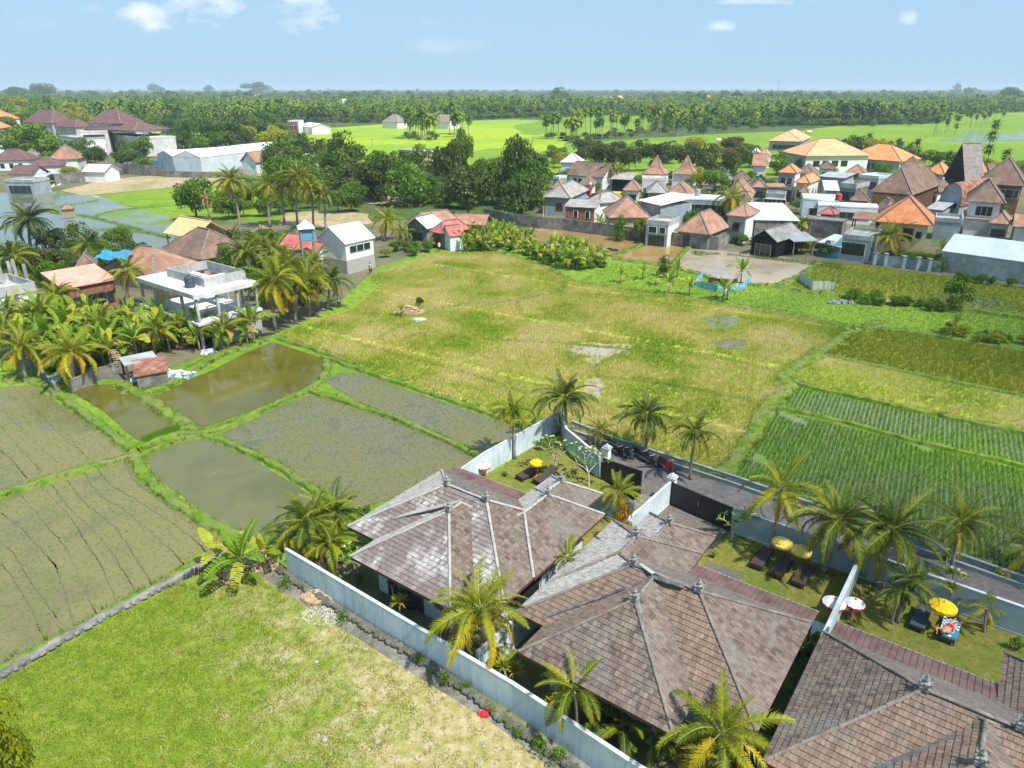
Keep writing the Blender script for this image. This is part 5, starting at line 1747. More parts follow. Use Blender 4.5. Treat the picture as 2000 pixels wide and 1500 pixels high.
pp = lot(.92, 35.05, .42)
tw_ = thing('beach_towel', 'blue and white patterned towel spread under the person on the lounger', 'towel', lot(.95, 35.2, .405), LT - .03)
mb = MB()
for i in range(6):
    for j in range(12):
        mb.poly([(-.38 + i * .127, -.75 + j * .125, .004), (-.38 + (i + 1) * .127, -.75 + j * .125, .004), (-.38 + (i + 1) * .127, -.75 + (j + 1) * .125, .004), (-.38 + i * .127, -.75 + (j + 1) * .125, .004)], (i + j) % 2 if j > 5 else (0 if i % 3 else 1))
mb.build('cloth', [M['bluecloth'], M['whitecloth']], tw_)
lying_person(pp, LT + PI - .35, 'person in crimson swimwear sunbathing on the slate blue lounger')


def standing_person(px, py, label, shirt, s=1.0, z0=0.0, rz=0.0, bend=0.0):
    b = at(px, py, z0)
    t = thing('person', label, 'person', b, rz)
    t.scale = (s, s, s)
    y = bend
    V = [(0, 0, .92), (0, y * .3, 1.12), (0, y * .8, 1.36), (0, y, 1.48), (0, y, 1.56), (0, y * 1.05, 1.68), (0, y * 1.05, 1.76), (-.19, y * .8, 1.38), (-.26, y * .9, 1.12), (-.25, y + .12, .88),
         (.19, y * .8, 1.38), (.26, y * .9, 1.12), (.25, y + .12, .88), (-.09, 0, .86), (-.11, .03, .46), (-.11, -.02, .07), (-.11, .12, .04), (.09, 0, .86), (.11, .1, .46), (.11, .05, .07), (.11, .18, .04)]
    Ed = [(0, 1), (1, 2), (2, 3), (3, 4), (4, 5), (5, 6), (2, 7), (7, 8), (8, 9), (2, 10), (10, 11), (11, 12), (0, 13), (13, 14), (14, 15), (15, 16), (0, 17), (17, 18), (18, 19), (19, 20)]
    Rr = [.14, .13, .15, .06, .06, .1, .07, .07, .045, .035, .07, .045, .035, .09, .06, .045, .035, .09, .06, .045, .035]
    add_body(t, V, Ed, Rr)
    sh = MB(); sh.tube([(0, 0, .88), (0, y * .3, 1.12), (0, y * .8, 1.4), (0, y, 1.46)], [.19, .17, .2, .1], 10); sh.build('shirt', M[shirt], t)
    tr_ = MB(); tr_.tube([(-.09, 0, .95), (-.11, .03, .46), (-.11, 0, .16)], [.12, .085, .07], 8); tr_.tube([(.09, 0, .95), (.11, .1, .46), (.11, .05, .16)], [.12, .085, .07], 8); tr_.build('trousers', M['black'], t)
    hb = MB(); hb.lathe((0, y * 1.05 - .01, 1.66), [(.105, 0), (.115, .06), (.09, .12), (.02, .155)], 9); hb.build('hair', M['hair'], t)
    return t


# ------------------------------------------------------------------ motorbikes
def motorbike(px, py, rz, label, col, z0=.03):
    b = at(px, py, z0)
    t = thing('motorbike', label, 'motorbike', b, rz, 'motorbikes parked in the lane')
    for y_ in (-.62, .62):
        w = MB()
        pts = [(0, y_ + math.cos(a * PI / 8) * .25, .28 + math.sin(a * PI / 8) * .25) for a in range(17)]
        w.tube(pts, .05, 6); o = w.build('wheel', M['rubber'], t)
        h_ = MB(); h_.tube([(-.05, y_, .28), (.05, y_, .28)], [.13, .13], 10); h_.build('rim', M['steel'], o)
    bd = MB()
    bd.hexa([(-.1, -.75, .42), (.1, -.75, .42), (.13, .05, .34), (-.13, .05, .34)], [(-.12, -.85, .72), (.12, -.85, .72), (.12, .05, .66), (-.12, .05, .66)])
    bd.hexa([(-.1, .28, .34), (.1, .28, .34), (.08, .40, .36), (-.08, .40, .36)], [(-.17, .30, .86), (.17, .30, .86), (.12, .50, .98), (-.12, .50, .98)])
    bd.beam((0, .05, .32), (0, .36, .34), .22, .06)
    bd.hexa([(-.06, .40, .52), (.06, .40, .52), (.06, .82, .50), (-.06, .82, .50)], [(-.05, .42, .6), (.05, .42, .6), (.05, .80, .57), (-.05, .80, .57)])
    bd.build('body', M[col], t)
    st = MB(); st.hexa([(-.12, -.72, .72), (.12, -.72, .72), (.12, .08, .68), (-.12, .08, .68)], [(-.1, -.7, .82), (.1, -.7, .82), (.09, .02, .76), (-.09, .02, .76)]); st.build('saddle', M['black'], t)
    hb = MB(); hb.tube([(-.33, .34, 1.02), (-.1, .42, 1.0), (.1, .42, 1.0), (.33, .34, 1.02)], .018, 6); hb.tube([(0, .62, .28), (0, .42, 1.0)], .03, 6); hb.build('handlebar', M['steel'], t)
    for sx in (-1, 1):
        m_ = MB(); m_.tube([(sx * .22, .38, 1.0), (sx * .28, .36, 1.14)], .008, 5); m_.box((sx * .28, .36, 1.12), (.1, .02, .06)); m_.build('mirror', M['black'], t)
    hl = MB(); hl.lathe((0, .50, .86), [(.02, -.05), (.07, -.03), (.07, .03), (.02, .05)], 8); hl.build('headlight', M['glass'], t)
    ex = MB(); ex.tube([(.13, .1, .25), (.14, -.6, .34)], [.03, .05], 7); ex.build('exhaust', M['steel'], t)
    t.rotation_euler = (0, R(9), rz)
    return t


motorbike(1208, 888, R(-140), 'black motorbike furthest left in the lane, behind the open gate', 'black')
motorbike(1222, 890, R(-145), 'dark grey motorbike beside the leftmost one in the lane', 'tank')
motorbike(1256, 897, R(-142), 'black motorbike at the foot of the lane palm, its front towards the wall', 'black')
motorbike(1270, 906, R(-146), 'dark motorbike with pale leg shield right of the lane palm', 'tank')
motorbike(1303, 918, R(-150), 'crimson motorbike parked right of the black ones', 'redcloth')
# ------------------------------------------------------------------ village houses
def mesh_box_face(p, q, z0, z1, t0, t1, off, depth=.08):
    """window-sized box on the vertical face p->q (local coords), t0..t1 metres along, pushed out by off"""
    d = (q - p).normalized(); n = Vector((d.y, -d.x, 0))
    a = p + d * t0 + n * (off - depth / 2); b = p + d * t1 + n * (off - depth / 2)
    c = b + n * depth; e = a + n * depth
    return [Vector((v.x, v.y, z0)) for v in (a, b, c, e)], [Vector((v.x, v.y, z1)) for v in (a, b, c, e)]


def house(label, A, B, Cc, ze, zr, roof='hip', rm='terra', wm='white', sm=None, over=.45, name='house', cat='house', win=(), storey=None, ridge=None, z0=0.0, open_=False, base=None, inset=.5, thick=.12, wind=True, cap='ridge', parapet=.5):
    """A, B = pixels of the two ends of the front eave at height ze, Cc = pixel of the far eave corner or depth in metres"""
    a = at(A[0], A[1], ze); b = at(B[0], B[1], ze)
    ex = (b - a); Wd = ex.length; ex.normalize()
    ey = Vector((-ex.y, ex.x, 0))
    D = Cc if isinstance(Cc, (int, float)) else abs((at(Cc[0], Cc[1], ze) - b).dot(ey))
    D = max(1.5, D)
    rz = math.atan2(ex.y, ex.x)
    t = thing(name, label, cat, (a.x, a.y, 0), rz)
    # local frame: x along the front, y away
    w = MB()
    zt = ze + .02
    x0, x1, y0, y1 = over, Wd - over, over, D - over
    if not open_:
        if sm:
            w.hexa([(x0, y0, z0), (x1 - .1, y0, z0), (x1 - .1, y1, z0), (x0, y1, z0)], [(x0, y0, zt), (x1 - .1, y0, zt), (x1 - .1, y1, zt), (x0, y1, zt)], 0)
            w.hexa([(x1 - .1, y0 - .003, z0), (x1, y0 - .003, z0), (x1, y1, z0), (x1 - .1, y1, z0)], [(x1 - .1, y0 - .003, zt), (x1, y0 - .003, zt), (x1, y1, zt), (x1 - .1, y1, zt)], 1)
        else:
            w.hexa([(x0, y0, z0), (x1, y0, z0), (x1, y1, z0), (x0, y1, z0)], [(x0, y0, zt), (x1, y0, zt), (x1, y1, zt), (x0, y1, zt)], 0)
        if roof == 'gable':
            m = 1 if sm else 0
            if ridge == 'y':
                xm = Wd / 2; zz = zr - (zr - ze) * .06
                for yy in (y0, y1):
                    w.add([(x0, yy - .04, ze), (x1, yy - .04, ze), (xm, yy - .04, zz), (x0, yy + .04, ze), (x1, yy + .04, ze), (xm, yy + .04, zz)], [(0, 1, 2), (5, 4, 3), (0, 3, 4, 1), (1, 4, 5, 2), (2, 5, 3, 0)], 0)
            else:
                ym = D / 2; zz = zr - (zr - ze) * .06
                for xx in (x0, x1):
                    w.add([(xx - .04, y0, ze), (xx - .04, y1, ze), (xx - .04, ym, zz), (xx + .04, y0, ze), (xx + .04, y1, ze), (xx + .04, ym, zz)], [(2, 1, 0), (3, 4, 5), (0, 1, 4, 3), (1, 2, 5, 4), (2, 0, 3, 5)], m)
        if base:
            w.hexa([(x0 - .04, y0 - .04, z0), (x1 + .04, y0 - .04, z0), (x1 + .04, y1, z0), (x0 - .04, y1, z0)], [(x0 - .04, y0 - .04, base[1]), (x1 + .04, y0 - .04, base[1]), (x1 + .04, y1, base[1]), (x0 - .04, y1, base[1])], 2 if sm else 1)
        mats = [M[wm]] + ([M[sm]] if sm else []) + ([M[base[0]]] if base else [])
        w.build('wall', mats, t)
    else:
        for xx in (x0, x1):
            for yy in (y0, y1):
                pm = MB(); pm.box((xx, yy, z0), (.18, .18, ze - z0)); pm.build('post', M[wm], t)
    rf = bpy.data.objects.new('roof', None); C.objects.link(rf); rf.parent = t
    r = MB(); caps = []
    th = thick

    def slab(pts, mi=0):
        pts = [Vector(p) for p in pts]
        n = (pts[1] - pts[0]).cross(pts[2] - pts[0]).normalized()
        if n.z < 0:
            pts.reverse(); n = -n
        lo_ = [p - Vector((0, 0, th)) for p in pts]
        k = len(pts)
        r.add(pts + lo_, [tuple(range(k)), tuple(range(2 * k - 1, k - 1, -1))] + [(i, k + i, k + (i + 1) % k, (i + 1) % k) for i in range(k)], mi, random.random())
    z = ze + th
    if roof in ('hip', 'joglo', 'pyramid'):
        if roof == 'hip':
            s = min(Wd, D) / 2
            if (Wd >= D and ridge != 'y') or ridge == 'x':
                k = min(s * .95, Wd / 2 - .2)
                R0 = (k, D / 2, zr); R1 = (Wd - k, D / 2, zr)
                slab([(0, 0, z), (Wd, 0, z), R1, R0]); slab([(Wd, D, z), (0, D, z), R0, R1]); slab([(Wd, 0, z), (Wd, D, z), R1]); slab([(0, D, z), (0, 0, z), R0])
            else:
                k = min(s * .95, D / 2 - .2)
                R0 = (Wd / 2, k, zr); R1 = (Wd / 2, D - k, zr)
                slab([(0, 0, z), (Wd, 0, z), R0]); slab([(Wd, D, z), (0, D, z), R1]); slab([(Wd, 0, z), (Wd, D, z), R1, R0]); slab([(0, D, z), (0, 0, z), R0, R1])
            xx = (Wd >= D and ridge != 'y') or ridge == 'x'
            caps = [(R0, R1), ((0, 0, z), R0), ((Wd, 0, z), R1 if xx else R0), ((Wd, D, z), R1), ((0, D, z), R0 if xx else R1)]
        else:
            c = Vector((Wd / 2, D / 2, zr))
            zm = ze + (zr - ze) * (.3 if roof == 'joglo' else .5); f = .5 if roof == 'joglo' else .5
            q = [Vector(p) for p in ((0, 0, z), (Wd, 0, z), (Wd, D, z), (0, D, z))]
            m = [Vector((p.x + (c.x - p.x) * f, p.y + (c.y - p.y) * f, zm)) for p in q]
            for i in range(4):
                slab([q[i], q[(i + 1) % 4], m[(i + 1) % 4], m[i]]); slab([m[i], m[(i + 1) % 4], c])
                caps += [(q[i], m[i]), (m[i], c)]
    elif roof == 'gable':
        if ridge == 'y':
            slab([(0, 0, z), (Wd / 2, 0, zr), (Wd / 2, D, zr), (0, D, z)]); slab([(Wd / 2, 0, zr), (Wd, 0, z), (Wd, D, z), (Wd / 2, D, zr)])
            caps = [((Wd / 2, 0, zr), (Wd / 2, D, zr))]
        else:
            slab([(0, 0, z), (Wd, 0, z), (Wd, D / 2, zr), (0, D / 2, zr)]); slab([(0, D / 2, zr), (Wd, D / 2, zr), (Wd, D, z), (0, D, z)])
            caps = [((0, D / 2, zr), (Wd, D / 2, zr))]
    elif roof == 'shed':
        slab([(0, 0, z), (Wd, 0, z), (Wd, D, zr), (0, D, zr)])
    elif roof == 'flat':
        r.hexa([(0, 0, ze), (Wd, 0, ze), (Wd, D, ze), (0, D, ze)], [(0, 0, ze + .2), (Wd, 0, ze + .2), (Wd, D, ze + .2), (0, D, ze + .2)])
        if parapet:
            for p, q in (((0, .08), (Wd, .08)), ((Wd - .08, .16), (Wd - .08, D - .16)), ((Wd, D - .08), (0, D - .08)), ((.08, .16), (.08, D - .16))):
                r.beam((*p, ze + .2 + parapet / 2), (*q, ze + .2 + parapet / 2), .15, parapet)
    elif roof == 'barrel':
        n = 10
        pr = [(Wd / 2 - math.cos(PI * i / n) * Wd / 2, ze + (zr - ze) * math.sin(PI * i / n) ** .8) for i in range(n + 1)]
        for i in range(n):
            slab([(pr[i][0], 0, pr[i][1] + th), (pr[i + 1][0], 0, pr[i + 1][1] + th), (pr[i + 1][0], D, pr[i + 1][1] + th), (pr[i][0], D, pr[i][1] + th)])
        g = MB()
        for yy in (y0, y1):
            g.poly([(x, yy, zz) for x, zz in pr]); g.poly([(x, yy + .02, zz) for x, zz in reversed(pr)])
        g.build('gable_wall', M[wm], t)
    r.build('roof_surface', M[rm], rf)
    if caps and cap:
        for p, q in caps:
            m = MB(); m.beam(Vector(p) + Vector((0, 0, .03)), Vector(q) + Vector((0, 0, .03)), .26, .12); m.build('ridge_cap', M[cap], rf)
    # windows: (face, t along face 0..1, z, w, h, kind)
    fc = {'f': (Vector((x0, y0, 0)), Vector((x1, y0, 0))), 'r': (Vector((x1, y0, 0)), Vector((x1, y1, 0))), 'l': (Vector((x0, y1, 0)), Vector((x0, y0, 0)))}
    for wi in win:
        f, tt, zz, ww, hh = wi[:5]; kd = wi[5] if len(wi) > 5 else 'white'
        p, q = fc[f]; L_ = (q - p).length; c = tt * L_
        fr = MB(); b_, t_ = mesh_box_face(p, q, zz - .08, zz + hh + .08, c - ww / 2 - .08, c + ww / 2 + .08, .0, .12)
        fr.hexa(b_, t_)
        door = zz < .3
        o = fr.build('door' if door else 'window', M[kd], t)
        g = MB(); k = max(1, int(ww / .8))
        for i in range(k):
            b_, t_ = mesh_box_face(p, q, zz, zz + hh, c - ww / 2 + i * ww / k + .04, c - ww / 2 + (i + 1) * ww / k - .04, .03, .12)
            g.hexa(b_, t_)
        g.build('pane', M['glass'], o)
    return t


def wins(face, n, z, w, h, kind='white', a=.12, b=.88):
    return [(face, a + (b - a) * (i + .5) / n, z, w, h, kind) for i in range(n)]


M['palepink'] = surf('pale_pink_roof', [(.62, .50, .48), (.72, .62, .60)], .6, .7, bump=.1)
H = house
for i, (a, b, ze_, zr_, ty, rm_, wm_, lb) in enumerate([
    ((1216, 372), (1250, 373), 3, 5.2, 'hip', 'terra', 'white', 'small terracotta roof left of the grey hip by the street lamp'), ((1128, 362), (1160, 363), 3, 5, 'hip', 'brownroof', 'white', 'brown roof just behind the grey hipped house'),
    ((1370, 362), (1408, 363), 3, 5.4, 'hip', 'terra', 'white', 'terracotta roof under the round bright green tree'), ((1432, 352), (1466, 353), 3, 5.2, 'hip', 'brownroof', 'white', 'brown roof behind the large village palm'),
    ((1468, 366), (1498, 367), 3, 4.8, 'hip', 'terra', 'greywall', 'small terracotta roof left of the awning roof'), ((1610, 372), (1640, 373), 3, 4.6, 'shed', 'zinc', 'concrete', 'pale sheet roof below the mossy flat roof'),
    ((1650, 338), (1690, 340), 3, 5.2, 'hip', 'terra', 'brick', 'terracotta roof under the long orange roof'), ((1600, 330), (1632, 331), 3, 5, 'hip', 'brownroof', 'white', 'brown roof under the white side of the big faded orange house'),
    ((1692, 356), (1722, 358), 3, 5, 'hip', 'terra', 'white', 'terracotta roof left of the bamboo house peak'), ((1800, 372), (1834, 376), 3.2, 5.6, 'hip', 'brownroof', 'white', 'brown roof between the bamboo house and the barrel roof'),
    ((1808, 408), (1842, 412), 3, 4.6, 'shed', 'zinc_dark', 'greywall', 'grey lean roof in front of the barrel roofed house'), ((1726, 412), (1756, 413), 3, 5, 'hip', 'terra', 'white', 'terracotta roof behind the peak of the bright orange house'),
    ((1412, 352), (1434, 352), 3, 5, 'hip', 'greyroof', 'white', 'grey roof above the large village palm'), ((1440, 404), (1474, 405), 3, 5, 'hip', 'terra', 'pinkwall', 'terracotta roof right behind the tower house'),
    ((1560, 376), (1580, 377), 3, 4.4, 'hip', 'terra', 'white', 'tiny terracotta roof below the cream house'), ((1660, 392), (1700, 394), 3, 5.0, 'hip', 'brownroof', 'brick', 'brown roof in front of the ruined grey house'),
    ((1930, 436), (1976, 440), 3, 4.8, 'hip', 'terra', 'concrete', 'terracotta roof below the white upper house, right'), ((1868, 322), (1896, 323), 3, 6, 'hip', 'terra', 'white', 'terracotta roof behind the tall pointed thatch'),
    ((1214, 408), (1246, 408), 2.8, 4.6, 'hip', 'greyroof', 'white', 'grey roof behind the wide terracotta house'), ((1076, 368), (1100, 369), 3, 4.8, 'hip', 'terra', 'brick', 'small terracotta roof left behind the grey hipped house')]):
    H(lb, a, b, 6.5, ze_, zr_, ty, rm_, wm_, win=wins('f', 2, .8, 1, 1.2, 'wood'), cap=None if ty == 'shed' else 'ridge')
# village on the right, from the left edge to the right
H('grey hipped house at the left end of the right village, beside the big dark trees', (1059, 385), (1114, 388), (1149, 371), 3.6, 6.0, 'hip', 'greyroof', 'greywall', win=[('f', .62, 1.0, 1.6, 1.5, 'orange'), ('r', .3, 1.2, 1.2, 1.2)])
H('dark brick house with two white-framed windows and pale grey lean roof', (1101, 404), (1164, 407), 5.5, 3.7, 4.5, 'shed', 'greyroof', 'brick', 'white', .25, win=[('f', .36, 1.7, .8, 1.3), ('f', .76, 1.7, .8, 1.3), ('r', .5, 1.2, .8, 1)])
H('grey tile roof squeezed behind the dark brick house', (1142, 392), (1170, 398), (1190, 386), 3.6, 5.4, 'hip', 'greyroof', 'white')
H('wide terracotta hipped house in front of the white canopy', (1187, 426), (1272, 426), (1310, 412), 2.7, 6.2, 'hip', 'terra', 'pinkwall', 'greywall', win=[('f', .3, .1, 1.1, 1.9, 'timber'), ('f', .7, 1, 1.2, 1)])
H('white sloping canopy roof above the wide terracotta house', (1246, 392), (1290, 402), (1308, 386), 4.4, 5.6, 'shed', 'zinc_white', 'greywall', cap=None)
H('long terracotta house with two hips left of the village palm', (1293, 385), (1350, 388), (1390, 378), 3.6, 6.4, 'hip', 'terra', 'greywall')
H('dark blue grey building with large panes below the village palm', (1323, 389), (1424, 393), 6, 4.3, 4.6, 'flat', 'zinc_white', 'greywall', over=.05, parapet=.15, win=wins('f', 5, 1.2, 1.9, 2.2, 'greywall'))
H('narrow white block at the left end of the big-paned building', (1309, 392), (1324, 393), 5, 4.6, 4.8, 'flat', 'white', 'white', over=.03, parapet=.2)
H('terracotta roof half hidden behind the village palm', (1408, 388), (1468, 391), (1493, 376), 3.6, 7.0, 'hip', 'terra', 'white')
H('low terracotta house with a green tree in front, left of the blue grey tower', (1317, 452), (1386, 460), (1412, 440), 2.5, 5.6, 'hip', 'terra', 'old_wall', win=[('f', .3, .1, 1, 1.9, 'wood')])
H('two-storey house with balcony between the terracotta roofs', (1262, 438), (1306, 442), 6, 3.6, 4, 'flat', 'concrete', 'greywall', 'white', .05, parapet=.6, win=[('f', .3, 2.3, 1.4, 1.0), ('f', .75, 2.3, 1, 1.0), ('f', .5, .2, 2.6, 1.6, 'dark')])
H('blue grey tower house with curtained window and square terracotta roof', (1418, 421), (1460, 425), (1476, 413), 4.5, 6.4, 'pyramid', 'terra', 'greywall', 'white', .3, name='tower_house', win=[('f', .5, 2.0, 1.3, 1.5, 'timber')])
H('beige gabled shed house with open dark front', (1464, 466), (1518, 474), (1554, 456), 2.6, 4.3, 'gable', 'greyroof', 'dark', None, .3, ridge='y', win=[('f', .5, .2, 2.6, 1.7, 'timber')])
H('large white flat sheet roof behind the blue grey tower', (1474, 430), (1562, 432), (1592, 408), 3.4, 4.4, 'shed', 'zinc_white', 'old_wall', over=.2, cap=None)
H('two-storey grey house with small orange roof and white side wall', (1519, 337), (1556, 339), 7, 6.4, 8.2, 'hip', 'orange', 'greywall', 'white', .3, win=[('f', .3, 3.9, 1.2, 1.4), ('f', .7, 3.9, 1.2, 1.4), ('f', .5, .4, 3.0, 2.1, 'terra')])
H('terracotta awning roof of the two-storey grey house', (1501, 366), (1536, 366), 2.2, 3.5, 4.2, 'shed', 'terra', 'greywall', cap=None)
H('cream and white house with orange hip roof and dark balcony', (1552, 357), (1582, 359), (1602, 350), 4.6, 6.3, 'hip', 'orange', 'creamwall', 'white', .35, win=[('f', .55, 1.4, 2.0, 1.4, 'dark'), ('r', .5, 1.8, 1.2, 1.4)])
H('brown roofed house behind the two small orange roofs', (1553, 339), (1592, 341), 7, 5.5, 7.6, 'hip', 'brownroof', 'white')
H('dark open garage with white frame under the awning roof', (1495, 383), (1533, 385), 5, 3.2, 3.4, 'flat', 'zinc_dark', 'white', over=.05, win=[('f', .5, .2, 4.6, 2.4, 'white')])
H('pale blue flat roofed building left of the red tank', (1569, 390), (1640, 393), 8, 3.8, 4, 'flat', 'zinc', 'bluewall', over=.05, parapet=.15, win=[('f', .5, .8, 4, 1.4, 'white')])
H('mossy grey flat roof behind the cream house', (1596, 345), (1650, 349), 9, 4, 4.6, 'shed', 'zinc_dark', 'greywall', cap=None)
H('ruined grey house with broken concrete balcony', (1640, 366), (1672, 369), 7, 5.2, 5.4, 'flat', 'concrete', 'old_wall', over=.1, parapet=.8, win=wins('f', 2, 2.8, 1.5, 1.5, 'dark') + wins('f', 2, .4, 1.5, 1.6, 'dark'))
H('grey concrete terrace house with railing posts behind the ruined house', (1676, 346), (1716, 350), 8, 5.2, 5.4, 'flat', 'zinc', 'concrete', over=.1, parapet=.5, win=wins('f', 3, 2.8, 1.4, 1.5, 'dark'))
H('long white roofed row house behind the red water tank', (1598, 402), (1716, 408), 5, 3.2, 3.3, 'flat', 'zinc_white', 'white', over=.05, parapet=.1, win=wins('f', 6, .9, 1.3, 1.3, 'greywall'))
H('small maroon roof in front of the long white row house', (1598, 418), (1632, 421), 4, 2.6, 3.9, 'hip', 'redroof', 'old_wall')
H('long dark grey boundary building behind the dry corn stalks', (1560, 428), (1646, 436), 4, 3.0, 3.1, 'flat', 'old_wall', 'old_wall', over=.03, parapet=.1)
H('light sheet-roofed shed with sky blue lower wall', (1596, 474), (1642, 484), (1652, 464), 1.9, 3.0, 'gable', 'zinc', 'old_wall', None, .2, ridge='x', cap=None, base=('cyan', 1.0))
H('grey sheet lean-to left of the sky blue gable', (1550, 473), (1598, 471), 4, 2.4, 3.2, 'shed', 'zinc_dark', 'old_wall', cap=None, open_=True)
H('big faded orange hipped house with white side wall at the rice edge', (1524, 296), (1573, 305), (1633, 293), 5.2, 9.8, 'hip', 'peach', 'greywall', 'white', .7, win=[('f', .45, 1.5, 4.5, 2.2, 'greywall')] + wins('r', 4, 2.0, 2.0, 1.6, 'brick', .1, .7))
H('long orange hipped house, furthest right of the orange roofs by the fields', (1645, 308), (1761, 316), (1784, 309), 3.8, 8.2, 'hip', 'orange', 'greywall', 'white', .7, win=wins('f', 6, 1, 1.6, 1.6, 'brick'))
H('faded orange roof standing alone in the bright rice fields', (1500, 275), (1566, 277), (1580, 268), 4.2, 8.0, 'hip', 'peach', 'greywall', None, .6, win=wins('f', 5, 1, 1.6, 1.6, 'dark'))
H('small orange pyramid roof left of the big faded orange house', (1480, 304), (1498, 305), 5, 4, 6.5, 'pyramid', 'peach', 'white')
H('pale rounded roof beside the small orange pyramid', (1462, 302), (1478, 303), 5, 4, 6.5, 'pyramid', 'palepink', 'white')
H('faded brown roof below the small orange pyramid', (1468, 324), (1500, 325), 8, 3.2, 6.5, 'gable', 'terra', 'white', ridge='x')
H('brown house with bamboo screen wall under a big hipped roof', (1700, 375), (1783, 382), (1816, 358), 4.6, 9.6, 'hip', 'brownroof', 'wood', None, .5, name='bamboo_house')
H('brown roof with raised ends between the orange and the bamboo house', (1756, 329), (1800, 331), 8, 5, 8.0, 'hip', 'brownroof', 'greywall')
H('orange roofed house left of the tall pointed thatch', (1804, 339), (1846, 342), 8, 3, 6, 'hip', 'orange', 'white')
H('orange tile roof right behind the tall pointed thatch', (1880, 336), (1898, 338), 6, 4.5, 7.5, 'hip', 'orange', 'white')
H('tall steep pointed house with grey thatched sides', (1842, 346), (1885, 361), (1896, 353), 2.6, 12.0, 'gable', 'thatch_grey', 'dark', None, .3, ridge='y', cap='thatch_grey')
H('barrel roofed grey house with three dark windows', (1833, 398), (1876, 403), (1893, 384), 3.6, 7.8, 'barrel', 'rust', 'greywall', None, .25, win=wins('f', 3, 2.6, .9, 1.5, 'white'))
H('white upper house with brown hip roof near the right edge', (1888, 394), (1965, 399), (1986, 386), 6.0, 9.6, 'hip', 'brownroof', 'white', 'brick', .6, win=[('f', .5, 3.7, 2.6, 1.6, 'white')])
H('terracotta skirt roof round the white upper house', (1883, 427), (1965, 433), (1986, 420), 3.0, 4.3, 'hip', 'terra', 'concrete_pale', None, .3)
H('large brown tiled house with brick upper floor at the right edge', (1908, 359), (2005, 365), 11, 6, 11.5, 'hip', 'brownroof', 'brick', None, .8, win=wins('f', 3, 3.4, 1.8, 1.7, 'white', .3, .95))
H('terracotta corner of a roof cut by the right edge', (1978, 443), (2030, 447), 6, 3.0, 5, 'gable', 'terra', 'concrete_pale', ridge='x')
H('dull brown roof half buried in bushes above the brick house', (1900, 342), (1935, 345), 8, 3, 6, 'hip', 'brownroof', 'white')
H('bright orange roofed cream house behind the yellow village palm', (1708, 433), (1824, 442), (1842, 424), 5.0, 8.8, 'hip', 'orange', 'creamwall', 'creamwall', .8, win=[('f', .62, 2.2, 1.4, 2.0, 'redcloth'), ('f', .85, 2.8, .9, 1.1), ('r', .4, 2.8, .9, 1.1)])
H('maroon flat terrace roof joined to the orange cream house', (1664, 428), (1716, 432), 6, 4.8, 5.3, 'shed', 'terra', 'dark', None, .2, open_=True, cap=None)
H('grey terrace building with tall white-framed panes beside the hedge', (1645, 466), (1704, 472), 8, 3.3, 3.5, 'flat', 'concrete', 'greywall', None, .1, parapet=.5, win=wins('f', 4, .9, 1.05, 1.9, 'white', .02, .8))
H('long grey shed with streaked wall and pale metal roof', (1839, 491), (2080, 524), 9.5, 2.9, 4.9, 'gable', 'zinc', 'concrete', None, .15, name='shed', cat='shed', ridge='x', cap=None)
H('dark grey carport behind the long grey shed', (1826, 432), (1880, 436), 6, 3.2, 3.4, 'flat', 'zinc_dark', 'greywall', over=.1)
H('long brown roofed hall behind the village yard', (1106, 342), (1178, 348), 9, 3, 6.4, 'gable', 'brownroof', 'white', ridge='x', win=wins('f', 5, .8, 1, 1.4, 'dark'))
H('pale pink tent-shaped roof above the long brown hall', (1093, 317), (1134, 318), 8, 4, 6.8, 'pyramid', 'palepink', 'white')
H('left one of the two steep pointed terracotta roofs', (1252, 340), (1299, 342), 8, 3.2, 8.0, 'joglo', 'terra', 'white')
H('right one of the two steep pointed terracotta roofs', (1312, 340), (1358, 342), 8, 3.2, 8.0, 'joglo', 'terra', 'white')
H('pale flat roofed block in front of the left pointed roof', (1254, 352), (1302, 353), 5, 3, 3.2, 'flat', 'concrete_pale', 'concrete_pale', over=.05)
H('beige roofed hut behind the pair of yellow palms', (1192, 350), (1234, 352), 6, 3, 4.2, 'shed', 'greyroof', 'dark', cap=None)
H('grey hipped roof beside the street lamp', (1262, 377), (1305, 378), 7, 2.8, 5.2, 'hip', 'greyroof', 'greywall')
H('teal painted kiosk at the foot of the brown hall', (1080, 349), (1092, 350), 4, 2.8, 3.0, 'flat', 'zinc', 'teal', over=.05, name='kiosk', cat='kiosk')
# houses by the middle of the photo
H('brown hipped house at the head of the ripe rice field', (790, 438), (812, 446), (868, 424), 2.7, 5.0, 'hip', 'terra', 'brick')
H('pale grey gabled roof between the brown and the red roof', (834, 448), (881, 436), 5, 2.8, 4.6, 'gable', 'concrete_pale', 'old_wall', ridge='x', win=[('l', .5, .3, 2, 1.6, 'wood')])
H('bright red hip roof beside the banana grove', (838, 453), (866, 458), (888, 442), 2.6, 4.4, 'hip', 'redroof', 'brick', win=[('f', .5, .1, .9, 1.9, 'wood')])
H('little red roofed shrine house with pale blue front', (860, 457), (878, 463), (894, 455), 2.4, 4.0, 'gable', 'redroof', 'zinc', ridge='y', over=.2)
H('long low maroon roof behind the banana grove', (880, 438), (948, 441), 5, 2.7, 4.3, 'gable', 'terra', 'old_wall', ridge='x')
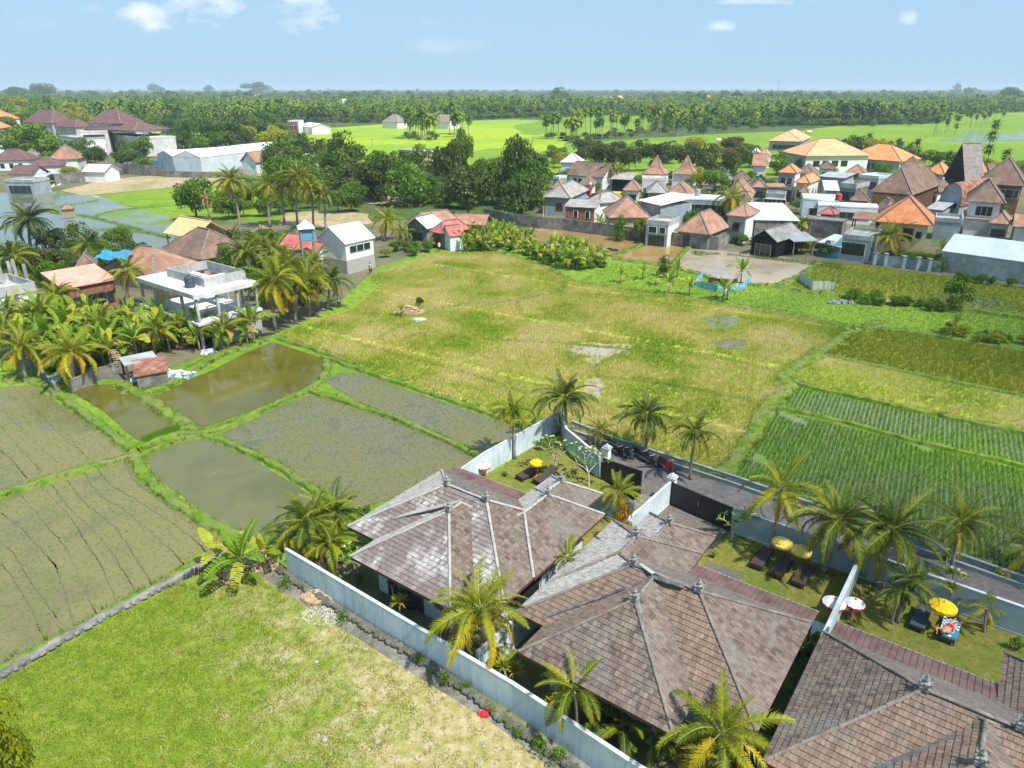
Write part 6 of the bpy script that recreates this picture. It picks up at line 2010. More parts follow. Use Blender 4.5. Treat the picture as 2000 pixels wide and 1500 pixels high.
# left cluster
H('brown hipped house behind the unfinished concrete house', (313, 488), (391, 509), (458, 480), 3.0, 6.2, 'hip', 'brownroof', 'pinkwall', None, .6, win=[('f', .45, .2, 2.5, 2.1, 'greywall'), ('f', .85, 1, 1, 1)])
H('new straw thatched pavilion by the flooded fields', (318, 456), (378, 468), (436, 452), 2.8, 5.2, 'gable', 'thatch', 'timber', None, .4, name='pavilion', cat='pavilion', ridge='x', open_=True, cap='thatch')
H('white roofed house with blue gable and window band beside the ripe rice', (674, 478), (733, 465), 6.5, 4.4, 6.6, 'gable', 'zinc_white', 'white', 'white', .25, ridge='x', base=('block', 2.0), win=wins('f', 3, 3.0, 1.3, .95, 'white'), cap=None)
H('low white sheet roof in front of the blue gable', (612, 478), (672, 484), 6, 3.2, 4.0, 'shed', 'zinc_white', 'cyan', None, .2, cap=None, win=[('f', .7, .3, 2.5, 2.2, 'dark')])
H('red sheet roof among the palms beside the white roofed house', (540, 486), (620, 494), 6, 2.9, 4.7, 'gable', 'redroof', 'white', ridge='x')
H('faded red roofed veranda house behind the yellow palms', (122, 566), (229, 546), 6, 3.5, 4.6, 'shed', 'pinkroof', 'brick', None, .3, cap=None, win=wins('f', 4, .9, 1.6, 1.3, 'wood'))
H('little brown pavilion with orange wall behind the faded red roof', (147, 526), (190, 522), 4, 3.0, 4.6, 'hip', 'brownroof', 'orange', None, .5, name='pavilion', cat='pavilion')
H('brown roof under the blue tarpaulin', (196, 526), (300, 540), 8, 2.6, 5.4, 'hip', 'terra', 'pinkwall')
H('tiny red roofed hut on stilts in the flooded field', (116, 410), (136, 410), 2.2, 2.0, 3.2, 'pyramid', 'terra', 'timber', None, .2, name='field_hut', cat='hut', z0=.5)
# upper left village and the big white block
H('weathered white block with two rows of small windows below the dark pagoda roof', (154, 259), (210, 258), 15, 8.5, 8.8, 'flat', 'concrete_pale', 'concrete_pale', 'white', .1, win=wins('f', 5, 6.0, 1.6, 1.6, 'concrete') + wins('f', 4, 2.2, 1.6, 1.6, 'concrete'))
H('stained white wing stepping down right of the small-windowed block', (211, 264), (272, 272), 14, 6.6, 7, 'flat', 'concrete_pale', 'concrete_pale', None, .1, win=wins('f', 2, 3, 1.6, 1.6, 'concrete'))
H('lowest white wing at the right end of the stained block', (270, 279), (298, 281), 9, 4.6, 6.5, 'hip', 'brownroof', 'concrete_pale', None, .3)
H('white house with blue windows left of the small-windowed block', (114, 268), (158, 273), 9, 6.2, 6.5, 'flat', 'concrete', 'white', None, .1, win=wins('f', 3, 3.2, 1.8, 2.0, 'cyan'))
H('great dark maroon pagoda roof above the small-windowed block', (166, 241), (236, 242), 14, 11.5, 17.0, 'hip', 'maroon', 'concrete', None, .6, z0=8.5)
H('lower maroon roof tier round the pagoda', (156, 252), (262, 256), 17, 9.2, 12.5, 'hip', 'maroon', 'concrete', None, .6, z0=8.5)
H('dark maroon roof behind the big dark tree, upper left', (44, 239), (100, 241), 14, 8, 14.5, 'hip', 'maroon', 'concrete')
H('small maroon roof between the two dark pagoda roofs', (104, 247), (146, 249), 10, 7, 11, 'hip', 'maroon', 'concrete')
H('orange roof at the upper left edge of the photo', (-50, 236), (40, 231), 14, 7, 12, 'hip', 'orange', 'white')
H('lower orange roof at the left edge under the first one', (-60, 258), (24, 248), 9, 5.5, 9, 'hip', 'orange', 'bluewall')
H('blue white house fragment at the left edge', (-40, 288), (12, 287), 8, 4, 4.3, 'flat', 'zinc', 'white')
H('brown roofed white house at the left edge above the flooded fields', (-20, 314), (57, 313), 9, 3.2, 6.4, 'hip', 'maroon', 'white', win=wins('f', 3, .8, 1.2, 1.4, 'greywall'))
H('wide low maroon roof behind the white gable house', (54, 326), (120, 324), 9, 3, 5.6, 'hip', 'maroon', 'white')
H('red brown steep roof among the trees behind the low maroon roof', (94, 312), (152, 311), 9, 3.5, 8, 'hip', 'terra', 'white')
H('beige thatched roof between the brown roofs, upper left', (38, 306), (80, 305), 7, 3.5, 6, 'hip', 'thatch_grey', 'white')
H('white gabled house with maroon roof beside the flooded fields', (14, 341), (62, 342), 7, 2.8, 5, 'gable', 'maroon', 'white', ridge='x')
H('grey arcade with round dark openings at the water edge', (8, 356), (64, 357), 6, 3.0, 3.2, 'flat', 'concrete', 'greywall', over=.1, win=wins('f', 3, .3, 2.2, 1.9, 'concrete'))
H('pale gabled roof left of the dark round bush', (158, 336), (204, 337), 7, 2.8, 4.8, 'gable', 'concrete_pale', 'white', ridge='x')
H('white gabled warehouse bay facing the bare ground, right of its twin', (337, 306), (391, 308), (530, 288), 5.0, 7.0, 'gable', 'zinc_white', 'zinc', 'zinc', .1, name='warehouse', cat='warehouse', ridge='y', cap=None)
H('narrower left warehouse bay behind the cyan wall', (306, 302), (337, 306), (470, 286), 4.8, 6.4, 'gable', 'zinc_white', 'zinc', 'zinc', .1, name='warehouse', cat='warehouse', ridge='y', cap=None)
H('red brown roof half hidden at the right end of the warehouse', (468, 316), (500, 318), 9, 4, 7, 'gable', 'terra', 'white', ridge='y')
H('white block with dark openings behind the tall palms', (482, 300), (536, 303), 9, 5, 5.2, 'flat', 'zinc_white', 'white', over=.1, win=wins('f', 3, 1.5, 2, 1.8, 'dark'))
H('stacked pale flat roofs among the trees above the palms', (532, 303), (574, 306), 9, 4.5, 4.7, 'flat', 'zinc_white', 'concrete_pale', over=.1, win=wins('f', 3, 1.5, 1.5, 1.5, 'dark'))
H('lower pale flat roof in the trees below the stacked ones', (540, 318), (590, 322), 7, 3.5, 3.7, 'flat', 'zinc', 'white', over=.1)
H('brick and white house at the left rim of the lime field', (562, 238), (582, 238), 12, 7, 7.3, 'flat', 'concrete_pale', 'brick', 'white', .1, win=wins('f', 2, 3, 2, 2, 'white'))
H('pale green roofed shed beside the brick house at the lime field', (584, 246), (608, 249), 12, 4, 6, 'gable', 'zinc_white', 'white', ridge='x', cap=None)
H('unfinished brick house with white base standing at the green field', (778, 296), (826, 300), 9, 6.0, 6.2, 'flat', 'concrete', 'brick', 'timber', .1, base=('zinc', 3.0), win=wins('f', 3, 3.6, 1.6, 1.8, 'timber'))
H('low maroon sheet roof right of the unfinished brick house', (808, 324), (866, 328), 6, 2.8, 3.6, 'shed', 'redroof', 'white', cap=None)
H('pale thatched roof at the palm grove edge, left one', (745, 238), (776, 239), 12, 4, 9, 'hip', 'thatch_grey', 'white')
H('pale thatched roof with raised ends right of the palm clump', (848, 239), (877, 240), 12, 4, 9, 'gable', 'thatch_grey', 'white', ridge='x')
H('tin roofed field shelter alone in the green fields', (1402, 274), (1411, 274), 3, 2.2, 2.8, 'shed', 'zinc_white', 'timber', name='field_hut', cat='hut', open_=True, cap=None)
H('tiny white roofed shelter in the fields above the orange roofs', (1578, 258), (1586, 258), 3, 2.4, 3.2, 'gable', 'zinc_white', 'timber', name='field_hut', cat='hut', ridge='x', open_=True, cap=None)

# far white and red houses on the plain: a few pixels each
for i, (x, y, w_, mt, lb) in enumerate([(165, 181, 12, 'peach', 'red roofed far house left of the taller distant trees'), (185, 183, 16, 'peach', 'wide pink roofed far building on the left skyline'), (150, 172, 16, 'zinc_white', 'pale far building on the left horizon'),
        (228, 178, 10, 'peach', 'small far house with pink roof, left skyline'), (388, 190, 8, 'peach', 'tiny orange far roof in the palm forest'), (673, 212, 10, 'zinc_white', 'white far roof deep in the palm forest'),
        (1165, 199, 5, 'zinc_white', 'tiny white far house in the forest'), (1186, 200, 16, 'terra', 'red brown far roofs in the palm forest'), (1208, 197, 12, 'peach', 'pinkish far roof beside the red brown ones'),
        (1380, 197, 10, 'peach', 'orange far roof in the forest above the rice'), (1640, 181, 10, 'peach', 'pale orange far roof on the right skyline'),
        (505, 192, 8, 'palepink', 'pale pink far house above the lime strip')]):
    b = at(x, y + 4, 0)
    ww = w_ * b.y * math.cos(PITCH) / FPX
    t = thing('far_house', lb, 'house', b)
    z = 8; ww *= 1.5
    wb = MB(); wb.box((0, 0, 0), (ww, 12, z)); wb.build('wall', M['white'], t)
    rb = MB(); rb.add([(-ww / 2 - 1, -7, z), (ww / 2 + 1, -7, z), (ww / 2 + 1, 7, z), (-ww / 2 - 1, 7, z), (-ww / 4, 0, z + 5), (ww / 4, 0, z + 5)], [(0, 1, 5, 4), (2, 3, 4, 5), (1, 2, 5), (3, 0, 4), (3, 2, 1, 0)]); rb.build('roof', M[mt], t)

# details: bamboo screen
bh = bpy.data.objects['bamboo_house']
a = at(1700, 375, 4.6); b = at(1783, 382, 4.6); L_ = (b - a).length
pm = MB(); pm.tube([(0, 0, 0), (0, 0, 4.5)], .07, 6); me = pm.build('bamboo_pole', M['bamboo'], link=False).data
for i in range(70):
    inst(me, 'bamboo_pole', bh, (.5 + (L_ - 1) * i / 69, .38, .05), (0, 0, 0), (1, 1, random.uniform(.9, 1.0)))
# awnings, tanks, poles
def tank(px, py, z, label, mat='tank', r=.55, h=1.3, stand=0.0):
    b = at(px, py, z)
    t = thing('water_tank', label, 'water tank', (b.x, b.y, z - stand))
    m = MB(); m.lathe((0, 0, stand), [(r * .9, 0), (r, .06), (r, h * .28), (r * .95, h * .31), (r, h * .34), (r, h * .6), (r * .95, h * .63), (r, h * .66), (r, h * .85), (r * .6, h * .96), (r * .25, h), (r * .25, h * 1.05), (.01, h * 1.06)], 16)
    m.build('drum', M[mat], t, smooth=False)
    m = MB(); m.lathe((0, 0, stand + h * 1.03), [(r * .28, 0), (r * .28, .06), (.01, .07)], 12); m.build('lid', M['black'], t)
    if stand:
        for x in (-.4, .4):
            for y in (-.4, .4):
                m = MB(); m.beam((x, y, 0), (x * .9, y * .9, stand), .07, .07, up=Vector((0, 1, 0))); m.build('leg', M['steel'], t)
        m = MB(); m.box((0, 0, stand - .06), (1.0, 1.0, .06)); m.build('platform', M['concrete'], t)
    return t


tank(1637, 391, 5.2, 'red water tank on a tall steel stand in the village', 'redp', .6, 1.3, 5.2)
tank(1362, 383, 4.5, 'steel water tank on the roof left of the village palm', 'steel', .6, 1.5)
tank(806, 1180, .02, 'black water tank beside the left villa wall', 'black', .5, 1.1)


def pole(px, py, topy, label, lamp=False, mat='concrete_pale', wires=False):
    b = at(px, py)
    top = at_y(px, topy, b.y).z
    t = thing('utility_pole' if not lamp else 'street_lamp', label, 'pole' if not lamp else 'street lamp', b)
    m = MB(); m.tube([(0, 0, 0), (0, 0, top)], [.13, .08], 7); m.build('shaft', M[mat], t)
    m = MB()
    if lamp:
        m.tube([(0, 0, top), (-.5, 0, top + .25), (-1.1, 0, top + .2)], .04, 5); m.build('arm', M['steel'], t)
        m = MB(); m.box((-1.2, 0, top + .1), (.5, .2, .12)); m.build('lamp_head', M['white'], t)
    else:
        m.beam((-.7, 0, top - .3), (.7, 0, top - .3), .09, .09); m.build('crossarm', M['wood'], t)
        for x in (-.6, 0, .6):
            m = MB(); m.lathe((x, 0, top - .24), [(.05, 0), (.06, .08), (.02, .16)], 6); m.build('insulator', M['white'], t)
    return t


pole(1257, 382, 362, 'curved street lamp beside the grey hipped roof', True)
pole(1203, 402, 378, 'short lamp post in the village yard by the yellow truck', True)
pole(1312, 368, 326, 'pale pole with dish between the pointed roofs')
pole(1092, 366, 308, 'dark utility pole at the left of the village yard', mat='old_wall')
pole(1239, 358, 300, 'dark utility pole left of the pointed roofs', mat='old_wall')
pole(1138, 370, 347, 'flag pole behind the grey hipped house')
pole(1292, 474, 457, 'pole with round white sign at the brown pond edge')
pole(727, 285, 271, 'power pole standing in the lime green field', mat='old_wall')
pole(1103, 428, 398, 'thin white pole in front of the dark brick house')
pole(1061, 424, 402, 'white pole beside the grey hipped house')
sg = MB()
t = thing('round_sign', 'round white disc on a pole by the brown pond', 'sign', at_y(1292, 458, at(1292, 474).y - .1)); m = MB(); m.tube([(0, -.03, 0), (0, .03, 0)], [.45, .45], 16); m.build('disc', M['white'], t)

# radio masts on the skyline
def mast(px, py, topy, label, cols):
    b = at(px, py); top = at_y(px, topy, b.y).z
    t = thing('radio_mast', label, 'mast', b)
    n = 6
    for i in range(n):
        z0 = top * i / n; z1 = top * (i + 1) / n; w = 1.6 * (1 - i / n) + .6; w2 = 1.6 * (1 - (i + 1) / n) + .6
        m = MB()
        for sx, sy in ((-1, -1), (1, -1), (1, 1), (-1, 1)):
            m.beam((sx * w, sy * w, z0), (sx * w2, sy * w2, z1), .5, .5, up=Vector((0, 1, 0)))
        m.beam((-w, -w, z0), (w2, -w2, z1), .35, .35, up=Vector((0, 1, 0))); m.beam((w, -w, z0), (-w2, -w2, z1), .35, .35, up=Vector((0, 1, 0)))
        m.build('section', M[cols[i % 2]], t)
    m = MB(); m.tube([(0, 0, top), (0, 0, top * 1.12)], .3, 5); m.build('antenna', M[cols[0]], t)


mast(642, 193, 167, 'red and white radio mast rising from the forest left of centre', ('redp', 'white'))
mast(1519, 181, 153, 'thin dark radio mast on the right skyline', ('old_wall', 'old_wall'))
mast(1427, 179, 163, 'faint short mast left of the dark one on the skyline', ('steel', 'steel'))

# ------------------------------------------------------------------ unfinished two-storey concrete house
zt = 5.9; zm = 2.9
nB = at(378, 577, zt); nR = at(503, 549, zt); nL = at(268, 541, zt)
ex = (nR - nB); Lr = ex.length; ex.normalize()
ey = Vector((-ex.y, ex.x, 0)); Ld = abs((nL - nB).dot(ey))
ch = thing('unfinished_house', 'unfinished two-storey concrete house with open columns and a flat roof', 'house', (nB.x, nB.y, 0), math.atan2(ex.y, ex.x))
P3 = lambda x, y, z: Vector((x, y, z))
def slab_(name, x0, x1, y0, y1, z0, z1, mat, par=None):
    m = MB(); m.hexa([(x0, y0, z0), (x1, y0, z0), (x1, y1, z0), (x0, y1, z0)], [(x0, y0, z1), (x1, y0, z1), (x1, y1, z1), (x0, y1, z1)])
    return m.build(name, M[mat], par or ch)
# roof slab is a frame round an open light well
wx0, wx1, wy0, wy1 = Lr * .34, Lr * .96, Ld * .16, Ld * .80
for (x0, x1, y0, y1) in ((0, Lr, 0, wy0), (0, Lr, wy1, Ld), (0, wx0, wy0, wy1), (wx1, Lr, wy0, wy1)):
    slab_('roof_slab', x0, x1, y0, y1, zt - .22, zt, 'concrete_pale')
slab_('roof_beam', wx0, wx1, (wy0 + wy1) / 2 - .5, (wy0 + wy1) / 2 + .6, zt - .22, zt, 'concrete_pale')
slab_('roof_beam', wx0 + 2.2, wx0 + 3.0, wy0, wy1, zt - .21, zt - .005, 'concrete_pale')
for (x0, x1, y0, y1) in ((wx0, wx1, wy0, wy0 + .15), (wx0, wx1, wy1 - .15, wy1), (wx0 - .15, wx0, wy0, wy1), (wx1, wx1 + .15, wy0, wy1)):
    slab_('parapet', x0, x1, y0, y1, zt + .003, zt + .95, 'concrete')
slab_('fascia', -.06, Lr + .06, -.12, -.002, zt - .42, zt + .04, 'concrete_pale'); slab_('fascia', -.12, -.002, -.06, Ld + .06, zt - .42, zt + .04, 'concrete')  # left fascia in darker concrete, its shade put into the colour
slab_('floor_slab', -.1, Lr + .1, -.1, Ld + .1, zm - .25, zm, 'concrete_pale')
for i in range(4):
    for j in range(5):
        if i in (1, 2) and j in (1, 2, 3):
            continue
        slab_('column', .15 + (Lr - .5) * i / 3, .40 + (Lr - .5) * i / 3, .15 + (Ld - .5) * j / 4, .40 + (Ld - .5) * j / 4, zm, zt - .22, 'concrete')
for j in range(5):
    slab_('column', .1, .36, .12 + (Ld - .5) * j / 4, .38 + (Ld - .5) * j / 4, 0, zm - .25, 'concrete')
# right ground floor wall, laid in blocks
bw = MB()
nb = int((Lr - 1.6) / .4)
for k in range(13):
    for i in range(nb):
        x = 1.5 + i * .4 + (.2 if k % 2 else 0)
        if i in (nb // 2, nb // 2 + 1) and k in (8, 9):
            continue
        bw.box((x, .1 + random.uniform(-.008, .008), k * .2), (.385, .2, .19), 0, 0, random.random())
o = bw.build('block_wall', M['block'], ch); o['kind'] = 'stuff'
slab_('wall', 1.3, Lr - .2, .24, .34, 0, zm - .26, 'block')
slab_('wall', Lr - .3, Lr, .3, Ld, 0, zm - .25, 'block')
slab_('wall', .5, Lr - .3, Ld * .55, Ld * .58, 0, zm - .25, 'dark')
slab_('wall', .6, .8, 1.2, Ld - .3, 0, zm - .25, 'dark')  # inner walls near-black, shade under the floor slab put into their colour
slab_('wall', Lr * .2, Lr * .6, Ld - .3, Ld - .1, zm, zt - .25, 'pinkwall')
for k in range(3):
    m = MB(); m.tube([(2.0 + 2.3 * k, 1.8, zm), (2.0 + 2.3 * k, 1.8, zm + 1.1)], .03, 5); m.tube([(2.0 + 2.3 * k, 1.8, zm + 1.0), (4.3 + 2.3 * k, 1.8, zm + 1.0)], .03, 5); m.build('railing', M['steel'], ch)
rp = MB()
for i in range(26):
    rp.beam((.3 + i * (Lr - .5) / 26, -.02, zt + .004), (.3 + i * (Lr - .5) / 26, .9, zt + .004), .05, .04)
rp.build('roof_battens', M['steel'], ch)
tank(372, 561, zt, 'blue grey water tank at the front corner of the concrete roof', 'tank', .5, 1.25)

# left edge terrace house with bare columns
lh = house('grey concrete terrace house with bare columns at the left edge', (-110, 604), (72, 568), 7, 3.4, 3.6, 'flat', 'concrete', 'white', None, .1, name='unfinished_house', parapet=.9)
for i, (x, y) in enumerate([(24, 545), (33, 541), (55, 552), (8, 556), (-20, 560)]):
    m = MB(); p = at(x, y, 3.6); m.box((p.x, p.y, 3.6), (.25, .25, 2.2)); o = m.build('column', M['concrete'], None); o.parent = lh; o.matrix_parent_inverse = Matrix.Translation(lh.location) @ Matrix.Rotation(lh.rotation_euler.z, 4, 'Z'); o.matrix_parent_inverse.invert()
# railing of the veranda house
vr = thing('white_railing', 'white wooden railing along the veranda of the faded red roofed house', 'railing', at(152, 600))
a = Vector((0, 0, 0)); b = at(226, 588) - at(152, 600)
for zz in (.5, 1.0, 1.5):
    m = MB(); m.beam(a + P3(0, 0, zz), b + P3(0, 0, zz), .07, .07); m.build('rail', M['white'], vr)
for i in range(8):
    m = MB(); q = a.lerp(b, i / 7); m.beam(q, q + P3(0, 0, 1.6), .09, .09, up=Vector((0, 1, 0))); m.build('post', M['white'], vr)
# blue tank tower
house('blue water tower with white pyramid roof beside the white roofed house', (582, 449), (615, 447), 2.6, 6.8, 8.0, 'pyramid', 'zinc_white', 'steel', None, .3, name='water_tower', cat='water tower', open_=True, cap=None)
wt = bpy.data.objects['water_tower']
m = MB(); m.box((1.35, 1.3, 5.2), (2.0, 1.9, 1.4)); m.build('tank', M['cyan'], wt)
m = MB(); m.box((1.35, 1.3, 5.0), (2.3, 2.2, .15)); m.build('platform', M['steel'], wt)
# rusty shack with heaps of plastic
house('rusty tin shack with litter at the corner of the ponds', (262, 737), (330, 726), 3.2, 1.35, 1.9, 'shed', 'rust', 'old_wall', None, .15, name='shack', cat='shack', cap=None)
house('small grey tin roof behind the rusty shack', (243, 716), (310, 702), 2.0, 1.7, 2.0, 'shed', 'zinc_dark', 'wood', None, .15, name='shack', cat='shack', cap=None, open_=True)


def heap(px, py, rx, ry, h, n, mat, label, size=.2, name='rubbish_heap', cat='rubbish', z0=0.0):
    b = at(px, py, z0); rr = random.Random(int(px + py)); m = MB()
    for k in range(n):
        a_ = rr.random() * 6.28; r = rr.random() ** .6
        x, y = math.cos(a_) * r * rx, math.sin(a_) * r * ry
        s = size * rr.uniform(.5, 1.3)
        z = h * (1 - r) * rr.random()
        c = Vector((x, y, z + s * .2))
        q = []
        for dz in (-.35, .35):
            for dx, dy in ((-.5, -.5), (.5, -.5), (.5, .5), (-.5, .5)):
                q.append(c + Vector((dx * s * rr.uniform(.6, 1.3), dy * s * rr.uniform(.6, 1.3), dz * s * rr.uniform(.5, 1.2))))
        m.hexa(q[:4], q[4:], 0, rr.random())
    o = m.build(name, M[mat]); o.location = b
    tag(o, label, cat)
    return o


heap(318, 736, 3.2, 1.0, .7, 240, 'plastic', 'heap of blue and white plastic sacks beside the rusty shack', .4)
heap(265, 745, 1.0, .5, .3, 40, 'plastic', 'small litter pile at the foot of the shack', .25)
heap(800, 612, 1.9, 1.1, .9, 220, 'twig', 'pile of dead stalks standing in the middle of the ripe rice', .35, 'debris_pile', 'debris')
heap(818, 627, .8, .5, .4, 40, 'plastic', 'white plastic bags beside the pile of dead stalks', .35)
heap(408, 690, .7, .5, .3, 40, 'plastic', 'white sacks on the bank of the brown pond', .35)
heap(110, 742, .8, .5, .4, 40, 'plastic', 'white bags by the corner of the old wall', .35)
heap(1190, 490, 1.6, .6, .4, 50, 'black', 'dark heap of earth in the brown pond', .4, 'debris_pile', 'debris')
heap(945, 1397, .14, .12, .05, 9, 'redcloth', 'crumpled red bag on the dry ground', .2, 'bag', 'bag')
heap(640, 1198, 1.3, .9, .05, 420, 'rock', 'patch of white rubble near the end of the blue wall', .06, 'rubble', 'rubble')
heap(1640, 592, 1.6, .6, .2, 40, 'steel', 'grey scrap at the end of the weedy bank', .4, 'debris_pile', 'debris')
heap(1740, 590, 1.5, .8, .5, 90, 'twig', 'brown straw heap on the weedy bank', .35, 'debris_pile', 'debris')
heap(860, 1192, .4, .3, .2, 12, 'steel', 'scrap beside the tank', .15)
def rock_obj(px, py, r, mat, label, name='stone', cat='stone', group=None):
    rr = random.Random(int(px * 9 + py)); m = MB(); rock_(m, Vector((0, 0, .02)), r, r * .6, rr)
    o = m.build(name, M[mat]); o.location = at(px, py, .01); o.scale = (rr.uniform(.8, 1.4), 1, 1); o.rotation_euler = (0, 0, rr.random() * 6)
    return tag(o, label, cat, group)


M['rubble_grey'] = surf('grey_white_stone', [(.28, .25, .19), (.42, .38, .31)], 6, .95, bump=.5)
lr = random.Random(77)
for i in range(24):
    x = lr.uniform(600, 1060); y = lr.uniform(1180, 1495)
    if y > 1500 or y < 1130 + (x - 560) * .72 or y - (1130 + (x - 560) * .72) > 330:
        y = 1150 + (x - 560) * .72 + lr.uniform(20, 200)
    if y > 1495:
        continue
    rock_obj(x, y, lr.uniform(.03, .09) if lr.random() < .8 else lr.uniform(.1, .15), 'rubble_grey', 'pale limestone lump lying on the dry ground of the lot', group='stones scattered on the open lot')
lm = MB()
for i in range(110):
    x = lr.uniform(60, 1000); y = lr.uniform(1130, 1500)
    if y < 1345 - x * .62 or y < 1135 + (x - 560) * .72:
        continue
    p = at(x, y, .03); a_ = lr.random() * 6.28
    for k in range(lr.randrange(1, 5)):
        a2 = a_ + lr.uniform(-.6, .6); l = lr.uniform(.05, .22)
        q = p + Vector((math.cos(a2) * l, math.sin(a2) * l, lr.uniform(0, .06)))
        lm.beam(p, q, lr.uniform(.008, .025), .012, 0, lr.random())
        p = q
stuff(lm.build('dry_litter', M['twig']), 'dry leaves and twigs scattered over the open lot', 'litter')

# nets, tarpaulin pen, tarpaulin
def fence_cloth(label, pts, h, mat, name, cat, postm='timber', z0=0.0):
    P = [at(a, b, z0) for a, b in pts]; o = P[0]
    t = thing(name, label, cat, o)
    for i in range(len(P) - 1):
        m = MB(); n = 12; vs = []
        for k in range(n + 1):
            q = P[i].lerp(P[i + 1], k / n) - o; j = random.uniform(-.07, .07)
            vs += [(q.x + j, q.y + j, .02), (q.x - j, q.y + j * .5, h * random.uniform(.9, 1.05))]
        m.add(vs, [(2 * k, 2 * k + 2, 2 * k + 3, 2 * k + 1) for k in range(n)], 0, .5)
        m.build('cloth', M[mat], t)
    for p in P:
        m = MB(); m.tube([p - o, p - o + Vector((0, 0, h * 1.15))], .035, 5); m.build('post', M[postm], t)
    return t


fence_cloth('low pen fenced with bright blue tarpaulin on the grass strip', [(1352, 562), (1372, 543), (1358, 560), (1400, 570), (1450, 566), (1466, 552)], .95, 'tarp', 'tarpaulin_pen', 'pen')
fence_cloth('pale net fence along the edge of the grassy field', [(1560, 548), (1585, 566), (1628, 568), (1630, 552)], 1.3, 'net', 'net_fence', 'net')
fence_cloth('dark wooden pen behind the blue tarpaulin', [(1382, 552), (1420, 556), (1440, 556)], .8, 'wood', 'wooden_pen', 'pen')
t = thing('tarpaulin', 'crumpled bright blue tarpaulin on a brown roof', 'tarpaulin', at(213, 506, 4.4)); m = MB()
for i in range(6):
    for j in range(3):
        z = lambda a_, b_: .2 * math.sin(a_ * 1.7 + b_ * 2.3)
        m.poly([(i * .7 - 2, j * .8, z(i, j) + j * .2), (i * .7 - 1.3, j * .8, z(i + 1, j) + j * .2), (i * .7 - 1.3, j * .8 + .8, z(i + 1, j + 1) + j * .2 + .2), (i * .7 - 2, j * .8 + .8, z(i, j + 1) + j * .2 + .2)])
m.build('sheet', M['bluecloth'], t)


# old boundary walls of the village
def pwall(label, pts, h, mat='old_wall', th=.2, cop='old_wall', seg=None):
    P = [at(a, b) for a, b in pts]
    return wall_line(label, P, h, th, mat, cop, 'boundary_wall', world=True)


pwall('long dark stone wall along the brown flooded fields', [(945, 428), (1000, 440), (1050, 446), (1100, 450), (1160, 458), (1245, 470), (1318, 480), (1400, 488), (1420, 484)], 2.2, 'old_wall')
pwall('low whitish garden wall with piers beside the hedge', [(1700, 515), (1760, 522), (1836, 532)], 1.5, 'greywall')
pwall('crumbling grey wall in front of the banana thicket, left', [(136, 768), (200, 740), (258, 722)], 1.1, 'old_wall')
pwall('crumbling grey wall running back along the left mud field', [(-20, 672), (50, 712), (96, 752), (112, 770)], 1.0, 'old_wall')
pwall('dark brown wall behind the bare ground, upper left', [(195, 352), (240, 340), (300, 344), (320, 345)], 3.2, 'old_wall')
pwall('weathered wall behind the flooded fields, upper left', [(110, 362), (195, 352)], 3.0, 'old_wall')
pwall('bright cyan wall at the foot of the left warehouse bay', [(288, 331), (317, 333)], 3.0, 'cyan')
pwall('dark stone base of the warehouse', [(320, 346), (400, 348), (470, 346)], 1.8, 'old_wall')
# parapet piers of the hedge wall
for i, (x, y) in enumerate([(1706, 517), (1727, 519), (1762, 524), (1790, 527), (1812, 530)]):
    t = thing('wall_pier', 'square grey pier of the low garden wall beside the hedge', 'pier', at(x, y), 0, 'piers of the low garden wall')
    m = MB(); m.box((0, 0, 0), (.5, .5, 1.8)); m.box((0, 0, 1.8), (.62, .62, .12)); m.build('shaft', M['greywall'], t)
for i in range(16):
    m = MB(); p = at(1566 + i * 2.2 + (18 if i > 8 else 0), 462 - i * .3, .3); m.tube([p, p + Vector((random.uniform(-.3, .3), 0, random.uniform(1.6, 2.8)))], .05, 4)
    o = m.build('corn_stalk', M['timber']); tag(o, 'dry pale corn stalk leaning at the dark boundary building', 'stalk', 'dry corn stalks behind the sheds')

# vehicles in the village yard
tk = thing('truck', 'yellow truck parked in the village yard', 'truck', at(1200, 396), R(8))
m = MB(); m.box((-.6, 0, .9), (4.2, 2.1, 1.5)); m.build('cargo_box', M['yellow'], tk)
m = MB(); m.hexa([(1.6, -1, .7), (3.1, -1, .7), (3.1, 1, .7), (1.6, 1, .7)], [(1.6, -.95, 2.3), (2.7, -.95, 2.3), (2.7, .95, 2.3), (1.6, .95, 2.3)]); m.build('cab', M['yellow'], tk)
m = MB(); m.hexa([(2.75, -.85, 1.6), (2.98, -.85, 1.5), (2.98, .85, 1.5), (2.75, .85, 1.6)], [(2.7, -.85, 2.15), (2.8, -.85, 2.15), (2.8, .85, 2.15), (2.7, .85, 2.15)]); m.build('windscreen', M['glass'], tk)
for x in (-1.8, 2.2):
    for y in (-.95, .95):
        m = MB(); m.tube([(x, y - .12, .42), (x, y + .12, .42)], [.42, .42], 12); m.build('wheel', M['rubber'], tk)


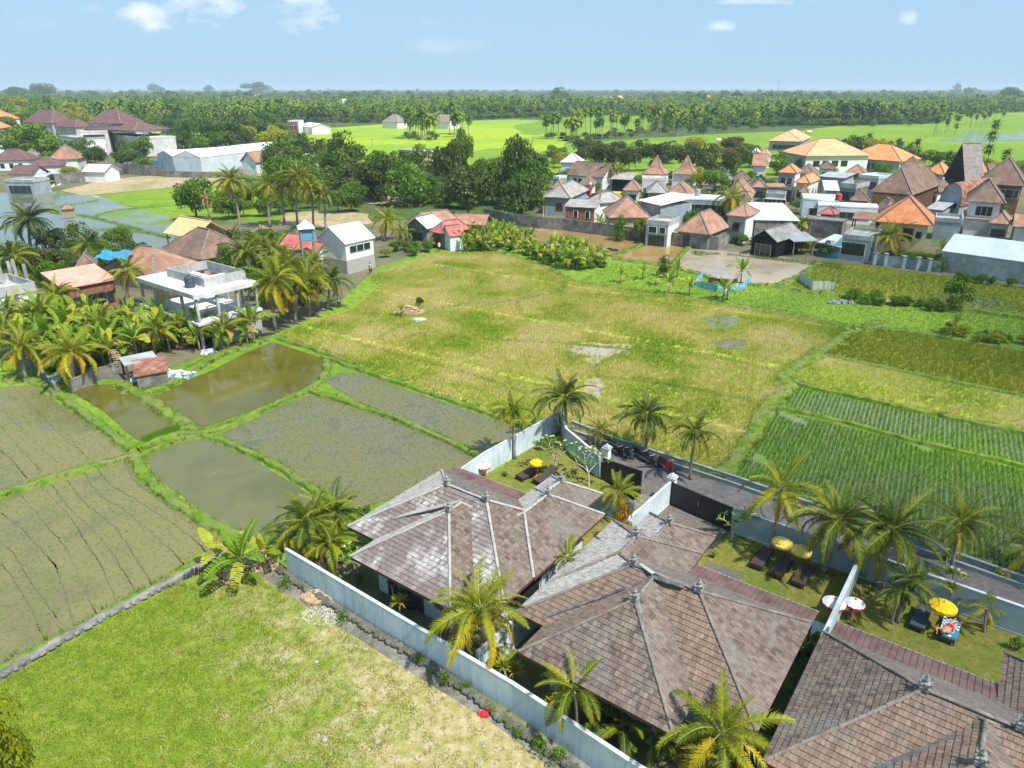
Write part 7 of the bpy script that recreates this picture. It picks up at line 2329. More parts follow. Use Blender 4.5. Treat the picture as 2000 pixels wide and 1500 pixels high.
def car(px, py, rz, label, col):
    t = thing('car', label, 'car', at(px, py), rz)
    m = MB(); m.hexa([(-2, -.8, .3), (2, -.8, .3), (2, .8, .3), (-2, .8, .3)], [(-2, -.8, .85), (1.95, -.8, .8), (1.95, .8, .8), (-2, .8, .85)])
    m.hexa([(-1.7, -.76, .85), (1.0, -.76, .83), (1.0, .76, .83), (-1.7, .76, .85)], [(-1.4, -.62, 1.42), (.4, -.62, 1.42), (.4, .62, 1.42), (-1.4, .62, 1.42)]); m.build('body', M[col], t)
    m = MB(); m.hexa([(.45, -.6, 1.36), (1.02, -.7, .9), (1.02, .7, .9), (.45, .6, 1.36)], [(.48, -.6, 1.40), (1.06, -.7, .93), (1.06, .7, .93), (.48, .6, 1.40)])
    m.hexa([(-1.5, -.78, .92), (.8, -.78, .92), (.4, -.66, 1.34), (-1.35, -.66, 1.34)], [(-1.5, -.76, .92), (.8, -.76, .92), (.4, -.64, 1.34), (-1.35, -.64, 1.34)]); m.build('windows', M['glass'], t)
    for x in (-1.25, 1.25):
        for y in (-.75, .75):
            m = MB(); m.tube([(x, y - .1, .32), (x, y + .1, .32)], [.32, .32], 12); m.build('wheel', M['rubber'], t)


car(1168, 390, R(-50), 'dark car beside the red and white stand in the village yard', 'black')
car(1918, 370, R(-15), 'white car behind the barrel roofed house', 'white')
t = thing('market_stand', 'red and white folded parasol stand in the village yard', 'stand', at(1152, 388))
m = MB(); m.lathe((0, 0, 0), [(.25, 0), (.35, .8), (.25, 2.0), (.4, 2.6), (.1, 3.2)], 8); m.build('cloth', M['redcloth'], t)
m = MB(); m.lathe((0, 0, 3.2), [(.3, 0), (.35, .4), (.02, .9)], 8); m.build('top', M['white'], t)
for x in (1188, 1205):
    sheet('yard_tarpaulin', [(x - 10, 372), (x + 10, 372), (x + 8, 366), (x - 8, 366)], 'teal' if x < 1200 else 'cyan', .03)  # teal and blue tarpaulins in the village yard

# people far off
standing_person(724, 536, 'person standing on the path at the corner of the grey block base', 'pinkwall', 1.0)
standing_person(663, 602, 'person in grey at the edge of the ripe rice below the palms', 'greywall', 1.0)
standing_person(858, 492, 'person in a pale shirt by the little red roofed house', 'white', 1.0)
for i, (x, y) in enumerate([(70, 374), (88, 372), (94, 373), (102, 371), (106, 369), (116, 367)]):
    t = thing('white_goose', 'white bird standing at the far water edge', 'bird', at(x, y), random.random() * 6, 'white birds at the water edge')
    m = MB(); m.tube([(-.5, 0, .7), (0, 0, .75), (.35, 0, .8), (.5, 0, 1.3), (.7, 0, 1.35)], [.08, .32, .15, .07, .04], 8); m.build('body', M['white'], t)
    m = MB(); m.tube([(0, -.08, 0), (0, -.08, .6)], .03, 4); m.tube([(0, .08, 0), (0, .08, .6)], .03, 4); m.build('legs', M['gold'], t)
# ------------------------------------------------------------------ palms
Y3 = ('frond_yg', 'frond_yg', 'frond_yel')
YG = ('frond_yg', 'frond', 'frond_yel')
GY = ('frond', 'frond_yg', 'frond_yel')
GD = ('frond', 'frond_dark', 'frond_yg')
DK = ('frond_dark', 'frond', 'frond_dark')
palm((1005, 896), (1001, 803), 2.0, 20, 'slender palm in the left garden with its foot on the lawn by the side wall', mats=GY, r=.10)
palm((1104, 862), (1103, 778), 2.9, 22, 'tall dark palm at the far corner of the left garden, biggest of the lane palms', mats=DK, r=.13)
palm((1258, 890), (1263, 812), 2.7, 22, 'dark palm standing among the motorbikes on the lane', mats=DK, r=.10)
palm((1348, 936), (1357, 846), 2.3, 18, 'palm rising from bare lane paving between the bikes and the rice path', mats=GD, r=.10)
palm((1176, 872), (1174, 842), 1.7, 14, 'short fan-crowned palm between the two taller lane palms on the left', mats=GD, r=.12, lo=R(-20))
palm((1222, 1015), (1208, 962), 1.9, 16, 'feathery palm with orange lower leaves left of the short white wall', mats=GY, r=.14, dead=2)
palm((1108, 1150), (1110, 1092), 1.55, 14, 'small palm with orange tips in the gap between the left and middle villa', mats=YG, r=.08, dead=2)
palm((1503, 1080), (1527, 955), 3.0, 13, 'yellowing palm behind the first brown lounger', mats=YG, r=.12, lo=R(-55), old=.4, dead=2)
palm((1607, 1118), (1637, 1018), 3.1, 22, 'leaning palm right of the third brown lounger', mats=GY, r=.13)
palm((1716, 1145), (1741, 1035), 3.2, 24, 'palm with grey hanging leaf at the near side of the dividing wall', mats=GD, r=.14)
palm((1858, 1118), (1878, 1020), 2.6, 19, 'palm growing out of the lane beyond the right garden wall', mats=GY, r=.09)
palm((2045, 1120), (2030, 1075), 2.6, 16, 'palm half cut by the right edge above the garden wall', mats=YG, r=.12)
for i, (x, y, cx_, cy_) in enumerate([(1741, 1218, 1752, 1150), (1752, 1216, 1790, 1140), (1747, 1213, 1772, 1128)]):
    palm((x, y), (cx_, cy_), 1.55, 12, ['left stem of the dark three-stemmed garden palm', 'right leaning stem of the dark three-stemmed garden palm', 'middle tallest stem of the dark three-stemmed garden palm'][i], 'stems of the three-stemmed palm', mats=DK, r=.07, name='garden_palm')
palm((1921, 1235), (1926, 1188), 1.3, 8, 'young palm with one long leaf right of the sunbather', mats=GY, r=.06, name='garden_palm')
palm((945, 1292), (938, 1190), 3.15, 17, 'large bright yellow palm between the blue outer wall and the first two villas', mats=Y3, r=.16, lo=R(-32), old=.45)
palm((962, 1302), (960, 1268), 1.7, 12, 'low green palm under the large bright yellow one', mats=GD, r=.08, lo=R(-20), name='garden_palm')
palm((1412, 1545), (1408, 1432), 2.8, 17, 'yellow green palm at the bottom edge in front of the middle villa', mats=YG, r=.15, lo=R(-35), old=.4)
palm((598, 1078), (600, 1018), 3.0, 22, 'dense palm leftmost in the corner clump behind the blue wall end', mats=GY, r=.14)
palm((655, 1062), (652, 1005), 2.7, 20, 'darker palm at the back of the corner clump beside the left villa', mats=GD, r=.13)
palm((640, 1100), (640, 1060), 2.2, 14, 'small palm with a bright yellow leaf against the left villa corner', mats=YG, r=.1, dead=2)
palm((560, 1075), (570, 1050), 2.2, 12, 'low drooping palm hanging over the end of the blue wall', mats=YG, r=.1)
palm((1128, 1412), (1120, 1345), 2.3, 13, 'upright green palm in the bed below the middle villa wall', mats=('frond', 'frond_yg', 'frond'), r=.09, lo=R(-15), name='garden_palm')
palm((1212, 1452), (1214, 1415), 2.1, 13, 'leafy palm below the orange tile edge of the middle villa', mats=GD, r=.09, lo=R(-15), name='garden_palm')
palm((1268, 1475), (1280, 1440), 1.9, 12, 'low palm at the bottom corner of the middle villa', mats=GD, r=.09, lo=R(-15), name='garden_palm')
# palms of the left settlement
palm((538, 642), (536, 548), 4.6, 24, 'big yellow green coconut palm right of the unfinished concrete house', mats=GY, r=.2, old=.4, lo=R(-60))
palm((577, 628), (582, 566), 3.6, 18, 'coconut palm behind the big one right of the concrete house', mats=GY, r=.15)
palm((604, 618), (600, 545), 4.0, 20, 'yellowing coconut palm in the middle of the row at the rice edge', mats=YG, r=.15)
palm((641, 604), (646, 548), 3.6, 20, 'coconut palm at the right end of the row at the rice edge', mats=GD, r=.15)
palm((560, 600), (560, 520), 4.2, 22, 'tall green coconut palm rising behind the row at the rice edge', mats=GY, r=.15)
palm((618, 575), (612, 515), 3.6, 18, 'yellow coconut palm in front of the red sheet roof', mats=YG, r=.15)
palm((480, 560), (478, 492), 3.8, 20, 'green coconut palm behind the right corner of the concrete house', mats=GD, r=.15)
palm((505, 545), (510, 482), 3.8, 20, 'coconut palm between the brown hip roof and the red sheet roof', mats=GY, r=.15)
palm((142, 748), (140, 688), 3.9, 18, 'bright yellow palm spreading over the corner of the crumbling wall', mats=Y3, r=.2, old=.4, lo=R(-25))
palm((48, 738), (44, 682), 3.6, 20, 'green yellow palm at the left edge above the mud field', mats=YG, r=.2, lo=R(-30))
palm((10, 690), (5, 640), 3.2, 16, 'bushy palm cut by the left edge', mats=GY, r=.2)
palm((108, 632), (106, 578), 3.6, 18, 'yellow palm in front of the grey terrace house', mats=Y3, r=.18)
palm((248, 596), (250, 528), 3.4, 16, 'yellow palm left of the concrete house roof', mats=Y3, r=.18, lo=R(-55))
palm((64, 505), (56, 430), 5.4, 26, 'tall dark coconut palm against the flooded fields, far left', mats=DK, r=.22)
palm((92, 500), (88, 462), 3.4, 16, 'smaller dark palm right of the tall one at the flooded fields', mats=DK, r=.18)
for (b, c, L_, n, mt, lb) in [((75, 660), (78, 606), 3.6, 18, YG, 'yellow green palm above the bananas in front of the grey terrace house'), ((190, 690), (194, 634), 3.4, 18, GY, 'palm rising from the middle of the left banana thicket'),
                              ((300, 690), (305, 642), 3.0, 16, YG, 'palm of the left thicket nearest the concrete house'), ((20, 560), (24, 500), 4.0, 20, GD, 'dark palm behind the grey terrace house'), ((170, 530), (172, 478), 3.8, 18, GD, 'green palm by the flooded fields behind the little brown pavilion'),
                              ((455, 520), (450, 470), 3.8, 18, GD, 'palm leaning over the brown hipped roof'), ((532, 560), (536, 492), 4.0, 20, GY, 'palm behind the big one, left of the red sheet roof'), ((430, 680), (436, 640), 2.8, 14, GY, 'low palm in front of the block wall')]:
    palm(b, c, L_, n, lb, mats=mt, r=.18, lo=R(-45))
for i, (b, c, L_, n, mt, lb) in enumerate([
    ((470, 462), (452, 352), 4.8, 22, GY, 'tall coconut palm above the straw pavilion with a pale curved trunk'), ((418, 458), (402, 386), 2.6, 10, ('frond_dry', 'frond_yg', 'frond_dry'), 'thin dying palm with dry brown crown and bare pale trunk'),
    ((527, 444), (522, 360), 4.6, 22, GY, 'coconut palm second from the left in the row beyond the straw pavilion'), ((556, 440), (552, 352), 4.4, 20, GD, 'dark coconut palm near the middle of the row beyond the pavilion'),
    ((582, 444), (584, 346), 4.8, 22, GY, 'highest coconut palm of the row beyond the blue water tower'), ((612, 450), (606, 366), 4.4, 20, YG, 'yellowish coconut palm right above the blue water tower'),
    ((636, 452), (632, 378), 4.0, 18, GD, 'coconut palm right of the blue water tower, behind the white roof'), ((752, 470), (756, 428), 4.0, 20, Y3, 'bushy yellow palm left of the brown house at the rice field head'),
    ((778, 478), (786, 455), 3.0, 16, YG, 'low palm between the white roofed house and the brown house')]):
    palm(b, c, L_, n, lb, mats=mt, r=.2, lo=R(-50))
palm((1436, 440), (1431, 384), 5.0, 22, 'large village palm in front of the terracotta roofs', mats=GY, r=.3, old=.5, lo=R(-75), dead=3)
palm((1190, 366), (1187, 333), 4.2, 18, 'left one of the two yellow palms in the village yard', mats=YG, r=.25)
palm((1212, 367), (1210, 335), 4.2, 18, 'right one of the two yellow palms in the village yard', mats=YG, r=.25)
palm((1750, 512), (1742, 462), 4.4, 20, 'yellow palm in front of the bright orange roofed cream house', mats=Y3, r=.28, old=.5, lo=R(-50))
palm((1614, 372), (1612, 355), 3.2, 12, 'small palm by the mossy grey flat roof', mats=GY, r=.2)
palm((1520, 428), (1512, 412), 2.8, 10, 'spreading plant behind the beige gabled shed', mats=GD, r=.1)

# ------------------------------------------------------------------ bananas
banana(478, 1140, 3.0, 'large banana plant with long leaves at the corner of the open lot', n=9, yel=.25)
banana(432, 1128, 2.6, 'lower banana plant with a yellow leaf left of the large one on the lot', n=6, yel=.5)
banana(520, 1120, 2.4, 'drooping banana plant right of the large one on the lot', n=6, yel=.4)
heap(455, 1135, .5, .3, 1.3, 60, 'twig', 'dead brown banana leaves hanging round the stems on the lot', .25, 'dead_leaves', 'dead leaves')
heap(520, 1110, .7, .4, .8, 80, 'twig', 'heap of dry brown stalks beside the banana plants', .25, 'dead_leaves', 'dead leaves')
heap(622, 1168, .9, .5, .15, 60, 'twig', 'broken dry fronds at the foot of the rubble footing', .3, 'dead_leaves', 'dead leaves')
br = random.Random(4)


def spread(pts, n, minpx=9, seed=1):
    rr = random.Random(seed); out = []
    xs = [p[0] for p in pts]; ys = [p[1] for p in pts]
    tries = 0
    while len(out) < n and tries < 6000:
        tries += 1
        x = rr.uniform(min(xs), max(xs)); y = rr.uniform(min(ys), max(ys))
        if not in_poly(np.array([[x, y]]), pts)[0]:
            continue
        if any(abs(a - x) < minpx and abs(b - y) < minpx * .6 for a, b in out):
            continue
        out.append((x, y))
    return out


for i, (x, y) in enumerate(spread([(0, 625), (70, 612), (240, 640), (290, 650), (345, 655), (400, 668), (440, 660), (515, 665), (470, 680), (380, 690), (330, 690), (250, 715), (150, 735), (100, 735), (60, 715), (0, 660)], 78, 14, 3)):
    banana(x, y, br.uniform(2.4, 4.2), 'banana plant in the thicket between the left houses and the crumbling wall', 'bananas of the left thicket', n=br.choice((6, 7, 8)), yel=.3)
for i, (x, y) in enumerate(spread([(868, 470), (930, 455), (1000, 462), (1060, 490), (1130, 492), (1185, 508), (1180, 522), (1120, 530), (1060, 518), (990, 492), (900, 492)], 84, 8, 5)):
    banana(x, y, br.uniform(1.7, 3.3), 'banana plant in the bright grove between the ripe rice and the brown pond', 'bananas of the middle grove', n=br.choice((6, 7, 8)), yel=.35)
for (x, y, h, lb) in [(1212, 552, 2.0, 'lone young banana plant at the left end of the grass strip'), (1255, 545, 2.0, 'small banana plant second on the grass strip'), (1306, 574, 2.8, 'banana clump left of the blue tarpaulin pen'),
                      (1322, 545, 2.6, 'banana plant between the round bush and the blue pen'), (1346, 577, 2.4, 'banana plant at the left corner of the blue pen'), (1446, 556, 3.4, 'tallest banana plant behind the right end of the blue pen'),
                      (1412, 588, 3.0, 'banana plant in front of the blue pen'), (1420, 584, 2.4, 'dry-leaved banana plant touching the one in front of the blue pen'), (1281, 556, 1.8, 'small banana plant with shadow beside the round bush'),
                      (1860, 652, 2.2, 'low banana plant in the weeds on the right slope'), (1560, 462, 3.4, 'dark banana clump behind the grey lean-to'), (1545, 452, 3.0, 'banana clump right of the beige shed roof'),
                      (1172, 452, 3.2, 'banana plant at the corner of the dark brick house'), (785, 620, 1.6, 'withered banana beside the pile of dead stalks'), (443, 668, 3.2, 'banana plant in front of the block wall of the concrete house'),
                      (495, 662, 3.0, 'banana plant at the right foot of the block wall'), (1835, 506, 3.0, 'banana clump at the end of the long grey shed')]:
    banana(x, y, h, lb, n=7, yel=.3)

# ------------------------------------------------------------------ trees and bushes with a place of their own
for a in [
    (385, 432, 338, 92, 'big bright green tree left of the tall coconut palm', 'leaf_bright'), (915, 425, 318, 120, 'huge olive green tree right of the belt, above the maroon roof', 'leaf_olive'),
    (1016, 402, 256, 100, 'tallest dark green tree in the middle of the photo', 'leaf'), (1022, 428, 342, 104, 'broad dark tree beside the grey hipped house', 'leaf'),
    (962, 400, 300, 84, 'dark tree between the olive tree and the tallest one', 'leaf'), (880, 385, 272, 70, 'tall olive tree on the left shoulder of the huge one', 'leaf_olive'), (905, 360, 250, 56, 'slender dark tree rising against the rice fields', 'leaf'),
    (672, 350, 262, 84, 'round dark tree against the lime field', 'leaf'), (700, 385, 312, 120, 'bare-branched olive tree in the belt above the rice head', 'leaf_olive'), (745, 395, 305, 96, 'olive tree right of the bare-branched one', 'leaf_olive'),
    (798, 402, 325, 112, 'bright leafy tree in front of the unfinished brick house', 'leaf_bright'), (842, 398, 348, 70, 'low green tree left of the huge olive tree', 'leaf_bright'), (640, 345, 285, 70, 'green tree left of the round dark one', 'leaf'),
    (590, 320, 262, 76, 'leafy tree at the left rim of the lime field', 'leaf'), (540, 300, 246, 76, 'yellow green tree behind the pale flat roofs', 'leaf_yel'), (452, 290, 226, 84, 'large dark tree behind the warehouse roof', 'leaf'),
    (406, 292, 232, 50, 'fan leaved dark tree left of the large one behind the warehouse', 'leaf'), (366, 290, 240, 52, 'dark tree in front of the far lime strip', 'leaf'), (480, 292, 245, 40, 'orange tinted tree by the warehouse end', 'leaf_rust'),
    (62, 318, 232, 120, 'great dark cedar like tree in front of the maroon roofs', 'leaf'), (100, 322, 272, 110, 'green spreading tree below the dark cedar', 'leaf'), (216, 352, 314, 28, 'round dark bush by the bare ground', 'leaf'),
    (20, 232, 184, 90, 'yellow green tree at the upper left edge', 'leaf_yel'), (96, 236, 188, 56, 'dark tree above the maroon roofs', 'leaf'), (150, 250, 204, 60, 'bright yellow green tree left of the great pagoda roof', 'leaf_yel'),
    (105, 358, 338, 44, 'pale leaved bush over the water edge', 'leaf_olive'), (175, 318, 292, 50, 'green tree in front of the small-windowed block', 'leaf_bright'), (250, 325, 290, 60, 'dark flat-topped tree before the stained white wing', 'leaf'),
    (190, 330, 280, 50, 'grey green tree at the foot of the small-windowed block', 'leaf_olive'), (140, 345, 322, 50, 'yellow leaved bush above the weathered wall', 'leaf_yel'), (280, 335, 305, 44, 'green bush left of the warehouse', 'leaf_bright'),
    (1186, 335, 274, 66, 'rust flowered dark tree above the yellow palms', 'leaf_rust'), (1228, 335, 284, 54, 'second rust tinted tree behind the pointed roofs', 'leaf_rust'), (1282, 335, 279, 66, 'dark rust tree between the pointed roofs', 'leaf_rust'),
    (1338, 340, 272, 84, 'grey green tree right of the pointed roofs', 'leaf_olive'), (1385, 345, 284, 66, 'olive tree behind the round bright tree', 'leaf_olive'), (1425, 345, 288, 60, 'dark tree above the village palm', 'leaf_olive'),
    (1452, 320, 278, 40, 'dark tree left of the small orange pyramid', 'leaf'), (1396, 384, 326, 66, 'round bright green tree left of the village palm', 'leaf_bright'), (1366, 372, 326, 44, 'yellow flowered tree beside the round bright one', 'leaf_yel'),
    (1522, 342, 298, 52, 'bright green tree in front of the big faded orange house', 'leaf_bright'), (1350, 468, 400, 44, 'light green tree in front of the low terracotta house', 'leaf_bright'), (1296, 540, 500, 28, 'dense round bush tree on the grass strip', 'leaf'),
    (1862, 606, 545, 66, 'dark bushy tree by the bridge over the ditch, right', 'leaf'), (1210, 470, 424, 40, 'green shrub tree below the wide terracotta house', 'leaf_bright'), (1252, 472, 424, 34, 'variegated tree left of the balcony house', 'leaf_yel'),
    (1500, 370, 348, 32, 'green round tree left of the awning roof', 'leaf_bright'), (1850, 372, 350, 44, 'light green tree behind the bamboo house', 'leaf_bright'), (1735, 350, 330, 50, 'yellow green bush below the long orange roof', 'leaf_yel'),
    (1905, 378, 356, 26, 'magenta bougainvillea beside the tall pointed thatch', 'magenta'), (1940, 352, 330, 60, 'dark bushes above the brick house at the right edge', 'leaf'), (1720, 362, 316, 50, 'green tree right of the long orange roof front', 'leaf_bright'),
    (510, 500, 440, 80, 'dark leafy tree with pink blossom left of the blue water tower', 'leaf'), (560, 470, 450, 60, 'green bush tree before the blue water tower', 'leaf_bright'), (150, 545, 500, 60, 'pale flowering bush behind the yellow palm', 'leaf_olive'),
    (20, 1540, 1350, 120, 'dark leafy bush cut by the bottom left corner', 'leaf_yel'), (220, 520, 470, 60, 'papaya green tree beside the blue tarpaulin', 'leaf_bright'), (320, 540, 500, 50, 'leafy green tree left of the brown hipped house', 'leaf_bright'),
    (90, 545, 480, 90, 'dark green tree with red blossom behind the grey terrace house', 'leaf_rust'), (30, 520, 470, 90, 'dense dark tree at the left edge behind the terrace', 'leaf'), (700, 500, 470, 40, 'bush at the back corner of the white roofed house', 'leaf_bright'),
    (1110, 360, 326, 60, 'green tree in front of the brown hall', 'leaf_bright'), (1150, 376, 350, 50, 'dark bush behind the grey hipped house', 'leaf'), (820, 600, 578, 18, 'small green sapling by the pile of dead stalks', 'leaf'),
]:
    tree(a[0], a[1], a[2], a[3], a[4], mat=a[5])
t = tree(512, 478, 428, 50, 'pink blossoming crown above the dark leafy tree', mat='pinkflower', sparse=True)


def grove(poly, n, hp, w, mats, label, group, seed, minpx=12, name='broadleaf_tree'):
    n = int(n * (.86 if name == 'broadleaf_tree' else 1)); hp *= 1.18; w *= 1.12; minpx *= .9
    rr = random.Random(seed)
    for (x, y) in spread(poly, n, minpx, seed):
        k = rr.uniform(.75, 1.3)
        tree(x, y, y - hp * k, w * k, label, group, rr.choice(mats), name=name)


grove([(540, 330), (600, 320), (720, 345), (880, 350), (1000, 345), (1060, 350), (1050, 420), (950, 420), (840, 402), (700, 392), (560, 385)], 44, 52, 66, ('leaf', 'leaf_olive', 'leaf_bright', 'leaf'), 'leafy tree in the dense belt above the head of the ripe rice', 'trees of the dense middle belt', 21, 20)
grove([(440, 400), (560, 395), (700, 395), (700, 412), (560, 425), (440, 430)], 16, 36, 50, ('leaf', 'leaf_bright'), 'tree behind the row of tall palms beyond the straw pavilion', 'trees behind the palm row', 22, 22)
grove([(1060, 318), (1150, 300), (1300, 300), (1470, 300), (1470, 345), (1300, 320), (1100, 330)], 26, 28, 42, ('leaf_olive', 'leaf', 'leaf_rust', 'leaf_yel'), 'tree in the belt behind the right village roofs', 'trees behind the right village', 23, 22)
grove([(1620, 300), (1790, 300), (1850, 335), (2030, 345), (2030, 372), (1880, 335), (1790, 318), (1640, 292)], 26, 24, 40, ('leaf_yel', 'leaf_bright', 'leaf'), 'yellow green bushy tree between the orange roofs and the bright fields', 'bushes behind the orange roofs', 24, 20)
grove([(-10, 300), (120, 290), (300, 300), (300, 330), (140, 340), (0, 300)], 16, 30, 40, ('leaf', 'leaf_olive', 'leaf_bright'), 'tree among the brown roofs of the upper left village', 'trees of the upper left village', 25, 20)
grove([(-10, 250), (100, 240), (300, 240), (480, 262), (560, 262), (560, 290), (300, 262), (0, 262)], 24, 30, 50, ('leaf', 'leaf_yel', 'leaf'), 'tree in the woods behind the upper left village', 'trees behind the upper left village', 26, 24)
grove([(0, 560), (80, 505), (260, 490), (330, 520), (250, 545), (120, 580), (40, 600)], 26, 40, 46, ('leaf', 'leaf_bright', 'leaf_olive'), 'leafy tree between the left houses and the flooded fields', 'trees among the left houses', 27, 22)
grove([(400, 530), (520, 520), (620, 540), (650, 600), (560, 640), (520, 600), (440, 560)], 22, 46, 46, ('leaf', 'leaf_bright'), 'dark undergrowth tree below the palms at the rice edge', 'undergrowth of the palm row', 28, 18)
grove([(0, 625), (100, 640), (250, 655), (400, 675), (300, 700), (100, 730), (20, 700)], 24, 26, 34, ('leaf_bright', 'leaf_bright', 'leaf_yel'), 'bright shrub under the bananas of the left thicket', 'undergrowth of the left thicket', 29, 16, 'shrub')
grove([(868, 470), (930, 455), (1000, 462), (1060, 490), (1130, 492), (1185, 508), (1180, 522), (1120, 530), (1060, 518), (990, 492), (900, 492)], 34, 12, 26, ('leaf_bright', 'leaf_bright', 'leaf_yel'), 'bright shrub under the bananas of the middle grove', 'undergrowth of the middle grove', 41, 9, 'shrub')
grove([(1060, 400), (1240, 350), (1500, 330), (1760, 345), (1980, 400), (1960, 440), (1700, 440), (1500, 440), (1250, 440), (1080, 430)], 100, 18, 24, ('leaf_bright', 'leaf', 'leaf_olive', 'leaf_yel'), 'small tree growing between the roofs of the right village', 'small trees between the village roofs', 42, 17, 'garden_tree')
grove([(1064, 270), (1200, 264), (1290, 254), (1500, 246), (1500, 250), (1300, 264), (1200, 275), (1070, 280)], 40, 10, 16, ('leaf_far', 'leaf_bright'), 'bush under the strip of palms crossing the bright fields', 'bushes under the palm strip', 44, 6, 'shrub')
grove([(790, 266), (860, 266), (856, 275), (800, 276)], 10, 9, 14, ('leaf_far',), 'bush under the palm clump in the lime field', 'bushes under the palm clump', 45, 6, 'shrub')
grove([(560, 250), (420, 300), (300, 300), (260, 262), (400, 262)], 16, 30, 44, ('leaf', 'leaf_bright'), 'tree around the warehouse roofs', 'trees round the warehouse', 46, 22)
grove([(1540, 492), (1650, 505), (1700, 512), (1836, 530), (1830, 520), (1700, 500), (1560, 482)], 22, 20, 30, ('leaf_yel', 'leaf_bright', 'leaf'), 'bush of the hedge below the sky blue shed and the orange cream house', 'hedge bushes below the village', 30, 12, 'shrub')
grove([(1320, 460), (1420, 478), (1540, 495), (1530, 485), (1420, 470)], 9, 16, 22, ('leaf_bright', 'leaf'), 'low bush at the foot of the village walls', 'bushes at the village wall', 31, 10, 'shrub')
grove([(1640, 582), (1700, 586), (1830, 600), (1850, 612), (1800, 606), (1660, 596)], 12, 16, 26, ('leaf_bright',), 'weedy bush on the bank right of the net fence', 'weeds on the right bank', 32, 12, 'shrub')
grove([(1820, 640), (1900, 650), (2010, 660), (2010, 690), (1880, 672), (1830, 660)], 10, 14, 26, ('leaf_bright', 'leaf_yel'), 'low weeds on the slope above the half ripe rice', 'weeds on the right slope', 33, 14, 'shrub')
grove([(1850, 545), (1920, 552), (2010, 562), (2010, 566), (1850, 550)], 7, 14, 18, ('leaf', 'leaf_bright'), 'small bush at the foot of the long grey shed', 'bushes at the grey shed', 34, 12, 'shrub')
grove([(740, 498), (800, 480), (870, 480), (860, 492), (760, 512)], 10, 18, 26, ('leaf_bright', 'leaf_yel'), 'bush at the head of the ripe rice field', 'bushes at the rice head', 35, 12, 'shrub')
# garden plants
for (x, y, w, h, mt, lb) in [
    (1060, 880, .9, .9, 'leaf', 'dark shrub along the side wall in the left garden'), (1085, 875, 1.1, 1.1, 'leaf', 'shrub in the far corner of the left garden'), (985, 930, .6, .4, 'leaf_bright', 'small light green plant beside the crimson and white parasol'),
    (938, 905, 1.0, 1.1, 'leaf', 'dark leafy plant outside the side wall'), (1238, 1035, .9, .9, 'leaf_bright', 'light green bush right of the croton'), (1585, 1090, 1.0, .9, 'leaf', 'dark shrub at the garden wall behind the third lounger'),
    (1625, 1085, 1.2, 1.1, 'leaf', 'dark shrub nearer the dividing wall'), (1660, 1110, 1.3, 1.2, 'leaf', 'big dark shrub against the dividing wall'), (1545, 1065, .7, .6, 'leaf', 'shrub by the foot of the yellowing palm'),
    (1690, 1130, .8, .8, 'leaf', 'leafy shrub right of the dividing wall'), (1668, 1225, .7, .6, 'leaf_bright', 'yellow green plant under the smaller white parasol'), (1640, 1240, .7, .6, 'leaf', 'dark plant at the wall end'),
    (1475, 1082, .5, .4, 'leaf_bright', 'low plant by the round lawn edge'), (1440, 1028, .5, .35, 'leaf_rust', 'reddish low plant on the driveway edge'), (715, 1010, 1.0, .8, 'leaf_bright', 'bright shrub beyond the left villa corner'),
    (700, 1145, .7, .9, 'leaf_bright', 'frangipani bush reaching over the blue wall'), (560, 1150, .9, .8, 'leaf', 'leafy weed at the rubble footing near the banana'), (672, 1215, .8, .6, 'leaf_bright', 'bright weed clump on the dry ground by the footing'),
    (822, 1300, .5, .7, 'leaf_bright', 'tall weed at the footing in front of the yellow palm'), (868, 1340, .7, .9, 'leaf_bright', 'leafy weed right of the tall one at the footing'), (910, 1350, .5, .6, 'leaf', 'small weed close to the blue wall'),
    (1055, 1470, .9, .7, 'leaf_bright', 'bright green weeds at the bottom edge, left clump'), (1090, 1490, 1.0, .8, 'leaf_bright', 'bright green weeds at the bottom edge, right clump'), (960, 1395, .5, .5, 'leaf_yel', 'thin yellow weed beside the red bag'),
    (1010, 1440, .6, .5, 'leaf_bright', 'small weed above the bottom clumps'), (600, 1140, .35, .4, 'leaf', 'little weed on the wall footing'), (1955, 1130, .7, .7, 'leaf_yel', 'orange green plant on the lane edge at the right'),
    (1985, 1270, .8, .8, 'leaf', 'dark bush at the right edge above the small tiled roof'), (1320, 1075, .6, .5, 'leaf_yel', 'yellow green bush by the slab'), (1392, 1090, .6, .5, 'leaf_yel', 'yellow plants along the middle villa corner')]:
    shrub(x, y, w, h, lb, mat=mt)
for i, (u, w) in enumerate([(-4.05, 27.5), (-4.05, 26.0), (-4.05, 24.6), (-4.05, 23.4), (-4.0, 22.2), (-4.05, 20.9), (-4.0, 29.0)]):
    p = lot(u, w, .02)
    t = thing('spiky_plant', 'green spiky plant in the shady strip beside the white dividing wall', 'plant', p, i, 'spiky plants along the dividing wall')
    sb = MB(); sb.tube([(0, 0, 0), (0, 0, .6)], [.05, .04], 5); sb.build('stem', M['bark_pale'], t)
    inst(SPIKY[i % 2], 'rosette', t, (0, 0, .6), (0, 0, i), 1.0, [M['spiky_green']])
rs = random.Random(9)
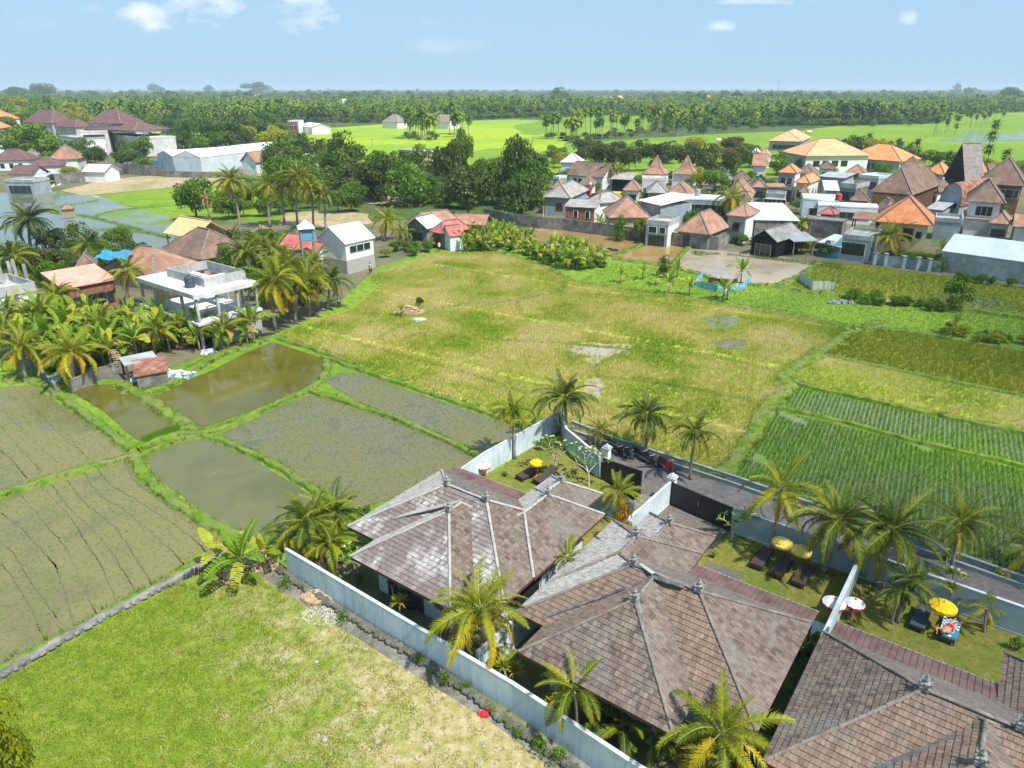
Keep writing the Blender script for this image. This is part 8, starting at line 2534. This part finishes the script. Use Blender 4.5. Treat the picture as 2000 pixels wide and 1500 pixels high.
for i in range(26):
    side = i % 3
    u, w = ((-4.6 + rs.random() * .5, 19.5 + rs.random() * 11), (-16.6 + rs.random() * .5, 19.8 + rs.random() * 12), (-28 + rs.random() * 26, 19.3 + rs.random() * .5))[side]
    p = lot(u, w, .03); hh = rs.uniform(.5, 1.1)
    t = thing('shrub', ['low dark shrub in the shady strip left of the white dividing wall', 'low dark shrub in the gap between the left and middle villas', 'low shrub in the bed behind the pale blue outer wall'][side], 'shrub', p, i, ['shrubs of the shady strip', 'shrubs between the villas', 'shrubs behind the outer wall'][side])
    inst(SHRUB if i % 2 else SHRUB2, 'foliage', t, (0, 0, hh * .5), (0, 0, 0), (.5, .5, hh * .6), [M[rs.choice(('leaf', 'leaf', 'leaf_bright'))]])
    sb = MB(); sb.tube([(0, 0, 0), (.02, 0, hh * .5)], .03, 5); sb.build('stem', M['bark_brown'], t)
for (x, y, s, h, n, mt, lb) in [(782, 1205, 1.1, .9, 1, 'spiky', 'bright yellow spiky plant beside the black tank'), (768, 1175, .7, 1.1, 1, 'croton', 'thin orange leaved plant behind the yellow spiky one'), (995, 1345, 1.05, .8, 2, 'spiky', 'yellow green spiky pair behind the blue wall, left of the middle villa'),
                                (1085, 1415, 1.0, .9, 3, 'spiky', 'yellow spiky cluster at the foot of the upright palm'), (1160, 1445, .8, .5, 1, 'spiky_green', 'green spiky plant by the dark door of the middle villa'),
                                (1855, 1190, 1.0, .7, 3, 'spiky', 'yellow green spiky clump behind the bright yellow parasol'), (1840, 1135, .8, 1.2, 2, 'spiky_green', 'spiky plant on a tall stem at the garden wall'), (1925, 1228, .7, .25, 1, 'spiky', 'light green tuft at the foot of the young palm'),
                                (1465, 1075, .6, .2, 1, 'spiky_green', 'low spiky border plant beside the driveway'), (1700, 1160, .6, .2, 1, 'spiky_green', 'spiky tuft beside the palm at the dividing wall')]:
    spiky(x, y, s, lb, mat=mt, h=h, heads=n)
tree(1212, 1070, 985, 46, 'orange brown croton bush under the feathery palm', mat='croton', name='croton_bush', lowf=.1)
frangipani(1083, 925, 3.0, 'left frangipani with pale flowers in the left garden', flowers=9)
frangipani(1150, 950, 2.9, 'right frangipani with pale branches in front of the black gate', flowers=10)
frangipani(1428, 1055, 2.4, 'round crowned frangipani in front of the right black gate', flowers=3, spread=1.3)
frangipani(1845, 1160, 1.7, 'small frangipani at the back wall of the right garden', flowers=4)
frangipani(700, 1120, 1.9, 'frangipani with yellow flowers hanging over the outer wall', flowers=5)

# ------------------------------------------------------------------ palms across the plain
def fp(x, y, label, group, s=1.0, k=None):
    rr = random.Random(int(x * 7 + y * 31))
    b = at(x, y)
    o = bpy.data.objects.new('coconut_palm', FARPALM[rr.randrange(5) if k is None else k].data)
    C.objects.link(o); o.location = b; o.rotation_euler = (0, 0, rr.random() * 6.28)
    s *= rr.uniform(.75, 1.15); o.scale = (s, s, s)
    tag(o, label, 'palm tree', group)


n_far = 0
for poly, n, s, lb, gr, mp in [
    ([(790, 262), (850, 262), (856, 274), (815, 276), (795, 272)], 18, 1.0, 'coconut palm in the clump standing alone in the lime field', 'palms of the clump in the lime field', 3),
    ([(872, 262), (920, 260), (922, 268), (880, 270)], 7, 1.1, 'coconut palm of the small group right of the clump in the lime field', 'palms right of the clump', 4),
    ([(1064, 268), (1120, 264), (1200, 262), (1290, 252), (1300, 262), (1200, 272), (1130, 276), (1070, 278)], 42, .95, 'coconut palm in the strip of palms crossing the bright fields', 'palms of the strip across the fields', 3),
    ([(1290, 246), (1400, 246), (1500, 242), (1500, 248), (1380, 256), (1300, 262)], 26, 1.0, 'coconut palm at the right continuation of the strip, before the forest', 'palms at the right end of the strip', 3),
    ([(500, 262), (560, 240), (620, 236), (760, 238), (760, 232), (560, 228), (300, 240), (260, 250), (300, 252), (460, 250)], 34, 1.0, 'coconut palm in the front row of the forest behind the lime field', 'palms in the front row, left', 3),
    ([(900, 230), (1000, 227), (1120, 222), (1280, 222), (1280, 217), (1000, 222), (900, 226)], 24, 1.0, 'coconut palm in the front row of the forest, centre', 'palms in the front row, centre', 3),
    ([(1500, 244), (1700, 244), (1840, 238), (1840, 230), (1700, 236), (1500, 238)], 30, 1.0, 'coconut palm in the front row of the forest, right', 'palms in the front row, right', 3),
    ([(1640, 296), (1780, 300), (1790, 308), (1700, 300), (1620, 302)], 12, .5, 'young palm behind the long orange roof', 'young palms behind the orange roofs', 8),
    ([(1780, 320), (1880, 330), (1990, 335), (1985, 345), (1860, 338)], 10, .5, 'young palm between the tall pointed thatch and the fields', 'young palms by the pointed thatch', 10),
]:
    for (x, y) in spread(poly, n, mp, n):
        fp(x, y, lb, gr, s); n_far += 1
for (x, y, s, lb) in [(1822, 268, .8, 'lone palm pair in the right bright field, left one'), (1845, 262, .8, 'lone palm in the right bright field beside the pale patch'), (1862, 268, .7, 'small lone palm right of the pair in the bright field'),
                      (1928, 300, .8, 'dark lone palm near the flooded patches, right'), (1932, 285, .9, 'palm standing at the flooded patches, far right'), (1054, 242, .7, 'tiny lone palm in the upper bright field')]:
    fp(x, y, lb, None, s)

for poly, n, s, lb, gr, mp in [([(1290, 258), (1370, 252), (1500, 250), (1500, 256), (1380, 262), (1300, 270)], 18, .8, 'palm at the ragged near edge of the strip, right part', 'palms at the ragged strip edge', 4),
                               ([(1810, 250), (1900, 240), (1960, 236), (1960, 244), (1850, 262)], 14, .75, 'scattered palm between the right fields and the forest', 'scattered palms at the right fields', 8),
                               ([(560, 246), (700, 238), (900, 236), (900, 240), (700, 244), (580, 256)], 12, .8, 'palm at the ragged back edge of the lime field', 'palms at the back edge of the lime field', 5)]:
    for (x, y) in spread(poly, n, mp, n + 3):
        fp(x, y, lb, gr, s)
grove([(1500, 252), (1640, 248), (1840, 246), (1840, 240), (1640, 242), (1500, 246)], 20, 10, 18, ('leaf_far', 'leaf_bright'), 'bush at the foot of the right forest edge', 'bushes at the right forest edge', 47, 10, 'shrub')
# the forest beyond: too many to tell apart
fr = np.random.default_rng(8)
FE = [(-900, 246), (0, 246), (250, 246), (300, 242), (500, 234), (620, 231), (760, 232), (900, 227), (1000, 223), (1120, 219), (1290, 218), (1300, 240), (1500, 238), (1700, 236), (1835, 230), (1860, 219), (2010, 210), (2900, 208)]
def edge_y(px_):
    return np.interp(px_, [p[0] for p in FE], [p[1] + (9 if p[0] > 450 else 4) for p in FE])
def forest(n, ymin_off, ytop, bias):
    x = fr.uniform(-250, 2250, n)
    e = edge_y(x) - ymin_off
    u = fr.random(n)
    y = ytop + (e - ytop) * u ** bias
    d = math.tan(PITCH)
    v = (y - 750) / FPX
    dz = -math.sin(PITCH) - v * math.cos(PITCH); dy = math.cos(PITCH) - v * math.sin(PITCH)
    t_ = -CAM_H / dz
    return np.stack([(x - 1000) / FPX * t_, dy * t_], 1), t_
P, tt = forest(19000, 1, 181, .8)
def patchy(P):
    x, y = P[:, 0], P[:, 1]
    return np.sin(x / 61 + 1.3 * np.sin(y / 97)) + np.sin(y / 83 + 1.7 * np.sin(x / 140)) + .7 * np.sin(x / 23 + y / 31)
P = P[patchy(P) + fr.uniform(-.6, .6, len(P)) < 1.15]
scatter('palm_forest', P, fr.uniform(.5, 1.0, len(P)) * (1 + .14 * patchy(P + 200)), FARPALM, 'dense coconut palm forest stretching behind the bright rice fields', 'forest', z=0)
P, tt = forest(12000, 3, 180, .9)
P = P[patchy(P) + fr.uniform(-.7, .7, len(P)) > .55]
scatter('broadleaf_woods', P, fr.uniform(3.2, 7.2, len(P)), FARTREE, 'rounded broadleaf trees among the palms of the far forest', 'forest', z=0)
P, tt = forest(16000, 40, 173.3, 1.0)
scatter('distant_woods', P, fr.uniform(3.5, 7.5, len(P)) * np.where(fr.random(len(P)) < .03, 1.7, 1), FARTREE, 'blue hazy woods reaching the horizon', 'forest', z=0)
P, tt = forest(14000, 0, 190, .6)
scatter('forest_undergrowth', P, fr.uniform(1.6, 3.2, len(P)), FARTREE, 'bushes under the palms of the forest', 'forest', z=0)
for (x, y, h, w, lb) in [(90, 196, 36, 60, 'tall dark tree group on the left skyline under the mast'), (40, 196, 30, 60, 'dark tree mass at the far left skyline'), (302, 184, 22, 28, 'lone dark tree standing up on the skyline, left'), (318, 184, 16, 22, 'lower tree right of the lone dark skyline tree'),
                         (411, 184, 20, 28, 'dark round tree on the skyline left of centre'), (502, 186, 26, 66, 'wide dark tree dome on the skyline'), (1090, 206, 34, 44, 'large olive tree dome above the centre forest'), (1012, 204, 20, 20, 'round tree above the forest, centre'),
                         (1866, 186, 22, 20, 'small dark tree on the right skyline'), (1892, 190, 22, 26, 'second dark tree on the right skyline'), (1965, 200, 34, 60, 'large dark tree mass at the right skyline'), (1685, 206, 16, 44, 'light green tree dome in the right forest'),
                         (340, 236, 52, 80, 'bright green spreading tree above the left palm forest'), (680, 206, 28, 44, 'light green tree above the centre left forest'), (615, 214, 26, 12, 'orange flowered tree rising from the left palm forest')]:
    tree(x, y, y - h, w, lb, mat='leaf_far' if 'orange' not in lb and 'light' not in lb and 'bright' not in lb else ('leaf_rust' if 'orange' in lb else 'leaf_bright'), lowf=.1)

# ------------------------------------------------------------------ haze
hzb = MB(); hzb.hexa([(-8500, -200, -1.2), (8500, -200, -1.2), (8500, 15500, -1.2), (-8500, 15500, -1.2)], [(-8500, -200, 62), (8500, -200, 62), (8500, 15500, 62), (-8500, 15500, 62)])
hm, ht, ho = base_mat('haze_air')
pv_ = ht.nodes.new('ShaderNodeVolumePrincipled')
pv_.inputs['Color'].default_value = (.74, .90, 1, 1)
pv_.inputs['Density'].default_value = .00016
pv_.inputs['Anisotropy'].default_value = 0.0
ht.links.new(pv_.outputs[0], ho.inputs['Volume'])
hz_o = hzb.build('haze', hm); hz_o['kind'] = 'stuff'; hz_o['label'] = 'thin blue haze lying over the plain'; hz_o['category'] = 'haze'
# the ground plane lies inside the haze box
bpy.data.objects['ground'].data.transform(Matrix.Diagonal((.92, .95, 1, 1)))

# ------------------------------------------------------------------ unseen cloud above, placed to shade the right fields
cm, ct, co_ = base_mat('shade_cloud')
tb = ct.nodes.new('ShaderNodeBsdfTransparent'); db = ct.nodes.new('ShaderNodeBsdfDiffuse'); db.inputs['Color'].default_value = (.9, .9, .92, 1)
mx_ = ct.nodes.new('ShaderNodeMixShader'); mx_.inputs[0].default_value = .075
ct.links.new(tb.outputs[0], mx_.inputs[1]); ct.links.new(db.outputs[0], mx_.inputs[2]); ct.links.new(mx_.outputs[0], co_.inputs['Surface'])
cb = MB(); cr = random.Random(3)
for gx, gy, rx, ry, n in [(62, 66, 26, 30, 7), (34, 26, 22, 14, 6), (22, 42, 12, 10, 2), (62, 112, 30, 16, 4), (95, 80, 35, 45, 6), (70, 20, 40, 30, 5)]:
    for k in range(n):
        alt = cr.uniform(560, 640)
        c = Vector((gx + cr.uniform(-.5, .5) * rx, gy + cr.uniform(-.5, .5) * ry, 0)) + sd * (alt / sd.z)
        a_, b_, h_ = rx * cr.uniform(.5, .9), ry * cr.uniform(.5, .9), cr.uniform(6, 14)
        nn = 20
        vs = []; fs = []
        for i, (z_, f_) in enumerate(((-1, .3), (-.5, .85), (0, 1), (.5, .8), (1, .3))):
            for j in range(nn):
                t_ = 2 * PI * j / nn; w_ = 1 + .13 * math.sin(3 * t_ + k) + .08 * math.sin(7 * t_ + 2 * k)
                vs.append((c.x + math.cos(t_) * a_ * f_ * w_, c.y + math.sin(t_) * b_ * f_ * w_, c.z + z_ * h_))
        for i in range(4):
            for j in range(nn):
                fs.append((i * nn + j, i * nn + (j + 1) % nn, (i + 1) * nn + (j + 1) % nn, (i + 1) * nn + j))
        fs += [tuple(range(nn - 1, -1, -1)), tuple(range(4 * nn, 5 * nn))]
        cb.add(vs, fs)
stuff(cb.build('cloud', cm), 'thin white cloud out of view, placed to shade the right fields', 'cloud')
